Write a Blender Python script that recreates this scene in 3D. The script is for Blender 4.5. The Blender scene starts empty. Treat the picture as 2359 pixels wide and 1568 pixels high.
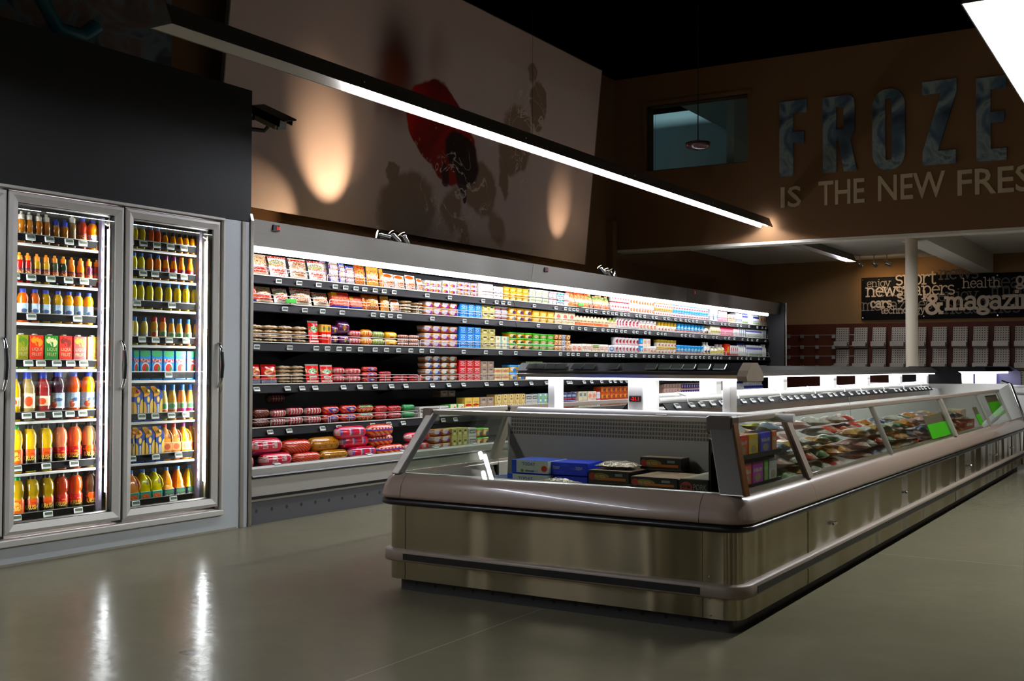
import bpy, bmesh, math, random
from mathutils import Vector, Matrix
R = math.radians
PI = math.pi
sc = bpy.context.scene
col = sc.collection
rnd = random.Random(7)

# ---------------------------------------------------------------- camera, world, exposure
FPX, IW, IH = 2552.9, 2359, 1568
YAW, PITCH, ROLL = R(31.511), R(1.3535), R(0.2048)
CAM = Vector((0, 0, 1.1))
_f = Vector((-math.sin(YAW)*math.cos(PITCH), math.cos(YAW)*math.cos(PITCH), math.sin(PITCH)))
_r0 = Vector((math.cos(YAW), math.sin(YAW), 0))
_u0 = _r0.cross(_f)
_r = _r0*math.cos(ROLL) + _u0*math.sin(ROLL)
_u = -_r0*math.sin(ROLL) + _u0*math.cos(ROLL)
cd = bpy.data.cameras.new('camera')
cam = bpy.data.objects.new('camera', cd)
col.objects.link(cam)
cd.sensor_fit = 'HORIZONTAL'
cd.sensor_width = 36.0
cd.lens = FPX/IW*36.0
cd.clip_start = 0.05
cam.matrix_world = Matrix((( _r.x, _u.x, -_f.x, CAM.x), (_r.y, _u.y, -_f.y, CAM.y), (_r.z, _u.z, -_f.z, CAM.z), (0, 0, 0, 1)))
sc.camera = cam
sc.view_settings.view_transform = 'Standard'
sc.view_settings.look = 'None'
sc.view_settings.gamma = 1.0
sc.view_settings.exposure = 0.4
sc.view_settings.use_curve_mapping = False
cy = sc.cycles
cy.max_bounces = 7
cy.diffuse_bounces = 3
cy.glossy_bounces = 4
cy.transmission_bounces = 5
cy.transparent_max_bounces = 14
cy.caustics_reflective = False
cy.caustics_refractive = False
cy.sample_clamp_indirect = 4.0
w = bpy.data.worlds.new('dim_store')
sc.world = w
w.use_nodes = True
# dim far-off store interior: uneven warm glow around the horizon
_n, _l = w.node_tree.nodes, w.node_tree.links
_g = _n.new('ShaderNodeTexCoord'); _mp = _n.new('ShaderNodeMapping'); _mp.inputs['Scale'].default_value = (4.0, 4.0, 0.6)
_nz = _n.new('ShaderNodeTexNoise'); _nz.inputs['Scale'].default_value = 2.2; _nz.inputs['Detail'].default_value = 3
_cr = _n.new('ShaderNodeValToRGB'); _e = _cr.color_ramp.elements
_e[0].position, _e[0].color = 0.40, (0.10, 0.085, 0.065, 1)
_e[1].position, _e[1].color = 0.68, (5.3, 4.8, 3.9, 1)
_e2 = _e.new(0.56); _e2.color = (0.68, 0.58, 0.46, 1)
_l.new(_g.outputs['Generated'], _mp.inputs[0]); _l.new(_mp.outputs[0], _nz.inputs['Vector']); _l.new(_nz.outputs[0], _cr.inputs[0]); _l.new(_cr.outputs[0], _n['Background'].inputs[0])
_n['Background'].inputs[1].default_value = 0.085

def ray(px, py):
    return _r*((px-IW/2)/FPX) - _u*((py-IH/2)/FPX) + _f
def atx(px, py, x):
    d = ray(px, py); return CAM + d*((x-CAM.x)/d.x)
def aty(px, py, y):
    d = ray(px, py); return CAM + d*((y-CAM.y)/d.y)
def atz(px, py, z):
    d = ray(px, py); return CAM + d*((z-CAM.z)/d.z)

# strengths of the lamps of the place
E_LAMP, E_CASE, E_LED, E_CANOPY, E_RIGHT = 120.0, 15.0, 58.0, 5.0, 190.0

# ---------------------------------------------------------------- tagging
def tag(o, label=None, cat=None, group=None, kind=None):
    if label: o['label'] = label
    if cat: o['category'] = cat
    if group: o['group'] = group
    if kind: o['kind'] = kind
    return o
def thing(name, label, cat, loc=(0, 0, 0), rotz=0, group=None):
    o = bpy.data.objects.new(name, None)
    o.empty_display_size = 0.05
    col.objects.link(o); o.location = loc; o.rotation_euler = (0, 0, rotz)
    return tag(o, label, cat, group)
ORD = ['first', 'second', 'third', 'fourth', 'fifth', 'sixth', 'seventh', 'eighth', 'ninth', 'tenth', 'eleventh', 'twelfth',
       'thirteenth', 'fourteenth', 'fifteenth', 'sixteenth', 'seventeenth', 'eighteenth', 'nineteenth', 'twentieth',
       'twenty-first', 'twenty-second', 'twenty-third', 'twenty-fourth', 'twenty-fifth', 'twenty-sixth']

# ---------------------------------------------------------------- materials
def srgb(c):
    if isinstance(c, str):
        c = c.lstrip('#'); c = [int(c[i:i+2], 16)/255 for i in (0, 2, 4)]
    return tuple((x/12.92 if x <= 0.04045 else ((x+0.055)/1.055)**2.4) for x in c) + (1.0,)
MATS = {}
def mat(name, c, rough=0.5, metal=0.0, coat=0.0, spec=0.5, emit=None, es=0.0, aniso=0):
    if name in MATS: return MATS[name]
    m = bpy.data.materials.new(name); m.use_nodes = True
    b = m.node_tree.nodes['Principled BSDF']
    b.inputs['Base Color'].default_value = srgb(c)
    b.inputs['Roughness'].default_value = rough
    b.inputs['Metallic'].default_value = metal
    b.inputs['Coat Weight'].default_value = coat
    b.inputs['Specular IOR Level'].default_value = spec
    if emit:
        b.inputs['Emission Color'].default_value = srgb(emit)
        b.inputs['Emission Strength'].default_value = es
    MATS[name] = m
    return m
class NT:
    def __init__(s, m):
        s.t = m.node_tree; s.n = s.t.nodes; s.l = s.t.links
        s.b = s.n['Principled BSDF']
    def node(s, typ, **kw):
        n = s.n.new(typ)
        for k, v in kw.items(): setattr(n, k, v)
        return n
    def inp(s, sock, v):
        if isinstance(v, bpy.types.NodeSocket): s.l.new(v, sock)
        else: sock.default_value = v
    def math(s, op, a, b=0.0, c=0.0):
        n = s.node('ShaderNodeMath', operation=op)
        for i, v in enumerate((a, b, c)): s.inp(n.inputs[i], v)
        return n.outputs[0]
    def vm(s, op, a, b=(0, 0, 0)):
        n = s.node('ShaderNodeVectorMath', operation=op)
        s.inp(n.inputs[0], a); s.inp(n.inputs[1], b)
        return n.outputs['Value'] if op in ('LENGTH', 'DOT_PRODUCT') else n.outputs['Vector']
    def mix(s, f, a, b):
        n = s.node('ShaderNodeMix', data_type='RGBA')
        s.inp(n.inputs[0], f); s.inp(n.inputs[6], a); s.inp(n.inputs[7], b)
        return n.outputs[2]
    def noise(s, v, scale, detail=3, dist=0.0, rough=0.5):
        n = s.node('ShaderNodeTexNoise')
        if v is not None: s.l.new(v, n.inputs['Vector'])
        n.inputs['Scale'].default_value = scale; n.inputs['Detail'].default_value = detail
        n.inputs['Distortion'].default_value = dist; n.inputs['Roughness'].default_value = rough
        return n
    def ramp(s, f, stops):
        n = s.node('ShaderNodeValToRGB')
        e = n.color_ramp.elements
        e[0].position, e[0].color = stops[0][0], srgb(stops[0][1])
        e[1].position, e[1].color = stops[-1][0], srgb(stops[-1][1])
        for p, c in stops[1:-1]:
            x = e.new(p); x.color = srgb(c)
        s.l.new(f, n.inputs[0])
        return n.outputs[0]
def newmat(name, rough=0.5, metal=0.0, coat=0.0):
    m = mat(name, (0.5, 0.5, 0.5), rough, metal, coat)
    return m, NT(m)
# printed packaging: u runs across the front, v up; layers r=rectangle, e=ellipse, s=stripes, n=print flecks
PM = {}
def vivid(c, k=1.3):
    c = c.lstrip('#') if isinstance(c, str) else c
    v = [int(c[i:i+2], 16)/255 for i in (0, 2, 4)] if isinstance(c, str) else list(c)
    g = 0.3*v[0]+0.55*v[1]+0.15*v[2]
    return tuple(min(1.0, max(0.0, g+(x-g)*k)) for x in v)
def pack(key, base, layers=(), rough=0.35, axis='X', wob=0.0, coat=0.0):
    if key in PM: return PM[key]
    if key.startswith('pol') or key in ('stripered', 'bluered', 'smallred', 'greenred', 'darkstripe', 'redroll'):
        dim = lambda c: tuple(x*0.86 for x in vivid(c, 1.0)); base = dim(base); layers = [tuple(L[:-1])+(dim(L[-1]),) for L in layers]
    base = vivid(base); layers = [tuple(L[:-1])+(vivid(L[-1]),) for L in layers]
    m, t = newmat('print_'+key, rough, 0.0, coat)
    tc = t.node('ShaderNodeTexCoord').outputs['Generated']
    if wob:
        nz = t.noise(tc, 3.0, 2)
        off = t.vm('MULTIPLY', t.vm('SUBTRACT', nz.outputs['Color'], (0.5, 0.5, 0.5)), (wob, wob, wob))
        tc = t.vm('ADD', tc, off)
    sp = t.node('ShaderNodeSeparateXYZ'); t.l.new(tc, sp.inputs[0])
    u, v = sp.outputs[axis], sp.outputs['Z']
    cb = t.node('ShaderNodeCombineXYZ'); t.l.new(u, cb.inputs[0]); t.l.new(v, cb.inputs[1])
    uv = cb.outputs[0]
    c = srgb(base)
    for L in layers:
        k = L[0]
        if k == 'r':
            _, u0, u1, v0, v1, cc = L
            f = t.math('MULTIPLY', t.math('COMPARE', u, (u0+u1)/2, (u1-u0)/2), t.math('COMPARE', v, (v0+v1)/2, (v1-v0)/2))
        elif k == 'e':
            _, cu, cv, ru, rv, cc = L
            f = t.math('LESS_THAN', t.vm('LENGTH', t.vm('MULTIPLY', t.vm('SUBTRACT', uv, (cu, cv, 0)), (1/ru, 1/rv, 0))), 1.0)
        elif k == 's':      # (s, count, 'u'|'v'|'d', duty, v0, v1, col)
            _, n, ax, duty, v0, v1, cc = L
            x = u if ax == 'u' else v if ax == 'v' else t.math('ADD', u, t.math('MULTIPLY', v, 0.6))
            f = t.math('LESS_THAN', t.math('FRACT', t.math('MULTIPLY', x, n)), duty)
            f = t.math('MULTIPLY', f, t.math('COMPARE', v, (v0+v1)/2, (v1-v0)/2))
        elif k == 'n':      # (n, scale, threshold, v0, v1, col)
            _, sca, thr, v0, v1, cc = L
            f = t.math('GREATER_THAN', t.noise(uv, sca, 2).outputs[0], thr)
            f = t.math('MULTIPLY', f, t.math('COMPARE', v, (v0+v1)/2, (v1-v0)/2))
        c = t.mix(f, c, srgb(cc))
    t.inp(t.b.inputs['Base Color'], c)
    PM[key] = m
    return m

# ---------------------------------------------------------------- mesh building
class MB:
    def __init__(s): s.v = []; s.f = []; s.m = []; s.sm = []
    def add(s, vs, fs, mi=0, smooth=False):
        o = len(s.v); s.v += [tuple(x) for x in vs]
        for f in fs:
            s.f.append([i+o for i in f]); s.m.append(mi); s.sm.append(smooth)
        return s
    def box(s, x0, x1, y0, y1, z0, z1, mi=0, mat=None):
        vs = [Vector((x, y, z)) for z in (z0, z1) for y in (y0, y1) for x in (x0, x1)]
        if mat: vs = [mat @ p for p in vs]
        return s.add(vs, [(0, 2, 3, 1), (4, 5, 7, 6), (0, 1, 5, 4), (2, 6, 7, 3), (0, 4, 6, 2), (1, 3, 7, 5)], mi)
    def rbox(s, x0, x1, y0, y1, z0, z1, c=0.004, mi=0, tap=0.0, mat=None):
        # chamfered box; tap narrows the foot
        rings = []
        def ring(z, ins, t):
            a, b, e, d = x0+ins+t, x1-ins-t, y0+ins+t, y1-ins-t
            return [(a+c, e, z), (b-c, e, z), (b, e+c, z), (b, d-c, z), (b-c, d, z), (a+c, d, z), (a, d-c, z), (a, e+c, z)]
        vs = ring(z0, c, tap) + ring(z0+c, 0, tap) + ring(z1-c, 0, 0) + ring(z1, c, 0)
        if mat: vs = [mat @ Vector(p) for p in vs]
        fs = [tuple(range(7, -1, -1)), tuple(range(24, 32))]
        for k in range(3):
            for i in range(8):
                j = (i+1) % 8
                fs.append((k*8+i, k*8+j, k*8+8+j, k*8+8+i))
        return s.add(vs, fs, mi)
    def tube(s, pts, r, n=6, mi=0, caps=True, smooth=True):
        pts = [Vector(p) for p in pts]
        rs = r if isinstance(r, (list, tuple)) else [r]*len(pts)
        rings = []
        pu = None
        for i, p in enumerate(pts):
            d = (pts[min(i+1, len(pts)-1)] - pts[max(i-1, 0)]).normalized()
            if pu is None:
                pu = d.orthogonal().normalized()
            else:
                pu = (pu - d*pu.dot(d)).normalized()
            q = d.cross(pu)
            rings.append([p + (pu*math.cos(2*PI*k/n) + q*math.sin(2*PI*k/n))*rs[i] for k in range(n)])
        vs = [x for g in rings for x in g]
        fs = []
        for i in range(len(pts)-1):
            for k in range(n):
                j = (k+1) % n
                fs.append((i*n+k, i*n+j, i*n+n+j, i*n+n+k))
        s.add(vs, fs, mi, smooth)
        if caps:
            s.add(rings[0], [tuple(range(n-1, -1, -1))], mi); s.add(rings[-1], [tuple(range(n))], mi)
        return s
    def lathe(s, prof, n=16, mi=0, c=(0, 0, 0), sx=1.0, sy=1.0):
        vs = []
        for r, z in prof:
            for k in range(n):
                a = 2*PI*k/n
                vs.append((c[0]+r*sx*math.cos(a), c[1]+r*sy*math.sin(a), c[2]+z))
        fs = []
        for i in range(len(prof)-1):
            for k in range(n):
                j = (k+1) % n
                fs.append((i*n+k, i*n+j, i*n+n+j, i*n+n+k))
        s.add(vs, fs, mi, True)
        s.add(vs[:n], [tuple(range(n-1, -1, -1))], mi); s.add(vs[-n:], [tuple(range(n))], mi)
        return s
    def prism(s, poly, y0, y1, mi=0, plane='xz'):
        n = len(poly)
        if plane == 'xz': vs = [(a, y0, b) for a, b in poly] + [(a, y1, b) for a, b in poly]
        elif plane == 'yz': vs = [(y0, a, b) for a, b in poly] + [(y1, a, b) for a, b in poly]
        else: vs = [(a, b, y0) for a, b in poly] + [(a, b, y1) for a, b in poly]
        fs = [tuple(range(n)), tuple(range(2*n-1, n-1, -1))] + [(i, i+n, (i+1) % n+n, (i+1) % n) for i in range(n)]
        return s.add(vs, fs, mi)
    def sweep(s, prof, path, mi=0, smooth=True, cap=True):
        # prof: (outward offset, z); path: plan points, outward = right-hand side
        N = len(path); n = len(prof); vs = []
        P = [Vector(p) for p in path]
        for i in range(N):
            a = P[i]-P[i-1] if i else P[1]-P[0]
            b = P[i+1]-P[i] if i < N-1 else a
            na = Vector((a.y, -a.x)).normalized(); nb = Vector((b.y, -b.x)).normalized()
            m = (na+nb); m = m/max(1e-6, m.dot(na))
            for o, z in prof: vs.append((P[i].x+m.x*o, P[i].y+m.y*o, z))
        fs = []
        for i in range(N-1):
            for k in range(n-1):
                fs.append((i*n+k, i*n+n+k, i*n+n+k+1, i*n+k+1))
        s.add(vs, fs, mi, smooth)
        return s
    def build(s, name, mats, parent=None, loc=None, rot=None, bevel=0.0, link=True):
        me = bpy.data.meshes.new(name)
        me.from_pydata(s.v, [], s.f)
        if not isinstance(mats, (list, tuple)): mats = [mats]
        for m in mats: me.materials.append(m)
        me.polygons.foreach_set('material_index', s.m)
        me.polygons.foreach_set('use_smooth', s.sm)
        bm = bmesh.new(); bm.from_mesh(me)
        bmesh.ops.recalc_face_normals(bm, faces=bm.faces[:]); bm.to_mesh(me); bm.free()
        me.update()
        return put(name, me, parent, loc, rot, bevel)
def put(name, me, parent=None, loc=None, rot=None, bevel=0.0):
    o = bpy.data.objects.new(name, me); col.objects.link(o)
    if parent is not None: o.parent = parent
    if loc is not None: o.location = loc
    if rot is not None: o.rotation_euler = rot
    if bevel:
        b = o.modifiers.new('soft_edge', 'BEVEL'); b.width = bevel; b.segments = 2; b.limit_method = 'ANGLE'; b.angle_limit = R(40)
    return o
def copy_tree(o, parent=None):
    c = o.copy(); col.objects.link(c); c.parent = parent
    for ch in o.children: copy_tree(ch, c)
    return c
def arcpath(x0, x1, yf, yb, r, n=6):
    # U-shaped plan path: left side (back to front), round corner, front, round corner, right side
    p = [(x0, yb)]
    for k in range(n+1):
        a = PI + (PI/2)*k/n; p.append((x0+r+r*math.cos(a), yf+r+r*math.sin(a)))
    for k in range(n+1):
        a = 1.5*PI + (PI/2)*k/n; p.append((x1-r+r*math.cos(a), yf+r+r*math.sin(a)))
    return p + [(x1, yb)]
_tc = {}
def text_mesh(s, bold=0.0, ext=0.0):
    k = (s, bold, ext)
    if k in _tc: return _tc[k]
    cu = bpy.data.curves.new('lettering', 'FONT'); cu.body = s; cu.offset = bold; cu.extrude = ext; cu.resolution_u = 2
    o = bpy.data.objects.new('lettering', cu); col.objects.link(o)
    dg = bpy.context.evaluated_depsgraph_get(); dg.update()
    me = bpy.data.meshes.new_from_object(o.evaluated_get(dg))
    bpy.data.objects.remove(o); bpy.data.curves.remove(cu)
    xs = [v.co.x for v in me.vertices]; ys = [v.co.y for v in me.vertices]
    dx, dy = min(xs), min(ys); W, H = max(xs)-dx, max(ys)-dy
    vs = [((v.co.x-dx)/W, (v.co.y-dy)/H, v.co.z) for v in me.vertices]
    fs = [list(p.vertices) for p in me.polygons]
    bpy.data.meshes.remove(me)
    _tc[k] = (vs, fs, W/H)
    return _tc[k]
def put_text(s, origin, U, V, w, h, m, name='lettering', parent=None, bold=0.0, bend=None, ext=0.0):
    vs, fs, asp = text_mesh(s, bold, ext)
    U, V, O = Vector(U), Vector(V), Vector(origin)
    N = U.cross(V)
    mb = MB(); out = []
    for x, y, z in vs:
        if bend:   # wrap round a cylinder of radius bend, text centre faces N
            a = (x-0.5)*w/bend
            out.append(O + U*(0.5*w + bend*math.sin(a)) + N*(bend*(math.cos(a)-1)) + V*(y*h))
        else:
            out.append(O + U*(x*w) + V*(y*h) + N*z)
    mb.add(out, fs)
    return mb.build(name, m, parent)
# ---------------------------------------------------------------- common materials
M = {}
M['black'] = mat('black_plastic', '#0b0b0c', 0.45)
M['void'] = mat('matt_black', '#040404', 0.9, spec=0.1)
M['rail'] = mat('charcoal_rail', '#060607', 0.5, spec=0.08)
M['white'] = mat('white_enamel', '#d9d8d2', 0.4)
M['liner'] = mat('pale_grey_liner', '#a29a92', 0.5)
M['alu'] = mat('satin_aluminium', '#a8a39a', 0.38, 0.75)
M['frame'] = mat('silver_door_frame', '#c4c0b8', 0.45, 0.1)
M['chrome'] = mat('chrome', '#d8d8d8', 0.12, 1.0)
M['taupe'] = mat('taupe_plastic', '#9a8678', 0.25, 0.0, 0.3)
M['rubber'] = mat('black_rubber', '#101013', 0.32)
M['kick'] = mat('dark_grey_kick_plate', '#3d3d3e', 0.55)
M['wire'] = mat('white_wire', '#c9c5ba', 0.35, 0.2)
M['tagframe'] = mat('price_tag_shell', '#d5d8d6', 0.4)
M['lcd'] = mat('price_tag_screen', '#5b6455', 0.25)
M['bluefilm'] = mat('blue_film', '#39409a', 0.3)
M['red_led'] = mat('red_digits', '#400000', 0.5, emit='#ff1208', es=2.2)
M['ivory'] = mat('ivory_paint', '#b9ae98', 0.6)
M['whitewall'] = mat('white_plaster', '#cfcabb', 0.8, spec=0.2)
M['brown'] = mat('mahogany_panel', '#4d2110', 0.55, spec=0.2)
M['lens'] = mat('spot_lens', '#fff2d0', 0.3, emit='#ffe2ae', es=14.0)
M['tube'] = mat('fluorescent_tube', '#ffffff', 0.3, emit='#eef2ff', es=E_LAMP)
M['tube_r'] = mat('fluorescent_tube_right', '#ffffff', 0.3, emit='#f6fbff', es=E_RIGHT)
M['casestrip'] = mat('case_light_diffuser', '#ffffff', 0.3, emit='#f6f4ff', es=E_CASE)
M['led'] = mat('fridge_light_strip', '#ffffff', 0.3, emit='#fbf6ff', es=E_LED)
M['canopy'] = mat('canopy_light_diffuser', '#ffffff', 0.3, emit='#f4f3ff', es=E_CANOPY)
M['reflector'] = mat('pale_reflector', '#b5afa2', 0.35, 0.3)
M['green'] = mat('fluorescent_green_card', '#62ff1e', 0.6)
M['greencard'] = mat('brown_card', '#8a7762', 0.7)

def stainless(name, c, rough, wave, sx, sz):
    m, t = newmat(name, rough, 1.0)
    tc = t.node('ShaderNodeTexCoord').outputs['Object']
    mp = t.node('ShaderNodeMapping'); t.l.new(tc, mp.inputs[0]); mp.inputs['Scale'].default_value = (sx, sx, sz)
    n = t.noise(mp.outputs[0], 1.0, 1)
    bp = t.node('ShaderNodeBump'); bp.inputs['Strength'].default_value = wave; bp.inputs['Distance'].default_value = 0.1
    t.l.new(n.outputs[0], bp.inputs['Height']); t.l.new(bp.outputs[0], t.b.inputs['Normal'])
    t.b.inputs['Anisotropic'].default_value = 0.85; t.b.inputs['Anisotropic Rotation'].default_value = 0.25
    tg = t.node('ShaderNodeTangent', direction_type='RADIAL', axis='Z'); t.l.new(tg.outputs[0], t.b.inputs['Tangent'])
    mp2 = t.node('ShaderNodeMapping'); t.l.new(tc, mp2.inputs[0]); mp2.inputs['Scale'].default_value = (3, 3, 260)
    br = t.noise(mp2.outputs[0], 1.0, 2)
    a = srgb(c); b = tuple(x*0.86 for x in a[:3]) + (1,)
    t.inp(t.b.inputs['Base Color'], t.mix(br.outputs[0], b, a))
    return m
M['steel'] = stainless('brushed_steel', '#ada389', 0.24, 1.0, 2.1, 0.35)
M['header'] = stainless('header_steel', '#9c9890', 0.36, 0.5, 1.1, 1.2)
M['steelplain'] = mat('plain_steel', '#b3aea3', 0.3, 0.95)

def glass_mat(name, tint, refl, rough=0.0, pw=3.0):
    m = bpy.data.materials.new(name); m.use_nodes = True; MATS[name] = m
    t = NT(m); t.n.remove(t.b)
    out = t.n['Material Output']
    tr = t.node('ShaderNodeBsdfTransparent'); tr.inputs[0].default_value = srgb(tint)
    gl = t.node('ShaderNodeBsdfGlossy'); gl.inputs['Roughness'].default_value = rough
    lw = t.node('ShaderNodeLayerWeight'); lw.inputs[0].default_value = 0.5
    f = t.math('MULTIPLY_ADD', t.math('POWER', lw.outputs['Facing'], pw), 0.6, refl)
    mx = t.node('ShaderNodeMixShader'); t.l.new(f, mx.inputs[0]); t.l.new(tr.outputs[0], mx.inputs[1]); t.l.new(gl.outputs[0], mx.inputs[2])
    t.l.new(mx.outputs[0], out.inputs[0])
    return m
M['glass'] = glass_mat('clear_glass', '#eff4f0', 0.03)
M['glass2'] = glass_mat('island_glass', '#eff3ee', 0.045)

def wall_mat(name, a, b, scale=1.2):
    m, t = newmat(name, 0.85)
    t.b.inputs['Specular IOR Level'].default_value = 0.2
    tc = t.node('ShaderNodeTexCoord').outputs['Object']
    n = t.noise(tc, scale, 4)
    t.inp(t.b.inputs['Base Color'], t.mix(n.outputs[0], srgb(a), srgb(b)))
    n2 = t.noise(tc, 60, 2)
    bp = t.node('ShaderNodeBump'); bp.inputs['Strength'].default_value = 0.08; bp.inputs['Distance'].default_value = 0.01
    t.l.new(n2.outputs[0], bp.inputs['Height']); t.l.new(bp.outputs[0], t.b.inputs['Normal'])
    return m
M['wall'] = wall_mat('tan_plaster', '#6a4d33', '#735539')
M['recesswall'] = wall_mat('recess_tan_plaster', '#80603c', '#896945')
M['bulk'] = mat('bulkhead_black_board', '#232323', 0.75, spec=0.25)
M['ceiling'] = mat('black_ceiling', '#020202', 0.95, spec=0.0)

def floor_mat():
    m, t = newmat('sealed_concrete', 0.2)
    tc = t.node('ShaderNodeTexCoord').outputs['Object']
    n = t.noise(tc, 0.7, 5, 0.4)
    n2 = t.noise(tc, 5.0, 5, 0.3, 0.65)
    c = t.mix(n.outputs[0], srgb('#656150'), srgb('#7c755f'))
    c = t.mix(t.math('MULTIPLY', n2.outputs[0], 0.55), c, srgb('#5a5645'))
    # saw-cut joints
    sp = t.node('ShaderNodeSeparateXYZ'); t.l.new(tc, sp.inputs[0])
    jx = t.math('COMPARE', sp.outputs[0], -2.53, 0.004)
    jx = t.math('MULTIPLY', jx, t.math('LESS_THAN', sp.outputs[1], 4.4))
    jy = t.math('COMPARE', sp.outputs[1], 6.77, 0.004)
    j = t.math('MAXIMUM', jx, t.math('MULTIPLY', jy, t.math('GREATER_THAN', sp.outputs[0], -1.6)))
    c = t.mix(t.math('MULTIPLY', j, 0.35), c, srgb('#a89f86'))
    # one dark scuff by the cooler reflection
    e = t.vm('LENGTH', t.vm('MULTIPLY', t.vm('SUBTRACT', tc, (-3.28, 3.00, 0)), (14.0, 20.0, 0)))
    e = t.math('ADD', e, t.math('MULTIPLY', n2.outputs[0], 0.6))
    c = t.mix(t.math('MULTIPLY', t.math('LESS_THAN', e, 1.0), 0.7), c, srgb('#33302a'))
    t.inp(t.b.inputs['Base Color'], c)
    t.inp(t.b.inputs['Roughness'], t.math('MULTIPLY_ADD', n2.outputs[0], 0.12, 0.13))
    mp = t.node('ShaderNodeMapping'); t.l.new(tc, mp.inputs[0]); mp.inputs['Scale'].default_value = (14, 14, 14)
    n3 = t.noise(mp.outputs[0], 1.0, 3)
    bp = t.node('ShaderNodeBump'); bp.inputs['Strength'].default_value = 0.14; bp.inputs['Distance'].default_value = 0.01
    t.l.new(n3.outputs[0], bp.inputs['Height']); t.l.new(bp.outputs[0], t.b.inputs['Normal'])
    t.b.inputs['Specular IOR Level'].default_value = 0.02
    return m
M['floor'] = floor_mat()

# ---------------------------------------------------------------- the setting
def struct(name, mb, m, bevel=0.0):
    o = mb.build(name, m, bevel=bevel); o['kind'] = 'structure'; return o
WX, FY, RY, CZ = -6.8, 13.8, 19.4, 5.08      # left wall, freezer-sign wall, recess back wall, ceiling
struct('floor', MB().box(-7.5, 7, -6, 21, -0.1, 0), M['floor'])
struct('ceiling', MB().box(-7.5, 7, -6, 16, CZ, CZ+0.2), M['ceiling'])
struct('wall_left', MB().box(WX-0.2, WX, 0, FY+.22, 0, CZ).box(WX-0.2, WX, FY+.22, RY+0.2, 0, 3.06), M['wall'])
# back wall above the recess, with the office window opening
w0, w1 = aty(1490, 395, FY), aty(1722, 215, FY)
WX0, WX1, WZ0, WZ1 = w0.x, w1.x, w0.z, w1.z
b = MB()
b.box(WX, WX0, FY, FY+0.22, 2.71, CZ); b.box(WX1, 7, FY, FY+0.22, 2.71, CZ)
b.box(WX0, WX1, FY, FY+0.22, 2.71, WZ0); b.box(WX0, WX1, FY, FY+0.22, WZ1, CZ)
struct('wall_back', b, M['wall'])
struct('trim_1', MB().box(WX+0.02, 7, FY-0.004, FY+0.23, 2.68, 2.715), M['whitewall'])     # pale underside of the lintel
struct('wall_recess', MB().box(WX, 7, RY, RY+0.2, 0, 2.96), M['recesswall'])
struct('ceiling_recess', MB().box(WX, 7, FY+0.22, RY+0.2, 2.96, 3.05), M['whitewall'])
struct('trim_2', MB().box(-3.03, -2.73, 14.12, RY, 2.66, 2.96), M['whitewall'])           # ceiling beam
struct('trim_3', MB().tube([(-2.90, 14.05, 0), (-2.90, 14.05, 2.70)], 0.072, 24), M['ivory'])  # column
struct('trim_4', MB().box(WX, WX+0.012, 13.9, 18.6, 2.22, 2.36), M['recesswall'])          # wall band
struct('trim_5', MB().box(WX, WX+0.10, 13.55, 13.68, 0, 3.1), M['wall'])                   # pilaster at corner
# office window: frame, pane and the small lit room behind
wf = MB()
fw = 0.05
wf.box(WX0-fw, WX1+fw, FY-0.02, FY+0.02, WZ1, WZ1+fw); wf.box(WX0-fw, WX0, FY-0.02, FY+0.02, WZ0, WZ1)
wo = struct('window_1', wf, M['wall'])
wm = MB()
wm.box(WX0, WX1, FY+0.03, FY+0.05, WZ0, WZ0+0.012); wm.box(WX0, WX0+0.012, FY+0.03, FY+0.05, WZ0, WZ1); wm.box(WX1-0.012, WX1, FY+0.03, FY+0.05, WZ0, WZ1); wm.box(WX0, WX1, FY+0.03, FY+0.05, WZ1-0.012, WZ1)
wm.build('window_frame', M['black'], wo)
MB().box(WX0+0.012, WX1-0.012, FY+0.038, FY+0.044, WZ0+0.012, WZ1-0.012).build('window_pane', M['glass'], wo)
M['office'] = mat('office_blue_grey_wall', '#9fb6bd', 0.8)
oy = 16.6
OX0, OX1 = -8.4, -5.25
b = MB(); b.box(OX0-.1, OX1+.1, oy, oy+0.1, 3.06, 6.2); b.box(OX0-.1, OX0, FY+.22, oy, 3.06, 6.2); b.box(OX1, OX1+.1, FY+.22, oy, 3.06, 6.2)
struct('wall_office', b, M['office'])
struct('ceiling_office', MB().box(OX0, OX1, FY+.22, oy, 6.0, 6.1), M['office'])
bm_ = aty(1699, 312, oy)
struct('trim_6', MB().box(bm_.x, OX1, FY+0.25, oy, bm_.z, 6.0), M['office'])
lt = bpy.data.lights.new('office_light', 'AREA'); lt.energy = 60; lt.size = 0.9; lt.color = (0.72, 0.92, 1.0)
lo = bpy.data.objects.new('office_light', lt); col.objects.link(lo); lo.location = (-7.0, 14.9, 5.6)

# black bulkhead over the coolers
FX = -5.52
b = MB(); b.box(WX, FX, 0, 5.555, 2.09, 3.0)
bk = struct('wall_bulkhead', b, M['bulk'])

# painted panel, upper left, behind the bulkhead
def marble(name, cols, scale, dist):
    m, t = newmat(name, 0.6)
    tc = t.node('ShaderNodeTexCoord').outputs['Object']
    n = t.noise(tc, scale, 4, dist)
    t.inp(t.b.inputs['Base Color'], t.ramp(n.outputs[0], cols))
    return m
M['ice'] = marble('ice_print', [(0.3, '#1c2a38'), (0.44, '#43596a'), (0.54, '#7c8a84'), (0.64, '#2f4456'), (0.76, '#9a947e')], 2.0, 1.4)
M['figs'] = marble('dark_fruit_print', [(0.3, '#2e3a44'), (0.48, '#6d5a50'), (0.56, '#5f7078'), (0.7, '#2a3138')], 3.0, 1.2)
pr = thing('picture_panel', 'dark marbled picture panel with teal rounded letters above the black bulkhead', 'picture', (-6.78, 4.9, 3.0))
MB().box(0, 0.03, -2.4, 1.02, 0, 1.7).build('printed_board', M['figs'], pr)
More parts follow.
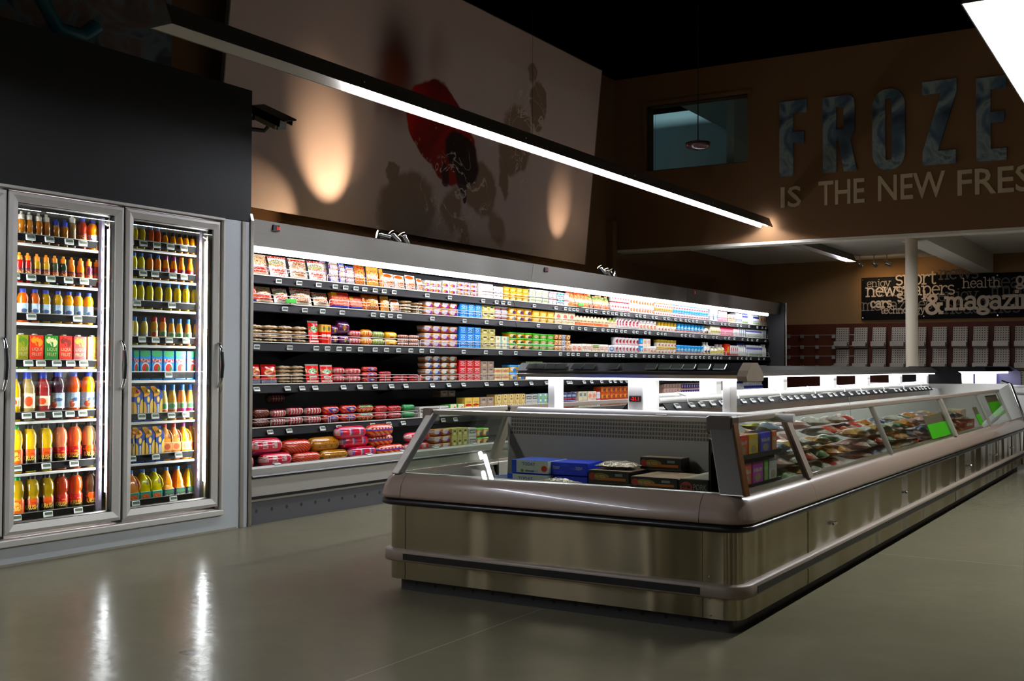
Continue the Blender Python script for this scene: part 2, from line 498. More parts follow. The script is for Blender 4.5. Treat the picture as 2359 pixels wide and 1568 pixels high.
M['teal'] = mat('teal_letter', '#2c6a7c', 0.5)
for yy, zz, hw in ((-0.72, 0.46, 0.33), (0.1, 0.45, 0.22)):
    b = MB()
    pts = [(0.04, yy-hw, zz+0.9), (0.04, yy-hw, zz+0.15), (0.04, yy-hw+0.12, zz), (0.04, yy+hw-0.12, zz), (0.04, yy+hw, zz+0.1)]
    if hw > 0.3: pts = pts[:-1] + [(0.04, yy+hw, zz+0.15), (0.04, yy+hw, zz+0.9)]
    b.tube(pts, 0.055, 6); b.build('teal_letter', M['teal'], pr)
# ---------------------------------------------------------------- strawberry-and-milk wall mural (a flat leaning print)
def mural_mat():
    m, t = newmat('mural_print', 0.42)
    g = t.node('ShaderNodeTexCoord').outputs['Generated']
    sp = t.node('ShaderNodeSeparateXYZ'); t.l.new(g, sp.inputs[0])
    cb = t.node('ShaderNodeCombineXYZ'); t.l.new(t.math('MULTIPLY', sp.outputs['Y'], 2.56), cb.inputs[0]); t.l.new(sp.outputs['Z'], cb.inputs[1])
    p0 = cb.outputs[0]
    def warp(sc_, amt):
        n = t.noise(p0, sc_, 3)
        return t.vm('ADD', p0, t.vm('MULTIPLY', t.vm('SUBTRACT', n.outputs['Color'], (0.5, 0.5, 0.5)), (amt, amt, 0)))
    w1_, w2_, w3_ = warp(4.0, 0.16), warp(10.0, 0.10), warp(2.0, 0.2)
    def ell(p, u, v, ru, rv, soft, ang=0.0):
        q = t.vm('SUBTRACT', p, (u*2.56, v, 0))
        if ang:
            n = t.node('ShaderNodeVectorRotate', rotation_type='Z_AXIS'); t.l.new(q, n.inputs['Vector']); n.inputs['Angle'].default_value = -ang
            q = n.outputs[0]
        d = t.vm('LENGTH', t.vm('MULTIPLY', q, (1/(ru*2.56), 1/rv, 0)))
        n = t.node('ShaderNodeMapRange', interpolation_type='SMOOTHSTEP'); t.l.new(d, n.inputs[0])
        n.inputs[1].default_value = 1.0; n.inputs[2].default_value = 1.0-soft; n.inputs[3].default_value = 0; n.inputs[4].default_value = 1
        return n.outputs[0]
    n = t.noise(p0, 1.6, 3, 0.6)
    c = t.mix(n.outputs[0], srgb('#d4bcb6'), srgb('#ead3cc'))
    def lay(f, cc, k=1.0):
        nonlocal c
        c = t.mix(t.math('MULTIPLY', f, k), c, srgb(cc) if isinstance(cc, str) else cc)
    # soft out-of-focus berry behind, upper middle
    lay(ell(w3_, 0.345, 0.66, 0.095, 0.34, 0.95), '#4a2015', 0.97)
    lay(ell(w3_, 0.335, 0.58, 0.06, 0.2, 0.9), '#8a3a1e', 0.8)
    lay(ell(w3_, 0.30, 0.50, 0.02, 0.12, 0.9), '#7a3c2a', 0.6)
    lay(ell(w3_, 0.45, 0.72, 0.05, 0.2, 0.95), '#9b6a62', 0.5)
    # brown milk shadows
    for u, v, ru, rv, s, a in ((0.40, 0.10, 0.085, 0.17, 0.25, 0.2), (0.60, 0.24, 0.055, 0.13, 0.2, -0.5), (0.66, 0.10, 0.03, 0.13, 0.5, 0.9),
                               (0.70, 0.50, 0.062, 0.17, 0.2, -0.3), (0.765, 0.70, 0.032, 0.11, 0.15, 0), (0.735, 0.83, 0.02, 0.06, 0.3, 0.3),
                               (0.352, 0.235, 0.016, 0.05, 0.2, 0.2), (0.52, 0.13, 0.035, 0.12, 0.4, 0), (0.67, 0.32, 0.02, 0.10, 0.3, 0.5), (0.56, 0.03, 0.02, 0.12, 0.5, 0.5)):
        lay(ell(w2_, u, v, ru, rv, s, a), '#96795f', 0.9)
    lay(ell(w3_, 0.42, 0.03, 0.13, 0.2, 0.9), '#7d706a', 0.6)
    # berry
    be = ell(w1_, 0.475, 0.44, 0.115, 0.18, 0.06, -0.5)
    vo = t.node('ShaderNodeTexVoronoi'); t.l.new(p0, vo.inputs['Vector']); vo.inputs['Scale'].default_value = 20
    seeds = t.math('LESS_THAN', vo.outputs['Distance'], 0.13)
    dk = t.noise(p0, 3.2, 3, 0.8)
    bc = t.mix(t.math('MULTIPLY_ADD', dk.outputs[0], 2.6, -0.75), srgb('#c41206'), srgb('#5a0a06'))
    bc = t.mix(t.math('MULTIPLY', seeds, 0.55), bc, srgb('#c9a050'))
    lay(be, bc)
    lay(ell(w1_, 0.535, 0.37, 0.06, 0.11, 0.2, -0.5), '#17120f', 0.96)
    lay(ell(w2_, 0.545, 0.26, 0.02, 0.07, 0.15, 0.2), '#1c0f0c', 0.95)
    lay(ell(w2_, 0.49, 0.265, 0.014, 0.045, 0.2, 0.7), '#2a0c0a', 0.9)
    lay(ell(p0, 0.553, 0.19, 0.006, 0.022, 0.2), '#20110d')
    # milk spray over the berry foot and pale drip lines
    rg = t.noise(w1_, 7.0, 4, 1.2)
    thin = t.math('COMPARE', rg.outputs[0], 0.5, 0.012)
    area = t.math('MAXIMUM', ell(w1_, 0.53, 0.2, 0.12, 0.22, 0.3), ell(w1_, 0.73, 0.56, 0.07, 0.3, 0.3))
    lay(t.math('MULTIPLY', thin, area), '#eadccf', 0.8)
    t.inp(t.b.inputs['Base Color'], c)
    return m
M['mural'] = mural_mat()
mu = thing('wall_mural', 'large leaning print of a strawberry splashing into milk above the dairy case', 'mural', (-6.66, 6.30, 2.42))
MB().box(-0.03, 0, 0, 6.35, 0, 2.49).build('printed_board', M['mural'], mu, rot=(0, math.atan2(0.24, 2.48), 0))
b = MB(); b.box(-0.034, 0.004, 6.35, 6.362, 0, 2.49); b.box(-0.034, 0.004, 0, 6.362, 2.49, 2.50); b.box(-0.034, 0.004, -0.012, 0, 0, 2.50)
b.build('edge_trim', M['alu'], mu, rot=(0, math.atan2(0.24, 2.48), 0))

# ---------------------------------------------------------------- cut-out letters on the back wall
def letter(poly_list, name, px0, px1, py0, py1, label):
    a, c = aty(px0, (py0+py1)/2, FY), aty(px1, (py0+py1)/2, FY)
    zt, zb = aty((px0+px1)/2, py0, FY).z, aty((px0+px1)/2, py1, FY).z
    mb = MB()
    W, H = c.x-a.x, zt-zb
    for poly in poly_list:
        mb.prism([(x*W, z*H) for x, z in poly], -0.03, 0.0)
    o = mb.build(name, M['ice'], loc=(a.x, FY-0.002, zb))
    return tag(o, label, 'letter', 'big cut-out letters')
def bar(x0, x1, z0, z1): return [(x0, z0), (x1, z0), (x1, z1), (x0, z1)]
def ringpoly(x0, x1, z0, z1, t, tz, n=6, r=0.42):
    out, inn = [], []
    cx = ((x0+r, z1-r*.5, 0), (x0+r, z0+r*.5, 1), (x1-r, z0+r*.5, 2), (x1-r, z1-r*.5, 3))
    segs = []
    for i, (cxx, czz, q) in enumerate(cx):
        for k in range(n+1):
            a = PI/2 + q*PI/2 + (PI/2)*k/n
            segs.append(((cxx+r*math.cos(a), czz+r*.5*math.sin(a)), (cxx+max(0.02, r-t)*math.cos(a), czz+max(0.02, (r*.5-tz))*math.sin(a))))
    return [[segs[i][0], segs[(i+1) % len(segs)][0], segs[(i+1) % len(segs)][1], segs[i][1]] for i in range(len(segs))]
letter([bar(0, .5, 0, 1), bar(.5, 1, .83, 1), bar(.5, .9, .43, .58)], 'letter_cutout', 1797, 1860, 233, 405, 'big ice-patterned letter F, first of the frozen sign')
letter([bar(0, .42, 0, 1), [(.42, .86), (1, .86), (.97, .95), (.85, 1), (.42, 1)], bar(.66, 1, .56, .86), [(.42, .42), (.86, .42), (1, .52), (1, .56), (.42, .56)], [(.50, .42), (.66, 0), (1.06, 0), (.86, .42)]], 'letter_cutout', 1897, 1970, 222, 396, 'big ice-patterned letter R, second of the frozen sign')
letter(ringpoly(0, 1, 0, 1, .4, .12), 'letter_cutout', 2011, 2086, 206, 391, 'big ice-patterned letter O, third of the frozen sign')
letter([bar(0, 1, .85, 1), bar(0, .97, 0, .16), [(0, .16), (.45, .16), (1, .85), (.55, .85)]], 'letter_cutout', 2126, 2205, 186, 379, 'big ice-patterned letter Z, fourth of the frozen sign')
letter([bar(0, .48, 0, 1), bar(.48, 1, .85, 1), bar(.48, .93, .45, .58), bar(.48, 1, 0, .14)], 'letter_cutout', 2250, 2319, 178, 371, 'big ice-patterned letter E, last seen of the frozen sign')
M['slogan'] = mat('pale_slogan_letter', '#b6a583', 0.5)
for word, px0, px1, yt, yb in (('IS', 1799, 1846, 428, 479), ('THE', 1886, 1992, 415, 474), ('NEW', 2023, 2178, 402, 464), ('FRESH', 2206, 2440, 388, 452)):
    a, c = aty(px0, yb, FY), aty(px1, yb, FY)
    h = aty(px0, yt, FY).z - a.z
    o = put_text(word, (a.x, FY-0.002, a.z), (1, 0, 0), (0, 0, 1), c.x-a.x, h*0.94, M['slogan'], 'slogan_word', bold=0.012, ext=0.008)
    tag(o, 'pale cut-out word %s on the tan wall, below the ice-patterned letters' % word, 'lettering', 'slogan words')

# ---------------------------------------------------------------- linear lamps
def trough(name, label, x, y0, y1, z, lit0, mtube, w=0.17, h=0.115, plates=4):
    t = thing(name, label, 'lamp', (x, y0, z))
    L = y1-y0; e = 0.006; hw = w/2
    b = MB()
    outer = [(-hw, 0), (-hw*0.52, h*0.8), (-hw*0.42, h), (hw*0.42, h), (hw*0.52, h*0.8), (hw, 0)]
    inner = [(hw-e, 0.0), (hw*0.52-e, h*0.8-e), (-hw*0.52+e, h*0.8-e), (-hw+e, 0.0)]
    b.prism(outer+inner, 0, L)
    b.build('housing', mat('dark_lamp_housing', '#5a544c', 0.4, 0.4), t)
    r_ = MB()
    r_.add([(hw-e-.001, 0, 0.002), (hw*.52-e-.002, 0, h*.78-e), (-hw*.52+e+.002, 0, h*.78-e), (-hw+e+.001, 0, 0.002), (hw-e-.001, L, 0.002), (hw*.52-e-.002, L, h*.78-e), (-hw*.52+e+.002, L, h*.78-e), (-hw+e+.001, L, 0.002)], [(0, 1, 5, 4), (1, 2, 6, 5), (2, 3, 7, 6)])
    r_.build('reflector', M['reflector'], t)
    for yy in ((0.0, L) if plates == 4 else (0.0,)):
        MB().prism(outer, yy-0.004, yy+0.004).build('end_cap', mat('dark_lamp_housing', '#5a544c', 0.4, 0.4), t)
    n = max(1, round((y1-lit0)/2.0)); seg = (y1-lit0)/n
    for i in range(n):
        a = lit0-y0+i*seg
        MB().tube([(0, a+0.04, 0.035), (0, a+seg-(0.04 if plates == 4 or i < n-1 else 0.0), 0.035)], 0.016, 8).build('tube', mtube, t)
        b = MB(); b.tube([(-hw*0.8, a+0.02, 0.05), (0, a+0.02, 0.058), (hw*0.8, a+0.02, 0.05)], 0.005, 5); b.build('tube_clip', M['white'], t)
    return t
LZ = 2.885
trough('linear_lamp', 'linear lamp continuing the dairy aisle line to the left, beyond the picture edge', -4.605, -2.6, 3.0, LZ, -2.5, M['tube'])
t = trough('linear_lamp', 'long dark linear lamp with glowing tubes hanging along the dairy aisle', -4.605, 3.97, 13.72, LZ, 5.55, M['tube'], plates=1)
for yy in (0.35, 3.85, 6.3, 9.2):
    MB().tube([(0, yy, 0.115), (0, yy, CZ-LZ)], 0.0012, 5).build('hanging_wire', M['black'], t)
t = trough('linear_lamp', 'overexposed linear lamp cut off by the top right picture edge', -0.70, 5.15, 11.8, 2.70, 5.18, M['tube_r'], 0.30, 0.13)
for yy in (0.6, 3.4, 6.1):
    MB().tube([(0, yy, 0.13), (0, yy, CZ-2.70)], 0.0012, 5).build('hanging_wire', M['black'], t)
t = trough('linear_lamp', 'short linear lamp on the recess ceiling left of the column', -4.75, 15.0, 18.4, 2.84, 17.9, M['tube'])
MB().box(-0.03, 0.03, 0.4, 3.0, 0.115, 0.12).build('ceiling_plate', M['black'], t)

# ---------------------------------------------------------------- spotlights
def spot(p, d, label, en, size=R(38), blend=0.6, colr=(1, 0.70, 0.42), zfoot=None, group='small spotlights'):
    d = Vector(d).normalized()
    t = thing('spotlight', label, 'spotlight', p, 0, group)
    q = d.to_track_quat('Z', 'Y').to_euler()
    b = MB(); b.lathe([(0.016, -0.09), (0.028, -0.085), (0.030, -0.01), (0.038, 0.0), (0.040, 0.03), (0.036, 0.032)], 14)
    b.build('lamp_body', M['chrome'], t, rot=q)
    b = MB(); b.lathe([(0.0005, 0.031), (0.034, 0.033), (0.034, 0.035), (0.0005, 0.036)], 14); b.build('lens', M['lens'], t, rot=q)
    b = MB()
    z0 = (zfoot if zfoot is not None else p[2]+0.1) - p[2]
    b.tube([(-d.x*0.05, -d.y*0.05, -d.z*0.05), (-d.x*0.05, -d.y*0.05, z0)], 0.008, 6)
    b.lathe([(0.03, z0-0.004), (0.03, z0+0.006)], 12, 0, (-d.x*0.05, -d.y*0.05, 0))
    b.build('bracket', M['steelplain'], t)
    if en:
        l = bpy.data.lights.new('spot_beam', 'SPOT'); l.energy = en; l.spot_size = size; l.spot_blend = blend; l.shadow_soft_size = 0.02; l.color = colr
        o = bpy.data.objects.new('spot_beam', l); col.objects.link(o); o.parent = t
        o.location = d*0.045; o.rotation_euler = d.to_track_quat('-Z', 'Y').to_euler()
    return t
TOPZ = 2.128
spot((-6.02, 7.62, 2.245), (-0.63, -0.70, 0.20), 'left spotlight of three on the dairy case top, aimed left', 22, R(44), 0.95, zfoot=TOPZ)
spot((-6.02, 7.80, 2.255), (-0.55, -0.20, 0.66), 'middle spotlight of three on the dairy case top, under the strawberry mural', 62, R(52), 0.9, zfoot=TOPZ)
spot((-6.02, 7.95, 2.255), (-0.46, -0.10, 0.8), 'right spotlight of three on the dairy case top, under the strawberry mural', 5, R(50), 1.0, zfoot=TOPZ)
spot((-6.02, 11.86, 2.27), (-0.58, 0.0, 0.72), 'brightest spotlight, left of the far cluster below the mural corner', 26, R(42), 1.0, zfoot=TOPZ)
spot((-6.02, 12.02, 2.25), (-0.45, 0.10, 0.8), 'middle spotlight of the far cluster below the mural corner', 2, R(50), 1.0, zfoot=TOPZ)
spot((-6.02, 12.17, 2.25), (-0.45, 0.3, 0.7), 'right spotlight of the far cluster below the mural corner', 2, R(50), 1.0, zfoot=TOPZ)
for i, (dx, dd, lb) in enumerate(((0.0, (0.1, 1, -0.45), 'left'), (0.24, (0.3, 1, -0.5), 'middle'), (0.46, (0.6, 0.9, -0.3), 'right'))):
    spot((-4.66+dx, 18.65, 2.80), dd, '%s spotlight of three hanging from the recess ceiling' % lb, 9, R(75), 1.0, zfoot=2.955)

# ---------------------------------------------------------------- security camera on the bulkhead's hidden end
t = thing('security_camera', 'beige security camera with dark hood on an arm beside the black bulkhead', 'camera', (-5.80, 6.02, 2.93))
ax = Vector((0.34, 0.0, -0.22)).normalized()
a0 = aty(598, 262, 6.02); a1 = aty(648, 286, 6.02)
dv = (a1-a0); L = dv.length; dv.normalize()
up = Vector((0, -0.25, 1)); up = (up - dv*up.dot(dv)).normalized(); sd = dv.cross(up)
mid = (a0+a1)/2
mw = Matrix((( dv.x, sd.x, up.x, mid.x), (dv.y, sd.y, up.y, mid.y), (dv.z, sd.z, up.z, mid.z), (0, 0, 0, 1)))
loc = Matrix.Translation(-t.location)
M['cctv'] = mat('beige_camera_case', '#c4bca0', 0.5)
MB().rbox(-L/2, L/2, -0.05, 0.05, -0.045, 0.045, 0.008, mat=loc @ mw).build('camera_case', M['cctv'], t)
hood = MB().rbox(-L/2-0.03, L/2+0.09, -0.062, 0.062, 0.05, 0.062, 0.003, mat=loc @ mw)
hood.rbox(-L/2-0.03, L/2+0.05, -0.064, -0.058, 0.0, 0.06, 0.002, mat=loc @ mw); hood.rbox(-L/2-0.03, L/2+0.05, 0.058, 0.064, 0.0, 0.06, 0.002, mat=loc @ mw)
hood.build('sun_hood', M['black'], t)
MB().box(L/2, L/2+0.012, -0.04, 0.04, -0.038, 0.038, mat=loc @ mw).build('front_window', M['lcd'], t)
MB().rbox(-L/2-0.02, -L/2, -0.055, 0.055, -0.05, 0.06, 0.004, mat=loc @ mw).build('rear_cap', M['black'], t)
j = aty(609, 301, 6.02)
MB().tube([loc @ Vector((-5.95, 5.555, j.z+0.03)), loc @ Vector((-5.95, 5.75, j.z+0.035)), loc @ Vector((j.x-0.08, 5.95, j.z+0.01)), loc @ j, loc @ (mid-up*0.045)], 0.016, 8).build('mounting_arm', mat('camera_arm', '#4a443c', 0.5), t)

# ---------------------------------------------------------------- pendant with a small glass shade
pc = aty(1608, 333, 11.3)
t = thing('pendant_lamp', 'unlit pendant lamp with small pink glass shade before the office window', 'lamp', tuple(pc))
MB().tube([(0, 0, 0.05), (0, 0, CZ-pc.z)], 0.006, 6).build('cord', M['black'], t)
b = MB(); b.lathe([(0.02, 0.05), (0.03, 0.045), (0.135, 0.02), (0.135, 0.012), (0.02, 0.03)], 24); b.build('cap_plate', M['black'], t)
b = MB(); b.lathe([(0.12, 0.02), (0.136, 0.0), (0.125, -0.03), (0.07, -0.05), (0.02, -0.055)], 24); b.build('lamp_shade', mat('pink_glass', '#5a3a40', 0.15, 0, 0.3), t)

# ---------------------------------------------------------------- slab-serif word board over the magazine racks
def arc(cx, cy_, rx, ry, a0, a1, n=14):
    return [(cx+rx*math.cos(R(a0+(a1-a0)*k/n)), cy_+ry*math.sin(R(a0+(a1-a0)*k/n))) for k in range(n+1)]
def SF(x, y, l=.2, r=.2): return [(x-l, y), (x+r, y)]
G = {
 'n': (1.15, [[(.22, 0), (.22, 1)], arc(.56, .62, .33, .34, 170, 0)+[(.89, .6), (.89, 0)], SF(.22, 0), SF(.89, 0), SF(.1, 1, .12, .12)]),
 'm': (1.7, [[(.22, 0), (.22, 1)], arc(.5, .65, .27, .31, 170, 0)+[(.77, .6), (.77, 0)], arc(1.05, .65, .27, .31, 170, 0)+[(1.32, .6), (1.32, 0)], SF(.22, 0), SF(.77, 0), SF(1.36, 0), SF(.1, 1, .12, .12)]),
 'h': (1.15, [[(.22, 0), (.22, 1.45)], arc(.56, .62, .33, .34, 170, 0)+[(.89, .6), (.89, 0)], SF(.22, 0), SF(.89, 0), SF(.1, 1.45, .12, .12)]),
 'r': (.85, [[(.22, 0), (.22, 1)], arc(.6, .62, .33, .34, 170, 60), SF(.22, 0, .2, .24), SF(.1, 1, .12, .12), [(.72, .86), (.8, .86)]]),
 'u': (1.15, [[(.22, 1)]+arc(.53, .36, .31, .36, 180, 350)+[(.89, .5)], [(.89, 1), (.89, 0)], SF(.1, 1, .12, .12), SF(.77, 1, .12, .12), SF(1.0, 0, .1, .1)]),
 'o': (1.0, [arc(.5, .5, .39, .5, 0, 360, 24)]),
 'e': (.98, [arc(.5, .5, .38, .5, 0, 315, 22), [(.12, .54), (.88, .54)]]),
 'c': (.95, [arc(.5, .5, .38, .5, 45, 315, 20), [(.76, .82), (.8, .7)]]),
 'a': (1.05, [arc(.45, .72, .33, .28, 160, 0)+[(.78, .6), (.78, .1), (.9, .02), (1.0, .02)], arc(.45, .28, .34, .28, 20, 340, 18)]),
 'd': (1.15, [arc(.5, .5, .38, .5, 0, 360, 22), [(.88, 1.45), (.88, 0)], SF(.78, 1.45, .14, .1), SF(1.0, 0, .1, .1)]),
 'p': (1.15, [arc(.62, .5, .38, .5, 0, 360, 22), [(.24, 1), (.24, -.42)], SF(.12, 1, .12, .12), SF(.24, -.42)]),
 'g': (1.1, [arc(.5, .55, .36, .45, 0, 360, 22), [(.5, .08), (.25, -.02), (.8, -.08)], arc(.5, -.25, .4, .2, 0, 360, 20), [(.85, .95), (1.02, .98)]]),
 'y': (1.05, [[(.12, 1), (.53, .05)], [(.92, 1), (.45, -.3), (.2, -.42)], SF(.12, 1), SF(.92, 1)]),
 's': (.88, [arc(.45, .75, .3, .25, 35, 270, 14)+arc(.45, .25, .32, .25, 90, -145, 14)]),
 't': (.8, [[(.34, 1.3), (.34, .2)]+arc(.52, .2, .18, .2, 180, 320, 8), [(.06, 1), (.66, 1)]]),
 'i': (.55, [[(.28, 0), (.28, 1)], SF(.28, 0), SF(.16, 1, .12, .12), [(.2, 1.35), (.36, 1.35)]]),
 'j': (.6, [[(.36, 1), (.36, -.2), (.2, -.42), (.02, -.38)], SF(.24, 1, .12, .12), [(.28, 1.35), (.44, 1.35)]]),
 'l': (.55, [[(.28, 0), (.28, 1.45)], SF(.28, 0), SF(.16, 1.45, .12, .12)]),
 'w': (1.5, [[(.12, 1), (.42, 0), (.75, .95), (1.08, 0), (1.38, 1)], SF(.12, 1), SF(1.38, 1)]),
 'v': (1.0, [[(.12, 1), (.5, 0), (.88, 1)], SF(.12, 1), SF(.88, 1)]),
 'z': (.95, [[(.15, .8), (.15, 1), (.82, 1), (.12, 0), (.85, 0), (.85, .22)]]),
 'k': (1.1, [[(.22, 0), (.22, 1.45)], [(.85, 1), (.25, .42)], [(.42, .6), (.9, 0)], SF(.22, 0), SF(.9, 0), SF(.85, 1), SF(.1, 1.45, .12, .12)]),
 '&': (1.6, [[(1.3, .05), (.45, 1.15)]+arc(.68, 1.25, .26, .25, 200, -40, 14)+[(.5, .8)]+arc(.6, .38, .42, .38, 130, 330, 14)+[(1.2, .75)], SF(1.2, .78, .16, .2), [(1.2, .05), (1.45, .05)]]),
}
def slab(word, x, z, h, m, parent, wt=.17, depth=0.0):
    # h = x-height in metres; x,z = baseline start on the board; letters stand off the board by depth
    mb = MB(); cx = 0.0; ks = 0
    for ch in word:
        adv, strokes = G[ch]
        for st in strokes:
            n = len(st)
            for i in range(n-1):
                ks += 1; dp = depth + (ks % 24)*6e-5
                p, q = Vector(st[i]), Vector(st[i+1]); d = (q-p)
                if d.length < 1e-6: continue
                d.normalize(); e = wt/2; nn = Vector((-d.y, d.x))*e
                p2, q2 = p-d*e*.55, q+d*e*.55
                mb.add([((cx+a.x)*h+x, -dp, a.y*h+z) for a in (p2-nn, q2-nn, q2+nn, p2+nn)], [(0, 1, 2, 3)])
        cx += adv*0.93
    return mb.build('lettering', m, parent)
SY = RY-0.06
sA, sB = aty(1984, 640, SY), aty(1984, 737, SY)
sg = thing('word_board', 'black board with overlapping grey and cream typewriter words over the racks', 'sign', (sA.x, SY, sB.z))
SW, SH = 4.4, sA.z-sB.z
MB().rbox(0, SW, 0, 0.03, 0, SH, 0.003).build('backing_board', mat('black_gloss_board', '#030303', 0.6, spec=0.1), sg)
W_CREAM, W_GREY, W_DARK, W_MID = mat('cream_word', '#b8a894', 0.6), mat('grey_word', '#8c8473', 0.6), mat('dim_word', '#45423c', 0.6), mat('mid_word', '#6d675c', 0.6)
def sx(px): return aty(px, 690, SY).x - sA.x
def sz(py, px=2100): return aty(px, py, SY).z - sB.z
def word(s, px, py, pxh, m, wt=.17, d=.002):
    h = pxh*(sz(600)-sz(700))/100
    # keep the word inside the board's right edge
    slab(s, sx(px), sz(py, px), h, m, sg, wt, d)
word('magazines', 1985, 715, 18, W_MID, .13, .002)
word('reads', 2010, 683, 17, W_MID, .13, .0045)
word('headlines', 2175, 722, 20, W_DARK, .16, .002)
word('enjoy', 2160, 693, 19, W_DARK, .13, .0045)
word('image', 2280, 682, 22, W_DARK, .14, .007)
word('read', 2285, 664, 22, W_DARK, .14, .0095)
word('news', 2163, 643, 20, W_DARK, .16, .002)
word('sport', 2062, 656, 21, W_CREAM, .16, .005)
word('enjoy', 1997, 661, 12, W_GREY, .14, .0075)
word('newspapers', 1995, 683, 20, W_CREAM, .15, .010)
word('s', 2066, 694, 17, W_CREAM, .22, .0125); word('k', 2127, 692, 15, W_CREAM, .22, .0125)
word('cars', 2005, 708, 14, W_CREAM, .26, .0125)
word('technology', 2028, 722, 11, W_CREAM, .16, .015)
word('health', 2217, 663, 15, W_CREAM, .14, .012)
word('get', 2340, 656, 18, W_CREAM, .22, .014)
word('magazines', 2178, 712, 26, W_CREAM, .26, .0175)
word('&', 2130, 722, 27, W_CREAM, .27, .020)
for px, py in ((1988, 645), (1988, 732), (2128, 728), (2298, 726), (2298, 634)):
    MB().lathe([(0.012, 0), (0.012, 0.006)], 8).build('fixing_screw', M['chrome'], sg, loc=(sx(px), -0.001, sz(py, px)), rot=(R(90), 0, 0))

# ---------------------------------------------------------------- magazine rack wall
PY = RY-0.03
p0 = aty(1812, 748, PY)
rw = thing('slat_panel', 'mahogany slatted wall panel carrying the empty magazine racks', 'panel', (p0.x-0.3, PY, 0))
PW, PT = 5.6, p0.z
MB().box(0, PW, 0, 0.02, 0.15, PT).build('panel_board', M['brown'], rw)
for py in (772, 797, 820, 843):
    z = aty(1850, py, PY).z
    MB().box(0.2, 1.5, -0.006, 0, z-0.006, z+0.006).build('slat_rail', M['alu'], rw)
for py in (774, 799, 822, 845):
    for px in (1817, 1848, 1883, 1921):
        q = aty(px, py, PY-0.03)
        MB().rbox(-0.03, 0.03, -0.02, 0.02, -0.035, 0.03, 0.004).build('rail_hook', M['alu'], rw, loc=(q.x-rw.location.x, q.y-rw.location.y-0.01, q.z))
def perf_mat():
    m, t = newmat('perforated_metal', 0.45, 0.35)
    o = t.node('ShaderNodeTexCoord').outputs['Object']
    s = t.node('ShaderNodeSeparateXYZ'); t.l.new(o, s.inputs[0])
    cb = t.node('ShaderNodeCombineXYZ'); t.l.new(s.outputs[0], cb.inputs[0]); t.l.new(s.outputs[2], cb.inputs[1])
    v = t.vm('FRACTION', t.vm('MULTIPLY', cb.outputs[0], (26, 26, 1)))
    d = t.vm('LENGTH', t.vm('SUBTRACT', v, (0.5, 0.5, 0)))
    n = t.node('ShaderNodeSeparateXYZ'); t.l.new(v, n.inputs[0])
    h = t.math('LESS_THAN', t.math('MAXIMUM', t.math('ABSOLUTE', t.math('SUBTRACT', n.outputs[0], .5)), t.math('ABSOLUTE', t.math('SUBTRACT', n.outputs[1], .5))), 0.2)
    t.inp(t.b.inputs['Base Color'], t.mix(h, srgb('#a39a8d'), srgb('#0e0c0a')))
    return m
M['perf'] = perf_mat()
rp = [1928, 1970, 2012, 2056, 2103, 2150, 2197, 2244, 2292, 2340]
nm = ['first', 'second', 'third', 'fourth', 'fifth', 'sixth', 'seventh', 'eighth', 'ninth', 'tenth']
proto = None
for row, (yt, yb) in enumerate(((752, 802), (802, 852), (852, 905))):
    for i, px in enumerate(rp):
        if row == 2 and i < 7: continue
        a, c = aty(px, yt+3, PY), aty(px, yb, PY)
        if proto is None:
            proto = thing('magazine_rack', '-', 'rack', (0, 0, 0), 0, 'perforated magazine racks')
            H = a.z-c.z; Wd = 0.222
            b = MB(); b.prism([(-0.03, 0.0), (-0.02, H), (-0.028, H), (-0.085, 0.06), (-0.038, 0.0)], 0, Wd, plane='yz'); b.build('back_plate', M['perf'], proto)
            b = MB(); b.prism([(-0.085, 0.06), (-0.19, 0.10), (-0.195, 0.04), (-0.10, 0.0), (-0.09, 0.0)], 0.0, Wd, plane='yz'); b.build('front_tray', mat('grey_tray', '#9b9184', 0.4, 0.3), proto)
            b = MB(); b.box(0, Wd, -0.2, -0.194, 0.035, 0.115); b.build('front_lip', mat('grey_tray', '#9b9184', 0.4, 0.3), proto)
            o = proto
        else: o = copy_tree(proto)
        o.location = (c.x, PY, c.z)
        o['label'] = 'empty perforated magazine rack, %s from left in the %s row' % (nm[i], ('top', 'middle', 'bottom')[row])
# ---------------------------------------------------------------- price tag (one mesh: shell, screen)
def tag_mesh(wd=0.062, ht=0.034):
    b = MB()
    b.rbox(-wd/2, wd/2, -0.008, 0, -ht/2, ht/2, 0.003, 0)
    b.box(-wd/2+0.006, wd/2-0.006, -0.0086, -0.0075, -ht*0.12, ht/2-0.005, 1)
    o = b.build('price_tag', [M['tagframe'], M['lcd']]); me = o.data
    bpy.data.objects.remove(o); return me
TAG = tag_mesh()
def put_tag(parent, loc, rot, me=None):
    return put('price_tag', me or TAG, parent, loc, rot)
YAWX = R(90)      # turns a front that faces -Y so that it faces +X

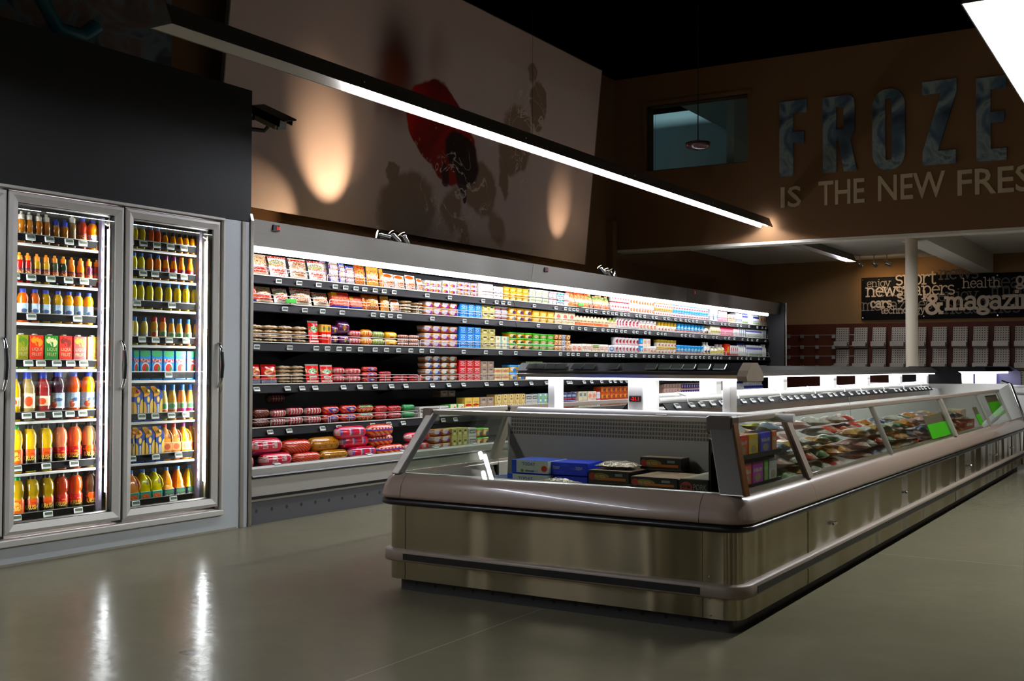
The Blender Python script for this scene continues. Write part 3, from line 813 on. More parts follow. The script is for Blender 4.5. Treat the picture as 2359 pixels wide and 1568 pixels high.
# ---------------------------------------------------------------- open dairy case: three joined units
SHZ = {1: 1.764, 2: 1.56, 3: 1.272, 4: 0.967, 5: 0.653}
SHX = {1: -5.79, 2: -5.77, 3: -5.75, 4: -5.75, 5: -5.75}
DECKZ, DECKX = 0.37, -5.58
CASE_Y = [5.575, 9.46, 13.41, 17.25]
def shy(px, X, z=1.1):
    # distance along the aisle of the point of plane x=X seen in column px at height z
    d0 = atx(px, 845, X); py = 845
    for _ in range(3):
        p = atx(px, py, X); v = Vector((X, p.y, z)) - CAM
        py = IH/2 - FPX*v.dot(_u)/v.dot(_f)
    return atx(px, py, X).y
TAGPX = {1: [641, 688, 733, 771, 795, 819, 839, 863, 884, 907, 983, 1035, 1112, 1143, 1158, 1172, 1230, 1280, 1302, 1312, 1321, 1329, 1351, 1361, 1371, 1390],
         2: [655, 701, 742, 787, 859, 880, 898, 919, 995, 1069, 1120, 1153, 1187, 1239, 1289, 1318, 1334, 1348, 1369, 1388],
         3: [590, 666, 727, 753, 780, 802, 829, 863, 889, 917, 945, 970, 994, 1067, 1118, 1152, 1187, 1243, 1290, 1308, 1319, 1331, 1352, 1372, 1389],
         4: [590, 661, 695, 725, 790, 828, 863, 901, 934, 995, 1033, 1067, 1120, 1154, 1188, 1223, 1258, 1308, 1314, 1345, 1362, 1385, 1405, 1416, 1430, 1443],
         5: [621, 665, 742, 780, 858, 895, 928, 990, 1020, 1048]}
for k in (1, 2, 3):
    x = 1400
    while x < 1790:
        TAGPX[k].append(x); x += rnd.choice((8, 9, 10, 12, 19))
TAGPX[4] += [1590, 1600, 1612, 1622, 1636, 1645, 1655]
TAGY = {k: sorted(shy(p, SHX[k]+0.02, SHZ[k]-0.03) for p in v) for k, v in TAGPX.items()}
def perfkick():
    m, t = newmat('kick_plate_with_holes', 0.55)
    o = t.node('ShaderNodeTexCoord').outputs['Object']
    s = t.node('ShaderNodeSeparateXYZ'); t.l.new(o, s.inputs[0])
    fy = t.math('SUBTRACT', t.math('FRACT', t.math('MULTIPLY', s.outputs[1], 1/0.152)), 0.5)
    e = t.math('LESS_THAN', t.math('SQRT', t.math('ADD', t.math('POWER', t.math('MULTIPLY', fy, 0.152), 2.0), t.math('POWER', t.math('SUBTRACT', s.outputs[2], 0.092), 2.0))), 0.0135)
    t.inp(t.b.inputs['Base Color'], t.mix(e, srgb('#47474a'), srgb('#0a0a0b')))
    return m
M['kickholes'] = perfkick()
M['caseback'] = mat('black_case_back', '#101011', 0.5)
M['casegrey'] = mat('grey_case_panel', '#9c988f', 0.45, 0.15)
CASES = []
where = ('left unit, nearest the glass coolers', 'middle unit, below the right half of the mural', 'right unit, farthest, running into the recess')
for ci in range(3):
    y0, y1 = CASE_Y[ci], CASE_Y[ci+1]
    L = y1-y0
    t = thing('refrigerated_case', 'open stainless dairy case, %s' % where[ci], 'refrigerator', (0, y0, 0), 0, 'joined dairy case units')
    CASES.append(t)
    MB().box(-5.575, -5.54, 0, L, 0.0, 0.16).build('kick_plate', M['kickholes'], t)
    b = MB(); b.prism([(-6.6, .16), (-5.53, .16), (-5.525, .175), (-5.525, .325), (-5.525, .385), (-5.54, .398), (-5.57, .398), (-5.585, .36), (-6.6, .36)], 0.002, L-0.002)
    b.build('base_panel', M['casegrey'], t)
    b = MB(); b.prism([(-5.53, .322), (-5.508, .322), (-5.500, .333), (-5.508, .344), (-5.53, .344)], 0, L); b.build('bumper_strip', M['rubber'], t)
    MB().box(-5.53, -5.518, 0, L, .178, .197).build('bumper_strip', M['rubber'], t)
    MB().box(-6.62, -6.45, 0, L, .36, 2.1).build('back_panel', M['caseback'], t)
    MB().box(-6.62, -5.66, 0.001, L-0.001, 2.0, 2.1).build('top_panel', M['caseback'], t)
    b = MB(); b.prism([(-5.60, 1.94), (-5.578, 1.94), (-5.555, 2.122), (-5.60, 2.128), (-5.85, 2.128), (-5.85, 2.11), (-5.62, 2.11)], 0.003, L-0.003)
    b.build('header_panel', M['header'], t)
    yl = L if ci < 2 else L-0.55
    b = MB(); b.prism([(-5.66, 1.93), (-5.66, 1.905), (-5.595, 1.897), (-5.577, 1.905), (-5.577, 1.938), (-5.60, 1.94)], 0.004, yl-0.004)
    b.build('light_strip', M['casestrip'], t)
    d = MB(); d.rbox(-0.035, 0.035, -0.006, 0.004, -0.022, 0.022, 0.003)
    q = d.build('temperature_display', M['black'], t, (-5.556, (5.84, 9.72, 13.64)[ci]-y0, 2.082), (0, 0, YAWX))
    put_text('3.8' if ci == 0 else '2', (0.0, -0.0075, -0.012), (1, 0, 0), (0, 0, 1), 0.028 if ci == 0 else 0.012, 0.022, M['red_led'], 'digits', q)
    for k in (1, 2, 3, 4, 5):
        z, X = SHZ[k], SHX[k]
        b = MB(); b.box(-6.4, X, 0.004, L-0.004, z-0.022, z)
        for yy in (0.03, L/3, 2*L/3, L-0.03): b.prism([(-6.45, z-0.02), (-6.45, z-0.13), (-6.3, z-0.09), (-5.95, z-0.02)], yy-0.01, yy+0.01)
        sh = b.build('shelf', M['caseback'], t)
        b = MB(); b.prism([(X, z+0.002), (X-0.006, z+0.002), (X-0.004, z-0.068), (X+0.026, z-0.068), (X+0.026, z-0.062), (X+0.006, z-0.014)], 0.004, L-0.004)
        b.build('ticket_rail', M['rail'], sh)
        MB().box(X-0.006, X+0.007, 0.004, L-0.004, z-0.004, z+0.004).build('shelf_lip', M['wire'], sh)
        # wire fences along the front, about a metre each with rounded ends
        nseg = 4
        for s_ in range(nseg):
            a, c = s_*L/nseg+0.012, (s_+1)*L/nseg-0.012
            if ci == 0 and s_ < 4:
                e = [0.0, 1.08, 2.26, 3.3, L]; a, c = e[s_]+0.012, e[s_+1]-0.012
            w_ = MB(); xx = X-0.004; h = 0.062
            w_.tube([(xx, a, z), (xx, a, z+h-0.02), (xx, a+0.006, z+h-0.006), (xx, a+0.02, z+h), (xx, c-0.02, z+h), (xx, c-0.006, z+h-0.006), (xx, c, z+h-0.02), (xx, c, z)], 0.0028, 5)
            w_.tube([(xx, a, z+h*0.6), (xx, c, z+h*0.6)], 0.002, 4)
            n = max(2, int((c-a)/0.2))
            for q in range(1, n): w_.tube([(xx, a+(c-a)*q/n, z), (xx, a+(c-a)*q/n, z+h)], 0.0018, 4)
            w_.build('wire_fence', M['wire'], sh)
        for ty in TAGY[k]:
            if y0+0.04 < ty < y1-0.04:
                put_tag(sh, (X+0.022, ty-y0, z-0.037), (R(-20 if k > 3 else 6), 0, YAWX))
    for ty in ((5.86, 6.9, 7.35, 7.8, 8.4) if ci == 0 else ()):
        put_tag(t, (-5.552, ty-y0, .402), (R(-70), 0, YAWX))
# stainless end panel between coolers and case, and the far end panel
b = MB(); b.prism([(-6.7, 0), (-5.51, 0), (-5.505, 0.02), (-5.505, 2.10), (-5.52, 2.15), (-5.56, 2.16), (-6.7, 2.16)], 5.545-CASE_Y[0], 5.572-CASE_Y[0])
b.build('end_panel', M['steelplain'], CASES[0], bevel=0.004)
b = MB(); b.prism([(-6.7, 0), (-5.52, 0), (-5.50, 2.08), (-5.52, 2.14), (-6.7, 2.14)], 17.252-CASE_Y[2], 17.29-CASE_Y[2])
b.build('end_panel', M['black'], CASES[2])
b = MB(); b.tube([(-5.49, 17.29-CASE_Y[2], 0), (-5.49, 17.29-CASE_Y[2], 2.13)], 0.014, 8); b.build('corner_tube', M['steelplain'], CASES[2])

# ---------------------------------------------------------------- glass door coolers
FL = {1: [1.80, 1.57, 1.344, 1.077, .777, .48, .20], 2: [1.842, 1.652, 1.459, 1.23, 1.005, .741, .479, .197]}
SX = -5.70           # shelf front
t = thing('glass_door_cooler', 'white walk-in cooler front with silver framed glass doors and lit drinks', 'refrigerator', (0, 0, 0))
COOL = t
YC0, YC1 = 0.5, 5.54
D = [(0.572, 1.34), (1.356, 2.125), (2.14, 2.913), (2.93, 3.705), (3.722, 4.487), (4.506, 5.270)]
b = MB()
b.box(-6.6, FX, YC0, YC1, 0, 0.10); b.box(-6.6, FX, 5.302, YC1, 0.10, 2.086)
b.build('white_casing', mat('cold_white_panel', '#b2b6b8', 0.45), t)
b = MB(); b.box(-6.62, -6.55, YC0, YC1, 0.1, 2.086); b.box(-6.6, -5.6, YC0, 5.302, 2.03, 2.086); b.box(-6.6, -5.56, 5.285, 5.302, 0.1, 2.05)
b.build('inner_lining', mat('dim_inner_lining', '#5d5b58', 0.6), t)
MB().box(-6.6, -5.6, YC0, 5.302, 0.1, 0.14).build('inner_floor', M['alu'], t)
MB().rbox(FX, FX+0.012, 5.465, 5.50, 0, 2.086, 0.003).build('corner_strip', M['alu'], t)
MB().rbox(FX-0.06, FX+0.02, YC0, 5.30, 2.068, 2.086, 0.003).build('top_trim', M['frame'], t)
b = MB(); b.rbox(FX-0.06, FX+0.022, YC0, 5.31, 0.105, 0.145, 0.006); b.rbox(FX-0.06, FX+0.02, 5.285, 5.305, 0.145, 2.068, 0.003); b.build('sill_trim', M['frame'], t)
MB().box(FX-0.004, FX+0.006, YC0, 5.44, 0.0, 0.012).build('floor_sealant', mat('stained_sealant', '#8d8878', 0.8), t)
bb = MB()
for yy in (1.348, 2.132, 2.921, 3.7135, 4.4965): bb.box(-5.60, FX-0.012, yy-0.012, yy+0.012, 0.15, 2.065)
bb.build('mullion', M['black'], t)
fwid = 0.055
def frame_mesh(y0, y1, z0, z1, fw, x0, x1):
    b = MB()
    o = [(y0, z0), (y1, z0), (y1, z1), (y0, z1)]; i_ = [(y0+fw, z0+fw), (y1-fw, z0+fw), (y1-fw, z1-fw), (y0+fw, z1-fw)]
    m_ = [(y0+fw*.35, z0+fw*.35), (y1-fw*.35, z0+fw*.35), (y1-fw*.35, z1-fw*.35), (y0+fw*.35, z1-fw*.35)]
    for k in range(4):
        j = (k+1) % 4
        vs = [(x0, *o[k]), (x0, *o[j]), (x1-.01, *o[j]), (x1-.01, *o[k]), (x1, *m_[k]), (x1, *m_[j]), (x1-.012, *i_[j]), (x1-.012, *i_[k]), (x0, *i_[k]), (x0, *i_[j])]
        b.add(vs, [(0, 1, 2, 3), (3, 2, 5, 4), (4, 5, 6, 7), (7, 6, 9, 8), (8, 9, 1, 0)])
    return b
for di, (a, c) in enumerate(D):
    dr = frame_mesh(a, c, 0.168, 2.056, fwid, FX-0.03, FX+0.012).build('door', M['frame'], t)
    MB().box(FX-0.012, FX-0.006, a+fwid-.006, c-fwid+.006, 0.168+fwid-.006, 2.056-fwid+.006).build('door_glass', M['glass'], dr)
    g = frame_mesh(a+fwid, c-fwid, 0.168+fwid, 2.056-fwid, 0.010, FX-0.045, FX-0.012).build('door_seal', M['black'], dr)
    hy = c-0.022
    b = MB(); b.tube([(FX+.012, hy, 1.245), (FX+.03, hy, 1.24), (FX+.046, hy, 1.20), (FX+.052, hy, 1.10), (FX+.046, hy, 1.005), (FX+.03, hy, .965), (FX+.012, hy, .96)], 0.011, 8); b.build('handle', M['chrome'], dr)
    b = MB(); b.tube([(FX+.052, hy, 1.19), (FX+.060, hy, 1.10), (FX+.052, hy, 1.02)], 0.012, 8); b.build('handle_grip', M['rubber'], dr)
    # lit jamb: light strip, slotted upright, cord loop
    jy = c-0.022
    MB().rbox(-5.635, -5.60, jy-0.007, jy+0.009, 0.33, 1.93, 0.003).build('light_strip', M['led'], t)
    if di < 4: continue
    MB().box(-5.64, -5.565, jy+0.012, jy+0.021, 0.2, 2.0).build('lamp_bracket', mat('cream_bracket', '#cabf95', 0.5), t)
    b = MB(); b.tube([(-5.60, jy-0.04, 1.95), (-5.59, jy-0.01, 1.99), (-5.59, jy+0.012, 1.985), (-5.59, jy+0.022, 1.93)], 0.014, 7); b.build('cable_loop', M['white'], t)
    b = MB(); uy = c-0.040
    b.box(-5.70, -5.67, uy, uy+0.022, 0.14, 2.0); b.build('shelf_upright', mat('violet_grey_upright', '#5d596c', .5), t)
    b = MB()
    for q in range(26): b.box(-5.6695, -5.666, uy+0.004, uy+0.018, 0.26+q*0.064, 0.285+q*0.064)
    b.build('upright_slots', mat('slot_violet_grey', '#544f6b', 0.6), t)
    y0, y1 = a+0.02, c-0.046
    for si, z in enumerate(FL[di-3]):
        b = MB(); b.box(-6.4, SX, y0, y1, z-0.012, z)
        sh = b.build('shelf', mat('wire_shelf_dark', '#6f5a4c', 0.35, 0.3), t)
        MB().rbox(SX, SX+0.012, y0, y1, z-0.016, z, 0.003).build('shelf_lip', M['white'], sh)
        MB().prism([(SX, z+0.012), (SX+0.003, z+0.012), (SX+0.010, z+0.052), (SX+0.006, z+0.052)], y0, y1-0.01).build('ticket_rail', M['rail'], sh)
        MB().box(SX+0.006, SX+0.012, y0, y1-0.008, z+0.052, z+0.056).build('clear_edge', M['alu'], sh)
        n = ((5, 5, 2, 6, 6, 3, 3), (5, 5, 2, 5, 1, 5, 3, 2))[di-4][si]
        for q in range(n):
            ty = y0+0.06+(y1-y0-0.11)*(q+0.4+0.3*rnd.random())/n
            put_tag(sh, (SX+0.014, ty, z+0.032), (R(-8), 0, YAWX))

# ---------------------------------------------------------------- freezer islands
IX0, IX1, IYF = -3.40, -1.58, 4.36
CXI = (IX0+IX1)/2
BULL = [(0.0, .422)] + [(0.022+0.028*math.cos(R(a)), .440+.017*math.sin(R(a))) for a in range(-90, 91, 20)] + [(0.0, .457)]
CAS = [(0.03, .456), (0.046, .462), (0.046, .478), (0.035, .520), (0.015, .552), (-0.012, .572), (-0.04, .579), (-0.06, .578), (-0.062, .55)]
def skirt(t, path, ends=True, strips=(), holes=True):
    MB().sweep([(-0.05, .07), (-0.05, 0.0)], path).build('kick_plate', M['islkick'] if holes else M['kick'], t)
    MB().sweep([(-0.06, .062), (0.0, .062), (0.0, .158)], path, smooth=False).build('lower_panel', M['steel'], t)
    MB().sweep([(0.0, .150), (0.026, .152), (0.031, .158), (0.031, .200), (0.026, .207), (0.0, .210)], path).build('bumper_rail', M['taupe2'], t)
    MB().sweep([(0.0, .205), (0.0, .43)], path).build('side_panel', M['steel'], t)
    MB().sweep(BULL, path).build('bullnose_rail', M['rubber'], t)
    MB().sweep(CAS, path).build('upper_casing', M['taupe'], t)
M['taupe2'] = mat('taupe_bumper', '#86786a', 0.4)
def islkick():
    m, t = newmat('island_kick_plate', 0.6)
    o = t.node('ShaderNodeTexCoord').outputs['Object']
    s = t.node('ShaderNodeSeparateXYZ'); t.l.new(o, s.inputs[0])
    f = None
    for ax in (0, 1):
        fy = t.math('SUBTRACT', t.math('FRACT', t.math('MULTIPLY', s.outputs[ax], 1/0.11)), 0.5)
        e = t.math('LESS_THAN', t.math('SQRT', t.math('ADD', t.math('POWER', t.math('MULTIPLY', fy, 0.11), 2.0), t.math('POWER', t.math('SUBTRACT', s.outputs[2], 0.036), 2.0))), 0.009)
        f = e if f is None else t.math('MAXIMUM', f, e)
    t.inp(t.b.inputs['Base Color'], t.mix(f, srgb('#363637'), srgb('#070707')))
    return m
M['islkick'] = islkick()
GZ0, GZ1 = .572, .872
def quadslab(b, p, n, th):
    n = Vector(n).normalized()*th
    q = [Vector(v) for v in p]; vs = q+[v-n for v in q]
    b.add(vs, [(0, 1, 2, 3), (7, 6, 5, 4), (0, 4, 5, 1), (1, 5, 6, 2), (2, 6, 7, 3), (3, 7, 4, 0)]); return b
def beam(b, p, q, wx, wy):
    # straight member from p to q with rectangular plan section
    p, q = Vector(p), Vector(q)
    vs = [c+Vector((sx_*wx/2, sy_*wy/2, 0)) for c in (p, q) for sx_, sy_ in ((-1, -1), (1, -1), (1, 1), (-1, 1))]
    b.add(vs, [(0, 3, 2, 1), (4, 5, 6, 7), (0, 1, 5, 4), (1, 2, 6, 5), (2, 3, 7, 6), (3, 0, 4, 7)]); return b
# --- head unit across the end
HY1 = 5.30
hd = thing('freezer_cabinet', 'nearest end freezer with sloped glass front, facing the viewer across the island', 'freezer', (CXI, IYF, 0))
off = Vector((-CXI, -IYF, 0))
def H(o): o.location = Vector(o.location)+off; return o
class Loc:  # builds in world coordinates, then hangs the part below the thing
    pass
ch0 = set(hd.children)
hp = arcpath(IX0, IX1, IYF, HY1, 0.07)
skirt(hd, hp)
# black insert strips between the corner caps
MB().box(IX0+0.13, IX1-0.16, IYF-0.0335, IYF-0.0305, .162, .192).build('bumper_insert', M['black'], hd)
MB().box(IX1+0.0305, IX1+0.0335, IYF+0.13, HY1, .162, .192).build('bumper_insert', M['black'], hd)
# corner seams as thin dark lines on the steel
for p in ((IX0+0.12, IYF-0.001), (IX1-0.16, IYF-0.001)):
    MB().box(p[0]-0.0012, p[0]+0.0012, p[1], p[1]+0.002, .065, .43).build('panel_seam', M['black'], hd)
    b = MB(); vs = [(p[0]+sx_, IYF-o-.0012, z+.0006) for o, z in CAS[:8] for sx_ in (-.0011, .0011)]
    b.add(vs, [(2*k, 2*k+1, 2*k+3, 2*k+2) for k in range(7)]); b.build('casing_seam', M['black'], hd)
for p in ((IX1-0.13, .235), (IX1-0.13, .145), (IX1-0.19, .148), (IX1-0.125, .075)):
    MB().lathe([(0.004, 0), (0.004, 0.004)], 8).build('rivet', M['steelplain'], hd, (p[0], IYF-0.001, p[1]), (R(90), 0, 0))
# tub
b = MB()
b.box(IX0+.06, IX1-.06, IYF+.06, HY1-.12, .40, .42)
b.box(IX0+.05, IX1-.05, IYF+.05, IYF+.065, .42, .56); b.box(IX0+.05, IX0+.065, IYF+.05, HY1-.1, .42, .56); b.box(IX1-.065, IX1-.05, IYF+.05, HY1-.1, .42, .56)
b.build('inner_tub', M['liner'], hd)
b = MB(); quadslab(b, [(IX0+.22, HY1-.17, .42), (IX1-.31, HY1-.17, .42), (IX1-.31, HY1-.13, .735), (IX0+.22, HY1-.13, .735)], (0, -1, 0.1), 0.01)
b.build('back_wall', M['liner'], hd)
def grid_mat():
    m, t = newmat('honeycomb_air_grille', 0.5)
    o = t.node('ShaderNodeTexCoord').outputs['Object']
    s = t.node('ShaderNodeSeparateXYZ'); t.l.new(o, s.inputs[0])
    f = None
    for ax, k in ((0, 62.0), (2, 48.0)):
        e = t.math('LESS_THAN', t.math('FRACT', t.math('MULTIPLY', s.outputs[ax], k)), 0.3)
        f = e if f is None else t.math('MAXIMUM', f, e)
    t.inp(t.b.inputs['Base Color'], t.mix(f, srgb('#4a4037'), srgb('#9a8d7c')))
    return m
M['grid'] = grid_mat()
b = MB(); quadslab(b, [(IX0+.22, HY1-.13, .735), (IX1-.31, HY1-.13, .735), (IX1-.31, HY1-.12, .84), (IX0+.22, HY1-.12, .84)], (0, -1, 0), 0.012)
b.build('air_grille', M['grid'], hd)
b = MB(); b.tube([(IX0+.28, HY1-.14, .862), (IX1-.02, HY1-.14, .862)], 0.021, 12); b.build('night_blind', M['white'], hd)
MB().rbox(IX0+1.1, IX0+1.16, HY1-.168, HY1-.158, .845, .865, .002).build('blind_clip', M['alu'], hd)
MB().box(IX0+.2, IX1-.31, HY1-.12, HY1, .42, .845).build('divider', M['white'], hd)
# sloped glass: corners at foot and head
FL_, FR_ = Vector((IX0+.035, IYF+.01, GZ0)), Vector((IX1-.0, IYF+.01, GZ0))
TL_, TR_ = Vector((IX0+.125, IYF+.19, GZ1)), Vector((IX1-.125, IYF+.20, GZ1))
BR_, BTR = Vector((IX1, HY1, GZ0)), Vector((IX1-.125, HY1, GZ1))
BL_, BTL = Vector((IX0+.035, HY1, GZ0)), Vector((IX0+.125, HY1, GZ1))
b = MB(); quadslab(b, [FL_, FR_, TR_, TL_], (0, -1, .5), .006); b.build('front_glass', M['glass2'], hd)
b = MB(); quadslab(b, [FR_, BR_, BTR, TR_], (1, 0, .5), .006); b.build('side_glass', M['glass2'], hd)
b = MB(); quadslab(b, [BL_, FL_, TL_, BTL], (-1, 0, .5), .006); b.build('side_glass', M['glass2'], hd)
b = MB(); beam(b, FL_+Vector((.02, .01, 0)), TL_+Vector((.02, .01, 0)), .05, .05); b.build('corner_post', M['alu'], hd, bevel=.006)
b = MB(); beam(b, FR_+Vector((-.035, .02, 0)), TR_+Vector((-.035, .02, 0)), .11, .05); b.build('corner_post', M['steelplain'], hd, bevel=.006)
b = MB(); beam(b, FR_+Vector((.022, .02, 0)), TR_+Vector((.022, .02, 0)), .008, .05); b.build('post_edge', mat('copper_edge', '#a06a3a', .25, .8), hd)
b = MB(); b.box(TL_.x-.01, TR_.x, TL_.y-.014, TL_.y+.02, GZ1-.012, GZ1+.012); b.build('top_rail', M['steelplain'], hd, bevel=.004)
b = MB(); b.box(TR_.x-.02, TR_.x+.016, TR_.y, HY1-.03, GZ1-.014, GZ1+.012); b.build('top_rail', M['taupe2'], hd, bevel=.004)
b = MB(); b.box(TL_.x-.016, TL_.x+.02, TL_.y, HY1-.03, GZ1-.014, GZ1+.012); b.build('top_rail', M['alu'], hd, bevel=.004)
b = MB(); b.rbox(TL_.x-.03, TL_.x+.03, TL_.y-.025, TL_.y+.05, GZ1-.05, GZ1+.02, .006); b.build('post_cap', M['taupe2'], hd)
b = MB(); b.rbox(TR_.x-.09, TR_.x+.03, TR_.y-.03, TR_.y+.06, GZ1-.06, GZ1+.02, .008); b.build('post_cap', mat('dark_brown_cap', '#4d4238', .4), hd)
b = MB(); quadslab(b, [FR_+Vector((.004, .75, 0)), FR_+Vector((.004, .83, 0)), TR_+Vector((.004, .64, 0)), TR_+Vector((.004, .58, 0))], (1, 0, .5), .02)
# canopy on three posts
CY0, CYW = 5.22, 0.10
def canopy_prof():
    return [(-.10, 1.045), (-.11, 1.062), (-.085, 1.083), (-.03, 1.112), (.03, 1.112), (.085, 1.083), (.11, 1.062), (.10, 1.045)]
cx0, cx1 = -3.10, -1.86
b = MB(); b.prism([(CY0+a, z) for a, z in canopy_prof()], cx0, cx1, plane='yz'); b.build('canopy', M['steelplain'], hd)
b = MB(); b.prism([(CY0-.085, 1.034), (CY0-.085, 1.047), (CY0+.085, 1.047), (CY0+.085, 1.034)], cx0+.04, cx1-.02, plane='yz'); b.build('canopy_light', M['canopy'], hd)
b = MB(); b.prism([(CY0+a*1.15, 1.078+(z-1.078)*1.35) for a, z in canopy_prof()], cx1, cx1+.05, plane='yz'); b.build('end_cap', M['taupe2'], hd)
b = MB(); b.prism([(CY0-.10, 1.080), (CY0-.045, 1.122), (CY0-.04, 1.118), (CY0-.095, 1.076)], cx0-.01, cx1, plane='yz'); b.build('ticket_rail', M['black'], hd)
for px in (1226, 1243, 1268, 1292, 1330, 1358, 1413, 1500, 1532, 1560, 1588, 1622, 1658):
    q = aty(px, 840, CY0-.08)
    b = MB(); b.rbox(-.032, .032, -.006, 0, -.018, .026, .003); tg = b.build('ticket_holder', mat('smoky_holder', '#4a4f49', .15), hd, (q.x, CY0-.082, 1.098), (R(-52), 0, 0))
for i, (px0, px1, dp) in enumerate(((1262, 1278, .10), (1446, 1482, .2), (1664, 1683, .09))):
    a, c = aty(px0, 920, CY0-.04), aty(px1, 920, CY0-.04)
    b = MB(); b.rbox(a.x, c.x, CY0-.04, CY0-.04+dp, 0.846, 1.04, .004); po = b.build('canopy_post', M['white'], hd)
    if i == 1:
        q = aty(1463, 918, CY0-.045)
        d = MB().rbox(-.034, .034, -.008, 0, -.016, .016, .003).build('temperature_display', M['black'], po, (q.x, CY0-.041, q.z))
        put_text('-21.1', (-.022, -.0088, -.0085), (1, 0, 0), (0, 0, 1), .044, .017, M['red_led'], 'digits', d)
for c in hd.children: c.location = Vector(c.location)+off

# --- two long units behind it
def long_unit(t, y0, y1, first, last):
    o0 = set(t.children)
    L = y1-y0
    for side in (1, -1):
        x = IX1 if side > 0 else IX0
        path = [(x, y0), (x, y1)] if side > 0 else [(x, y1), (x, y0)]
        skirt(t, path)
        MB().box(x+side*.0305-.0015, x+side*.0305+.0015, y0, y1, .162, .192).build('bumper_insert', M['black'], t)
    # well, divider, ticket rail, night blinds
    b = MB(); b.box(IX0+.06, IX1-.06, y0+.002, y1-.002, .40, .42)
    b.box(IX1-.065, IX1-.05, y0, y1, .42, .56); b.box(IX0+.05, IX0+.065, y0, y1, .42, .56); b.build('inner_tub', M['liner'], t)
    ya, yb = (y0+.12 if first else y0), (y1-.75 if last else y1)
    b = MB(); b.prism([(-2.36, .42), (-2.40, .875), (-2.58, .875), (-2.62, .42)], ya, y1-.02); b.build('divider', M['white'], t)
    for s in (1, -1):
        cx = CXI+s*.09
        b = MB(); b.prism([(cx+s*.005, .905), (cx+s*.012, .907), (cx+s*.048, .868), (cx+s*.040, .866)], ya, yb); rl = b.build('ticket_rail', M['rail'], t)
        b = MB(); b.tube([(cx-s*.015, ya, .923), (cx-s*.015, yb, .923)], .015, 8); b.build('night_blind', M['white'], t)
        b = MB(); b.tube([(cx-s*.055, ya+.02, .942), (cx-s*.055, yb, .942)], .013, 8); b.build('night_blind', M['white'], t)
        if s > 0:
            yy = ya+.14
            while yy < yb-.05:
                put_tag(rl, (cx+.033, yy, .889), (R(-42), 0, YAWX)); yy += rnd.choice((.15, .17, .2, .2, .26, .42))
            yy = ya+.35
            while yy < yb:
                b = MB(); b.tube([(cx+.01, yy, .905), (cx-.015, yy+.03, .941), (cx-.06, yy+.01, .958)], .006, 5); b.build('blind_clip', M['white'], t); yy += 0.82
    # glass sides with sheet metal frames
    for s in (1, -1):
        xf, xt = (IX1, IX1-.125) if s > 0 else (IX0+.0, IX0+.125)
        ends = [y0, y0+(1.75 if first else 1.78), y1-(.85 if last else 0)]
        for i in range(len(ends)-1):
            a, c = ends[i], ends[i+1]
            b = MB(); quadslab(b, [(xf, a, GZ0), (xf, c, GZ0), (xt, c, GZ1), (xt, a, GZ1)], (s, 0, .5), .006); b.build('side_glass', M['glass2'], t)
        for i, e in enumerate(ends):
            wd = .07 if i == 0 else .025
            b = MB(); beam(b, (xf-s*.005, e+wd/2*(1 if i < len(ends)-1 else -1), GZ0), (xt-s*.005, e+wd/2*(1 if i < len(ends)-1 else -1), GZ1), .03, wd); b.build('glass_post', M['taupe2'] if i == 0 else M['alu'], t)
        b = MB(); b.box(xt-.018, xt+.016, y0, ends[-1], GZ1-.014, GZ1+.012); b.build('top_rail', M['taupe2'], t, bevel=.004)
        if last:
            b = MB(); quadslab(b, [(xf, ends[-1], GZ0), (xf, y1, GZ0), (xt, y1, GZ1+.06), (xt, ends[-1], GZ1)], (s, 0, .5), .02); b.build('end_sheet', M['white'], t)
    # canopy
    cy0_, cy1_ = y0+.45 if first else y0, y1-.3 if last else y1
    P = [(CXI+a, z) for a, z in canopy_prof()]
    b = MB(); b.prism(P, cy0_, cy1_); b.build('canopy', mat('dark_canopy', '#3b3a38', .35, .3), t)
    b = MB(); b.box(CXI-.075, CXI+.075, cy0_+.03, cy1_-.03, 1.036, 1.047); b.build('canopy_light', M['canopy'], t)
    yy = cy0_+(1.85 if first else .75)-(1.28 if first else 0)
    while yy < cy1_-.2:
        b = MB(); b.rbox(CXI-.055, CXI+.055, yy, yy+.09, .876, 1.04, .004); b.build('canopy_post', M['white'], t); yy += 1.28
    if last:
        b = MB(); b.prism([(CXI-.34, .93), (CXI-.33, 1.05), (CXI-.2, 1.12), (CXI+.2, 1.12), (CXI+.33, 1.05), (CXI+.34, .93)], cy1_-.02, cy1_+.06); b.build('end_cap', M['rail'], t)
        b = MB(); b.prism([(IX0+.1, .42), (IX0+.1, GZ1+.06), (IX1-.1, GZ1+.06), (IX1-.1, .42)], y1-.05, y1); b.build('end_wall', M['white'], t)
        b = MB(); b.tube([(IX1+.02, y1-.02, 0.06), (IX1+.04, y1-.02, .45), (IX1+.01, y1-.02, .58), (IX1-.11, y1-.02, .925), (IX1-.2, y1-.02, .955)], .022, 8); b.build('end_edge', M['chrome'], t)
    for yy, zz in (((5.75, .30), (7.45, .30)) if first else ((9.9, .29), (11.3, .29), (12.4, .29))):
        b = MB(); b.rbox(-.03, .03, -.014, 0, -.008, .008, .003); b.build('panel_latch', M['chrome'], t, (IX1+.001, yy, zz), (0, 0, YAWX))
    MB().box(IX1-.002, IX1+.0015, y0+.001, y0+.006, .065, .43).build('panel_seam', M['black'], t)
    of = -Vector(t.location)
    for c in t.children:
        if c not in o0: c.location = Vector(c.location)+of
LU1 = thing('freezer_island', 'long white freezer island unit behind the end freezer, with glass sides', 'freezer', (CXI, HY1, 0), 0, 'long freezer island units')
long_unit(LU1, HY1+.003, 9.22, True, False)
LU2 = thing('freezer_island', 'farthest long freezer island unit, closed by the white end wall', 'freezer', (CXI, 9.22, 0), 0, 'long freezer island units')
long_unit(LU2, 9.224, 13.2, False, True)
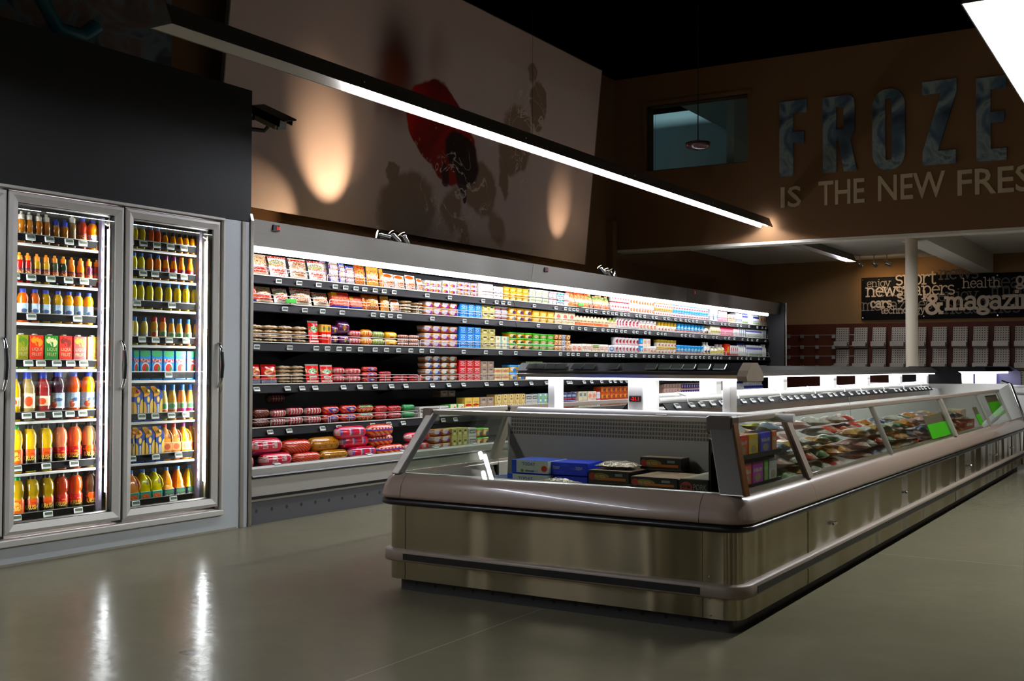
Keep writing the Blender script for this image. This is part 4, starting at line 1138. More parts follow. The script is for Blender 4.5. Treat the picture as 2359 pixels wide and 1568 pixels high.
# --- another island beyond, only its canopy and corner show
t = thing('freezer_island', 'low freezer island with a second canopy, beyond the main island end', 'freezer', (-2.35, 14.2, 0))
MB().rbox(-1.0, 1.25, 0, 2.6, 0.06, .80, .03).build('cabinet_body', M['white'], t)
MB().rbox(-1.02, 1.27, -.02, 2.62, .80, .875, .02).build('top_rim', M['white'], t)
b = MB(); b.prism([(-.25, 1.06), (-.22, 1.12), (.22, 1.12), (.25, 1.06)], .2, 2.4); b.build('canopy', M['rail'], t)
b = MB(); b.box(-.2, .2, .22, 2.38, 1.035, 1.06); b.build('canopy_light', M['canopy'], t)
for yy in (.3, 1.3, 2.2): MB().box(-.06, .06, yy, yy+.1, .875, 1.04).build('canopy_post', M['white'], t)
b = MB(); b.prism([(-.36, .875), (-.35, 1.05), (-.22, 1.13), (.22, 1.13), (.35, 1.05), (.36, .875)], 2.4, 2.46); b.build('end_cap', mat('navy_end_cap', '#1d1c45', .3), t)
# ================================================================ goods
W_, K_ = '#f1ece0', '#1b1a1a'
def stack_word(r, n):
    if n == 1: return ''
    if n == 2: return ('lower', 'upper')[r]
    if n == 3: return ('bottom', 'middle', 'top')[r]
    return ('bottom', 'second-lowest', 'second-highest', 'top')[r] if n == 4 else ORD[r]
MESH = {}
def shape(kind, w, d, h, key=None):
    """mesh of one pack, foot at z=0, front facing -Y, centred on x"""
    k = (kind, round(w, 3), round(d, 3), round(h, 3), key)
    if k in MESH: return MESH[k]
    b = MB()
    if kind == 'box':
        b.rbox(-w/2, w/2, 0, d, 0, h, .0025)
    elif kind == 'tub':
        b.rbox(-w/2+.003, w/2-.003, .003, d-.003, 0, h*.86, .006, 0, .006)
    elif kind == 'lid':
        b.rbox(-w/2, w/2, 0, d, h*.80, h, .004)
    elif kind == 'pouch':       # standing sealed bag: bulging middle, flat crimped top and foot
        nx, nz = 8, 8
        for side in (0, 1):
            vs = []
            for i in range(nz+1):
                for q in range(nx+1):
                    u, v = q/nx, i/nz
                    bl = (max(0, math.sin(PI*u))**.5)*(max(0, math.sin(PI*min(1, max(0, (v-.02)/.9))))**.6)
                    cr = .006*math.sin(u*17+v*9)*bl
                    y = (d/2)*bl+cr
                    vs.append(((u-.5)*w*(1-.05*math.sin(PI*v)), d/2+(y if side else -y), v*h))
            fs = [(i*(nx+1)+q, i*(nx+1)+q+1, (i+1)*(nx+1)+q+1, (i+1)*(nx+1)+q) for i in range(nz) for q in range(nx)]
            b.add(vs, fs, 0, True)
    elif kind == 'flat':        # flat vacuum pack lying down: front edge shows, soft pillow
        nx, ny = 8, 5
        for side in (0, 1):
            vs = []
            for i in range(ny+1):
                for q in range(nx+1):
                    u, v = q/nx, i/ny
                    bl = (max(0, math.sin(PI*u))**.4)*(max(0, math.sin(PI*v))**.4)
                    vs.append(((u-.5)*w, v*d, h*.45+(h*.5*bl if side else -h*.42*bl)+.003*math.sin(q*2.3+i)))
            b.add(vs, [(i*(nx+1)+q, i*(nx+1)+q+1, (i+1)*(nx+1)+q+1, (i+1)*(nx+1)+q) for i in range(ny) for q in range(nx)], 0, True)
    elif kind == 'roll':        # fat sausage in film with gathered ends, lying along x
        n, r = 14, h/2
        pr = [(-.5, .10), (-.485, .22), (-.46, .62), (-.42, .86), (-.34, .98), (-.2, 1.0), (0, 1.0), (.2, 1.0), (.34, .98), (.42, .86), (.46, .62), (.485, .22), (.5, .10)]
        vs = [(u*w, d/2+rr*min(r, d/2)*math.cos(2*PI*q/n), r+rr*r*math.sin(2*PI*q/n)) for u, rr in pr for q in range(n)]
        b.add(vs, [(i*n+q, i*n+(q+1) % n, (i+1)*n+(q+1) % n, (i+1)*n+q) for i in range(len(pr)-1) for q in range(n)], 0, True)
        b.add(vs[:n], [tuple(range(n))]); b.add(vs[-n:], [tuple(range(n))])
    elif kind == 'pot':
        r = w/2
        b.lathe([(r*.78, 0), (r*.82, .003), (r*.97, h*.9)], 12, 0, (0, r, 0))
    elif kind == 'potlid':
        r = w/2
        b.lathe([(r*1.0, h*.88), (r*1.0, h*.97), (r*.92, h)], 12, 0, (0, r, 0))
    elif kind == 'bottle':
        r = w/2
        b.lathe([(r*.9, 0), (r, .006), (r, h*.55), (r*.86, h*.68), (r*.42, h*.80), (r*.4, h*.88)], 12, 0, (0, r, 0))
    elif kind == 'cap':
        r = w/2
        b.lathe([(r*.46, h*.86), (r*.46, h*.99), (r*.4, h)], 12, 0, (0, r, 0))
    elif kind == 'tri':         # small folded pack with peaked top
        b.prism([(-w/2, 0), (w/2, 0), (w/2, h*.6), (0.0, h), (-w/2, h*.6)], 0.0, d)
    elif kind == 'gable':
        b.rbox(-w/2, w/2, 0, d, 0, h*.8, .002)
        b.add([(-w/2, 0, h*.8), (w/2, 0, h*.8), (w/2, d, h*.8), (-w/2, d, h*.8), (-w/2, d/2, h*.95), (w/2, d/2, h*.95), (-w/2, d/2, h), (w/2, d/2, h)], [(0, 1, 5, 4), (3, 4, 5, 2), (4, 5, 7, 6), (0, 4, 3), (1, 2, 5)])
    o = b.build(kind, MATS['black_plastic']); me = o.data
    bpy.data.objects.remove(o)
    me.materials.clear()
    if key is not None: me.materials.append(key)
    MESH[k] = me
    return me
NAMES = {'box': 'carton', 'tub': 'spread_tub', 'pouch': 'food_pouch', 'flat': 'vacuum_pack', 'roll': 'sausage_roll', 'pot': 'yoghurt_pot', 'bottle': 'milk_bottle', 'tri': 'folded_pack', 'gable': 'drink_carton'}
CATS = {'box': 'carton', 'tub': 'tub', 'pouch': 'food packet', 'flat': 'meat pack', 'roll': 'sausage', 'pot': 'yoghurt', 'bottle': 'bottle', 'tri': 'food packet', 'gable': 'carton'}
def item(kind, w, d, h, m, loc, rot, label, cat=None, group=None, name=None, lid=None, lidkind=None):
    o = put(name or NAMES[kind], shape(kind, w, d, h, m), None, loc, rot)
    tag(o, label, cat or CATS[kind], group)
    if lid: put('cap' if lidkind == 'cap' else 'lid', shape(lidkind, w, d, h, lid), o)
    return o
SHN = {1: 'top shelf', 2: 'second shelf', 3: 'third shelf', 4: 'fourth shelf', 5: 'fifth shelf', 6: 'bottom deck'}
_used = {}
def seg(sh, px0, px1, kind, cols, rows, H, key, desc, lidm=None, depth=.10, lean=0.0, dz=0.0, dx=0.0, jig=0.0, yaw=0.0, rowcols=None):
    H = min(H, {2: .131, 5: .24}.get(sh, 9))      # clear of the rail above
    X = SHX[sh]-.012 if sh < 6 else DECKX-.025
    z0 = (SHZ[sh] if sh < 6 else DECKZ)+.001+dz
    ya, yb = shy(px0, X, z0+H*.5), shy(px1, X, z0+H*.5)
    sq = lambda v: v if v < 16.0 else 16.0+(v-16.0)*0.66      # keep the far goods inside the end panel
    ya, yb = sq(ya), sq(yb)
    wd = (yb-ya)/cols; h = H/rows
    m = PM[key]
    for r in range(rows):
        nc = cols if not rowcols else rowcols[r]
        for c in range(nc):
            k = (sh, desc); _used[k] = _used.get(k, 0)
            pos = []
            if rows > 1: pos.append(stack_word(r, rows))
            if cols > 1: pos.append('%s column' % ORD[c])
            _used[k] += 1
            lab = desc + (', ' + ' of '.join(pos) if pos else '') + ', dairy case %s' % SHN[sh]
            y = ya+(c+.5)*wd
            lidk = {'tub': 'lid', 'pot': 'potlid', 'bottle': 'cap'}.get(kind)
            item(kind, wd*.955, depth, h*(.985 if rows > 1 else 1)*(1+jig*(rnd.random()-.5)), m, (X-dx-jig*.06*rnd.random(), y, z0+r*h+depth*math.sin(abs(lean)*(1+jig*.5))), (lean*(1+jig*(rnd.random()-.5)), 0, YAWX+yaw*(rnd.random()-.5)), lab, None,
                 '%s on dairy case %s' % (desc, SHN[sh]), None, PM[lidm] if lidm else None, lidk if lidm else None)
# ---------------------------------------------------------------- printed designs
pack('hotdogbag', '#e6dcc6', [('e', .5, .45, .42, .36, '#9c7a4a'), ('e', .5, .42, .34, .2, '#b8936a'), ('r', 0, 1, .82, .93, '#c2301c'), ('n', 14, .56, .1, .8, '#7a2e22'), ('n', 22, .6, .2, .9, '#fffaf0')], .18, coat=.3)
pack('hotdogbag2', '#efe9da', [('e', .4, .6, .4, .2, '#8d8a4a'), ('e', .5, .3, .4, .2, '#c05a40'), ('r', 0, 1, .88, 1, '#b03020'), ('n', 18, .56, 0, 1, '#fbf7ee'), ('n', 11, .6, 0, .6, '#93392a')], .18, coat=.3)
pack('baconbag', '#d9c3a5', [('r', 0, 1, .1, .36, '#c23a24'), ('e', .45, .68, .4, .25, '#d7b98c'), ('n', 12, .53, .1, .9, '#8f4a35'), ('n', 24, .62, 0, 1, '#f6efe2')], .18, coat=.3)
pack('bluepouch', '#cfd0d2', [('r', 0, 1, .9, 1, '#2a36a8'), ('r', 0, .1, 0, 1, '#2a36a8'), ('s', 4, 'v', .35, .1, .85, '#8f8a6a'), ('n', 12, .55, .1, .85, '#b54a36'), ('n', 20, .58, 0, 1, '#f3f3f6')], .18, coat=.3)
pack('orangepouch', '#b76a22', [('e', .5, .5, .36, .3, '#d99a4a'), ('n', 12, .52, 0, 1, '#8a2f14'), ('n', 22, .58, 0, .8, '#e8c680')], .22, coat=.2)
pack('yellowpouch', '#d99b33', [('e', .5, .45, .4, .24, '#e6c48c'), ('r', 0, 1, .86, 1, '#e0a83c'), ('n', 14, .52, .15, .8, '#b6421c'), ('n', 24, .6, 0, 1, '#f4e0b0')], .22, coat=.2)
pack('orangetop', '#efe6d6', [('e', .4, .82, .36, .14, '#d9621a'), ('r', .2, .8, .2, .55, '#c79a6a'), ('n', 16, .54, .05, .6, '#a8452a')], .2, coat=.3)
pack('redham', '#b03a2a', [('e', .5, .4, .5, .4, '#d0604a'), ('r', .0, .3, .7, .95, '#d8a020'), ('n', 12, .55, 0, .8, '#e8907a'), ('r', 0, 1, 0, .12, '#2a2f7a')], .18, coat=.4)
pack('frank', '#f0d4a8', [('r', .1, .75, .86, 1, '#b8442c'), ('n', 8, .5, 0, 1, '#f6eedc'), ('n', 13, .62, 0, .7, '#b8744a')], .18, coat=.4)
pack('enterred', '#c8141c', [('r', .08, .92, .05, .12, W_), ('e', .5, .62, .3, .15, '#d8e6cc'), ('n', 16, .5, .5, .76, '#2f7a3a'), ('r', .2, .8, .28, .36, W_), ('r', .26, .74, .18, .24, W_), ('r', 0, 1, .92, 1, W_)], .2, coat=.3)
pack('yellowred', '#c82a1a', [('s', 3, 'u', .72, .62, 1, '#dcc060'), ('e', .5, .8, .3, .12, '#6a6a4a'), ('r', .05, .95, .35, .5, W_), ('n', 16, .55, .3, .55, '#b02a20')], .25)
pack('hotdogpic', '#b31a18', [('e', .55, .52, .42, .25, '#d6a060'), ('e', .55, .52, .34, .11, '#a23c18'), ('r', 0, 1, 0, .16, '#a8adc0'), ('r', 0, 1, .88, 1, '#c4201a')], .22, coat=.3)
pack('purpleroll', '#6b2038', [('n', 7, .5, 0, 1, '#33265c'), ('e', .5, .5, .09, .24, '#e4d020'), ('e', .5, .5, .05, .15, '#6b2038')], .2, 'X', coat=.4)
pack('redroll', '#b3222c', [('s', 4, 'u', .4, .3, .75, '#e4c8b4'), ('n', 12, .55, .3, .9, '#d8808a')], .2, coat=.4)
pack('orangeroll', '#d9871a', [('r', .35, .72, .2, .85, '#c0481a'), ('s', 5, 'u', .3, .3, .8, '#f0d080')], .2, coat=.4)
pack('greenroll', '#7f8a4a', [('s', 5, 'u', .35, .2, .8, '#c9c48a'), ('n', 14, .55, .2, .9, '#4a6a3a')], .2, coat=.4)
pack('yellowroll', '#d6a12a', [('r', .25, .75, .3, .7, '#e8cc70'), ('r', .35, .65, .05, .3, '#a8321a')], .2, coat=.4)
pack('brownroll', '#8a5a48', [('s', 5, 'u', .4, .3, .8, '#b89a88')], .25, coat=.3)
pack('smallred', '#b31a22', [('r', .3, .7, .4, .8, '#7a0e18'), ('n', 14, .6, .2, .9, '#e8b0a0')], .18, coat=.5)
pack('stripered', '#a52634', [('s', 6, 'u', .45, .2, .85, '#dcc2b6'), ('r', 0, 1, .84, 1, '#6a1a30')], .18, coat=.5)
pack('darkstripe', '#5a2018', [('s', 6, 'd', .4, 0, 1, '#b8602a'), ('s', 6, 'd', .2, 0, 1, '#1c1410')], .2, coat=.4)
pack('bluered', '#b8262c', [('e', .55, .5, .28, .34, '#2a3a8a'), ('r', .5, .72, .4, .6, '#dfe3ea'), ('s', 4, 'd', .25, .1, .9, '#d9702a')], .2, coat=.5)
pack('greenred', '#b5301e', [('r', .1, .9, .68, .9, '#2f7a34'), ('s', 4, 'u', .5, .1, .4, '#d9a030'), ('s', 7, 'd', .2, .3, .7, '#e8d8c0')], .2, coat=.5)
pack('greenpolony', '#1f6a3a', [('e', .4, .6, .3, .2, '#2f8a50'), ('n', 6, .6, 0, 1, '#14502a')], .3, coat=.3)
pack('polred', '#c0203a', [('s', 3.4, 'u', .55, .40, .8, '#d8bcb4'), ('n', 9, .56, .44, .76, '#b04a5a'), ('r', 0, 1, .1, .24, '#7a2a58')], .16, coat=.6)
pack('polorange', '#b22a20', [('s', 9, 'd', .4, .1, .92, '#d87a34'), ('s', 9, 'd', .14, .1, .92, '#3a2a22')], .16, coat=.5)
pack('polyellow', '#b0791c', [('s', 5, 'u', .28, .3, .46, '#59622a'), ('s', 14, 'u', .4, .55, .85, '#c2903a'), ('n', 10, .6, 0, 1, '#966012')], .16, coat=.5)
pack('polpink', '#c41e40', [('s', 3, 'u', .34, .35, .75, '#6a5a9a'), ('s', 3, 'u', .18, .3, .8, '#dca8a8'), ('r', 0, 1, .82, .9, '#6a1c48')], .16, coat=.6)
pack('polflame', '#b82c26', [('s', 5, 'd', .5, .1, .45, '#e0922a'), ('r', 0, 1, .5, .6, '#4a3a90'), ('s', 8, 'u', .5, .62, .74, '#e6dcc8'), ('s', 6, 'd', .3, .75, 1, '#d86a2a')], .16, coat=.6)
# cartons and tubs
pack('swirlorange', '#b87436', [('e', .36, .62, .42, .36, '#ddd6dc'), ('e', .62, .30, .3, .32, '#7a2270'), ('e', .42, .48, .24, .3, '#cfc6d2'), ('r', 0, 1, .9, 1, '#c9a06a')], .3)
pack('swirlwhite', '#efe8dc', [('e', .35, .4, .3, .3, '#d58a3a'), ('e', .6, .3, .2, .3, '#7a2270'), ('r', 0, 1, .8, 1, '#f6f2ea')], .3)
pack('swirlblue', '#b0764a', [('e', .38, .62, .42, .36, '#dcd8d4'), ('e', .62, .34, .28, .34, '#1e5a9c'), ('e', .44, .5, .22, .28, '#d5d2d6')], .3)
pack('swirlgreen', '#b0764a', [('e', .38, .62, .42, .36, '#cfd0cc'), ('e', .62, .34, .28, .34, '#1f5248'), ('e', .44, .5, .22, .28, '#d2d0c6'), ('e', .7, .6, .12, .12, '#b0402a')], .3)
pack('bluecarton', '#1870b8', [('r', .18, .82, .72, .86, '#9fd0ea'), ('e', .5, .5, .26, .14, '#d8e8f0'), ('e', .5, .5, .18, .08, '#1b5aa0'), ('r', .2, .8, .14, .24, '#8cc4e6'), ('r', .93, 1, 0, 1, '#c9b45a')], .32)
pack('redcarton', '#b41a2c', [('r', .18, .82, .7, .82, '#e8d0cc'), ('e', .5, .48, .28, .14, '#eaded8'), ('e', .5, .48, .2, .08, '#8a1020'), ('r', .2, .8, .14, .22, '#e0b8b0'), ('r', .92, 1, 0, 1, '#cdb98a')], .32)
pack('beigecarton', '#b9ae74', [('r', .3, .75, .62, .8, '#2a2a24'), ('n', 14, .5, .3, .6, '#6a6238'), ('e', .5, .45, .3, .14, '#d9d0a4')], .35)
pack('taupecarton', '#a3907e', [('r', .3, .75, .6, .8, '#50465a'), ('e', .5, .4, .34, .16, '#c9bcae'), ('n', 14, .55, .2, .9, '#6a5848')], .35)
pack('creamcarton', '#dfd0a4', [('e', .5, .5, .26, .26, '#cf9a78'), ('n', 12, .5, .28, .74, '#a85a40')], .35)
pack('creamteal', '#dcd6b8', [('r', .7, .95, 0, 1, '#7fa6a4'), ('e', .35, .6, .15, .2, '#a89a78')], .35)
pack('pinkwhite', '#e2d2c8', [('e', .5, .5, .34, .3, '#d0b8b0'), ('e', .5, .5, .28, .24, '#e6d8d0'), ('r', .3, .7, .8, .86, '#b89a94')], .35)
pack('whitebrick', '#eceae4', [('r', .35, .65, .62, .8, '#5a5c80'), ('s', 2, 'u', .06, 0, .5, '#8a8a9a')], .3)
pack('yellowtub', '#ddb044', [('e', .5, .45, .36, .26, '#f3dfa0'), ('n', 12, .55, .3, .6, '#a87818')], .3)
pack('greencream', '#dfe4cf', [('e', .5, .45, .3, .3, '#b9c694'), ('r', 0, 1, .86, 1, '#a9bf86'), ('n', 12, .57, .3, .7, '#6a8a52')], .3)
pack('redlid', '#eae6e4', [('r', 0, 1, .85, 1, '#b8243c'), ('r', .1, .9, .42, .62, '#d6d2d8')], .3)
pack('teallid', '#e2e6e2', [('r', 0, 1, .72, 1, '#3f9a90'), ('r', .1, .9, .36, .56, '#5a7ab0')], .3)
pack('cheesepack', '#d99a5a', [('r', 0, 1, .8, 1, '#c05a2a'), ('s', 3, 'd', .3, .2, .8, '#f0d8b0'), ('n', 12, .55, 0, .6, '#b8402a')], .22, coat=.3)
pack('cheesegreen', '#d6b060', [('r', 0, 1, .7, .85, '#5a9a3a'), ('r', 0, 1, 0, .3, '#d0583a'), ('n', 12, .55, 0, 1, '#f3e4c0')], .22, coat=.3)
pack('trayred', '#cfc8c8', [('r', 0, 1, .3, .62, '#8a3a48'), ('r', 0, 1, .85, 1, '#eeeae6')], .25, coat=.3)
pack('yellowpurple', '#d79a20', [('e', .4, .55, .3, .3, '#ece0c0'), ('e', .72, .35, .22, .34, '#4a2a50'), ('r', 0, 1, .88, 1, '#e6b43a')], .3)
pack('yellowgreen', '#d08c1e', [('e', .4, .5, .3, .3, '#ece0c0'), ('e', .72, .3, .22, .3, '#3a3a34'), ('r', 0, 1, .86, 1, '#58b83a')], .3)
pack('yellowblue', '#cfa23a', [('e', .45, .55, .3, .3, '#e8e2d0'), ('e', .7, .35, .22, .3, '#2a6ab0'), ('r', 0, 1, .86, 1, '#3f8fd0')], .3)
pack('greentub', '#4aa338', [('e', .48, .5, .34, .3, '#d8d8b8'), ('n', 12, .52, .3, .7, '#b03a2a'), ('r', 0, 1, .88, 1, '#6cc84a')], .3)
pack('pinkbeige', '#e0d0b0', [('e', .5, .6, .3, .2, '#b86a5a'), ('n', 12, .55, 0, .5, '#8a7a50')], .3)
pack('orangetub', '#cf9a5a', [('e', .5, .5, .3, .36, '#ece0c8'), ('e', .5, .45, .18, .2, '#b06a30')], .3)
pack('bluewhitetub', '#d0d4da', [('e', .5, .5, .36, .36, '#5a7aa8'), ('e', .5, .5, .2, .2, '#d8c8c0')], .3)
pack('peakpack', '#e6cfae', [('r', 0, 1, .0, .3, '#d0704a'), ('n', 12, .55, .1, .7, '#c88a50'), ('e', .5, .5, .2, .14, '#8aa050')], .3)
pack('lowred', '#e8e0cc', [('r', .1, .9, .3, .75, '#b83028'), ('n', 12, .5, .2, .9, '#f0e8d8')], .28)
pack('lowgreen', '#e6e2cc', [('r', .1, .9, .5, .9, '#4a9a4a'), ('n', 12, .55, .1, .9, '#c86a4a')], .28)
pack('redpot', '#eceaea', [('e', .5, .55, .28, .3, '#b82a30'), ('e', .5, .6, .12, .14, '#2a2024'), ('r', 0, 1, .05, .14, '#c8c0c0')], .3)
pack('orangepot', '#f0ece6', [('e', .5, .4, .3, .24, '#d8803a'), ('r', .2, .8, .68, .8, '#9a8a90')], .3)
pack('goldpot', '#efe9de', [('r', 0, 1, .62, .98, '#a58a2e'), ('e', .5, .26, .22, .14, '#c05048')], .3)
pack('bluepot', '#2a86b8', [('r', 0, 1, .0, .2, '#eceae8'), ('e', .5, .58, .3, .2, '#8fd0d8'), ('r', 0, 1, .2, .3, '#c85a4a')], .3)
pack('bluesmall', '#dfe8f0', [('r', 0, 1, .58, .98, '#3a90c8'), ('r', .2, .8, .12, .3, '#c05a5a')], .3)
pack('whitejug', '#efece4', [('e', .5, .3, .34, .16, '#3a2418'), ('r', 0, 1, .1, .16, '#c8a02a')], .3)
pack('creamyellow', '#eee8d0', [('r', .1, .9, .25, .55, '#d8cc5a'), ('n', 9, .6, .2, .6, '#3a3a2a')], .3)
pack('pinkpack', '#d2607c', [('s', 3, 'u', .4, .1, .7, '#f0d0d8'), ('r', 0, 1, .75, .95, '#c02a48')], .3)
pack('redtall', '#c83a24', [('e', .5, .5, .3, .3, '#e8a040')], .3)
pack('milkblue', '#eceef0', [('r', 0, 1, .62, .80, '#1f2f86'), ('r', 0, 1, .06, .26, '#9fb88a'), ('s', 1, 'u', .08, 0, 1, '#c8ccd4')], .3)
pack('milkwhite', '#eef0ec', [('e', .7, .5, .2, .5, '#d6dcd8'), ('e', .9, .5, .24, .44, '#3f5a80')], .3)
pack('bluecap', '#2a3f9a', [], .3)
pack('whitecap', '#efeeea', [], .3)
pack('goldlid', '#b09a4a', [], .3)
pack('greenlid', '#4ab02e', [], .3)
pack('yellowlid', '#e0b840', [], .3)
pack('bluelid', '#4aa0dc', [], .3)
pack('violetwhite', '#c9b6c4', [], .3)
pack('bwcarton', '#c9c8c0', [('r', .14, .94, .40, .82, '#26262a'), ('r', .24, .84, .55, .68, '#d8d6ce'), ('n', 11, .52, .42, .8, '#8a8a88'), ('r', .14, .94, .1, .16, '#6a6a68')], .35)
pack('greenwhite', '#d8dcb8', [('r', .0, .14, 0, 1, '#3f8a2a'), ('e', .72, .64, .14, .16, '#c8502a'), ('r', .3, .62, .4, .54, '#4a6a2a')], .35)
pack('rondo', '#d9bb62', [('r', .16, .84, .4, .56, '#6a5a78'), ('n', 12, .5, .38, .58, '#d9bb62'), ('e', .5, .12, .4, .16, '#b02a1e')], .35)
pack('creambrown', '#d2b878', [('e', .64, .52, .42, .52, '#5a4428'), ('e', .70, .52, .42, .52, '#dcc894'), ('r', .5, .86, .36, .56, '#8a7448'), ('e', .68, .78, .08, .1, '#2a2218')], .35)
pack('creamred', '#d2b878', [('e', .64, .52, .42, .52, '#5a4428'), ('e', .70, .52, .42, .52, '#dcc894'), ('e', .3, .22, .22, .24, '#b0482a')], .35)
pack('tealstack', '#8fb4b8', [('r', .3, .7, 0, .5, '#98b03a'), ('r', .35, .65, .55, .9, '#e4ead8')], .35)
pack('navycup', '#3a4a78', [('r', 0, 1, .1, .3, '#c8503a'), ('r', 0, 1, .5, .8, '#b8c4d0'), ('r', .5, 1, .3, .9, '#2a5a9a')], .3)
pack('creampots', '#dcd2b4', [('r', .2, .8, .4, .8, '#3a8a90'), ('n', 8, .6, .2, .9, '#b84a30')], .3)
pack('orangewhite', '#e6dccc', [('e', .5, .4, .4, .3, '#d8603a'), ('n', 10, .55, .1, .9, '#eee4d4')], .3)
pack('redfruit', '#a81c28', [('e', .3, .5, .2, .3, '#d89a1c'), ('e', .75, .4, .2, .3, '#5a1c4a'), ('n', 8, .58, 0, 1, '#e4c030')], .3)
pack('pinkbox', '#d8b4a8', [('e', .4, .5, .24, .4, '#e8d8d0'), ('e', .65, .45, .1, .34, '#8a5a60')], .3)
pack('violetpot', '#4a3f80', [('e', .5, .5, .24, .24, '#d8d8e8'), ('r', 0, 1, 0, .16, '#d08a90'), ('r', 0, 1, .88, 1, '#d8c8a8')], .3)
pack('yellowbag', '#d6b85a', [('s', 4, 'd', .3, 0, 1, '#8a6a24'), ('n', 10, .55, 0, 1, '#f0e4b0')], .3)
pack('yoghurtred', '#ecebe9', [('e', .5, .62, .2, .2, '#b0222c'), ('r', 0, 1, 0, .14, '#c03a40')], .3)

# ---------------------------------------------------------------- dairy case, shelf by shelf
L_ = R(-9)
for px0, px1, key, ds in ((587, 625, 'baconbag', 'bacon bag with red band'), (627, 671, 'hotdogbag2', 'white and green sausage bag'), (674, 716, 'hotdogbag', 'white sausage bag with dark red strip'), (718, 758, 'hotdogbag2', 'rumpled white sausage bag')):
    seg(1, px0, px1, 'pouch', 1, 1, .155, key, ds, depth=.05, lean=R(-14))
seg(1, 626, 640, 'pouch', 1, 1, .16, 'hotdogbag', 'grey-white bag behind the bacon bag', depth=.04, lean=R(-14), dx=.05)
seg(1, 758, 774, 'pouch', 1, 1, .185, 'bluepouch', 'dark pouch behind the blue pouch', depth=.05, lean=R(-8), dx=.06)
seg(1, 765, 787, 'pouch', 1, 1, .18, 'bluepouch', 'tall silver pouch with blue edge', depth=.05, lean=R(-8))
seg(1, 788, 802, 'pouch', 1, 1, .16, 'bluepouch', 'narrow silver pouch', depth=.05, lean=R(-8))
seg(1, 803, 823, 'pouch', 1, 1, .145, 'bluepouch', 'silver pouch with red print', depth=.05, lean=R(-8))
seg(1, 824, 849, 'pouch', 1, 1, .165, 'orangepouch', 'brown-orange pouch', depth=.05, lean=R(-10))
seg(1, 850, 879, 'pouch', 1, 1, .16, 'yellowpouch', 'square orange pouch', depth=.05, lean=R(-6))
seg(1, 880, 889, 'pouch', 1, 1, .155, 'yellowpouch', 'narrow yellow pouch', depth=.05, lean=R(-6))
seg(1, 890, 964, 'pouch', 3, 1, .125, 'orangetop', 'white frankfurter bag with orange print', depth=.05, lean=L_, jig=.1)
seg(1, 965, 978, 'pouch', 1, 1, .11, 'orangetop', 'small white bag beside the frankfurter bags', depth=.04, lean=L_)
seg(1, 980, 1018, 'tub', 3, 2, .105, 'swirlwhite', 'white and orange spread tub', 'whitecap')
seg(1, 1021, 1054, 'tub', 2, 2, .12, 'swirlwhite', 'white-topped orange spread tub', 'whitecap')
seg(1, 1056, 1100, 'tub', 3, 3, .125, 'swirlwhite', 'small orange and purple tub', 'violetwhite')
seg(1, 1102, 1136, 'box', 2, 2, .135, 'pinkwhite', 'pale pink butter carton')
seg(1, 1137, 1159, 'box', 2, 3, .12, 'whitebrick', 'white cheese carton')
seg(1, 1161, 1219, 'tub', 4, 3, .13, 'yellowtub', 'pale yellow tub', 'yellowlid')
seg(1, 1221, 1265, 'tub', 3, 2, .14, 'greencream', 'pale green cream cheese tub', 'whitecap')
seg(1, 1267, 1284, 'tub', 2, 2, .14, 'redlid', 'white tub with red lid', 'redlid')
seg(1, 1285, 1300, 'tub', 2, 2, .14, 'teallid', 'white tub with teal lid', 'teallid')
seg(1, 1301, 1312, 'tub', 1, 2, .14, 'redlid', 'white tub beside the cheese packs', 'redlid')
seg(1, 1313, 1362, 'pouch', 6, 1, .17, 'cheesepack', 'orange sliced cheese pack', depth=.03, lean=R(-12), jig=.2)
seg(1, 1363, 1408, 'pouch', 6, 1, .16, 'cheesegreen', 'yellow-green sliced cheese pack', depth=.03, lean=R(-12), jig=.2)
seg(1, 1410, 1452, 'pot', 7, 2, .20, 'yoghurtred', 'white yoghurt tub with red dot', 'whitecap')
seg(1, 1453, 1472, 'pot', 3, 2, .20, 'orangepot', 'cream yoghurt tub', 'whitecap')
seg(1, 1473, 1509, 'pot', 6, 2, .19, 'orangepot', 'white and orange yoghurt tub', 'whitecap')
seg(1, 1511, 1552, 'pot', 8, 2, .19, 'goldpot', 'gold-banded yoghurt pot', 'goldlid')
seg(1, 1553, 1634, 'pot', 14, 2, .20, 'bluesmall', 'pale blue yoghurt pot', 'bluelid')
seg(1, 1636, 1654, 'box', 2, 1, .16, 'milkwhite', 'white carton beside the pink packs')
seg(1, 1655, 1675, 'box', 4, 1, .15, 'pinkpack', 'pink striped carton')
seg(1, 1677, 1694, 'box', 2, 1, .12, 'pinkbeige', 'pink and beige pack')
seg(1, 1695, 1714, 'box', 3, 1, .15, 'bluewhitetub', 'white and blue pack')
seg(1, 1715, 1736, 'bottle', 4, 1, .17, 'milkblue', 'blue-capped small milk bottle', 'bluecap')
seg(1, 1737, 1753, 'bottle', 3, 1, .20, 'milkwhite', 'white-capped milk bottle', 'whitecap')
seg(1, 1754, 1773, 'bottle', 4, 1, .18, 'milkblue', 'blue-capped far milk bottle', 'bluecap')
seg(1, 1775, 1793, 'box', 2, 1, .15, 'pinkbeige', 'beige carton at the far end')

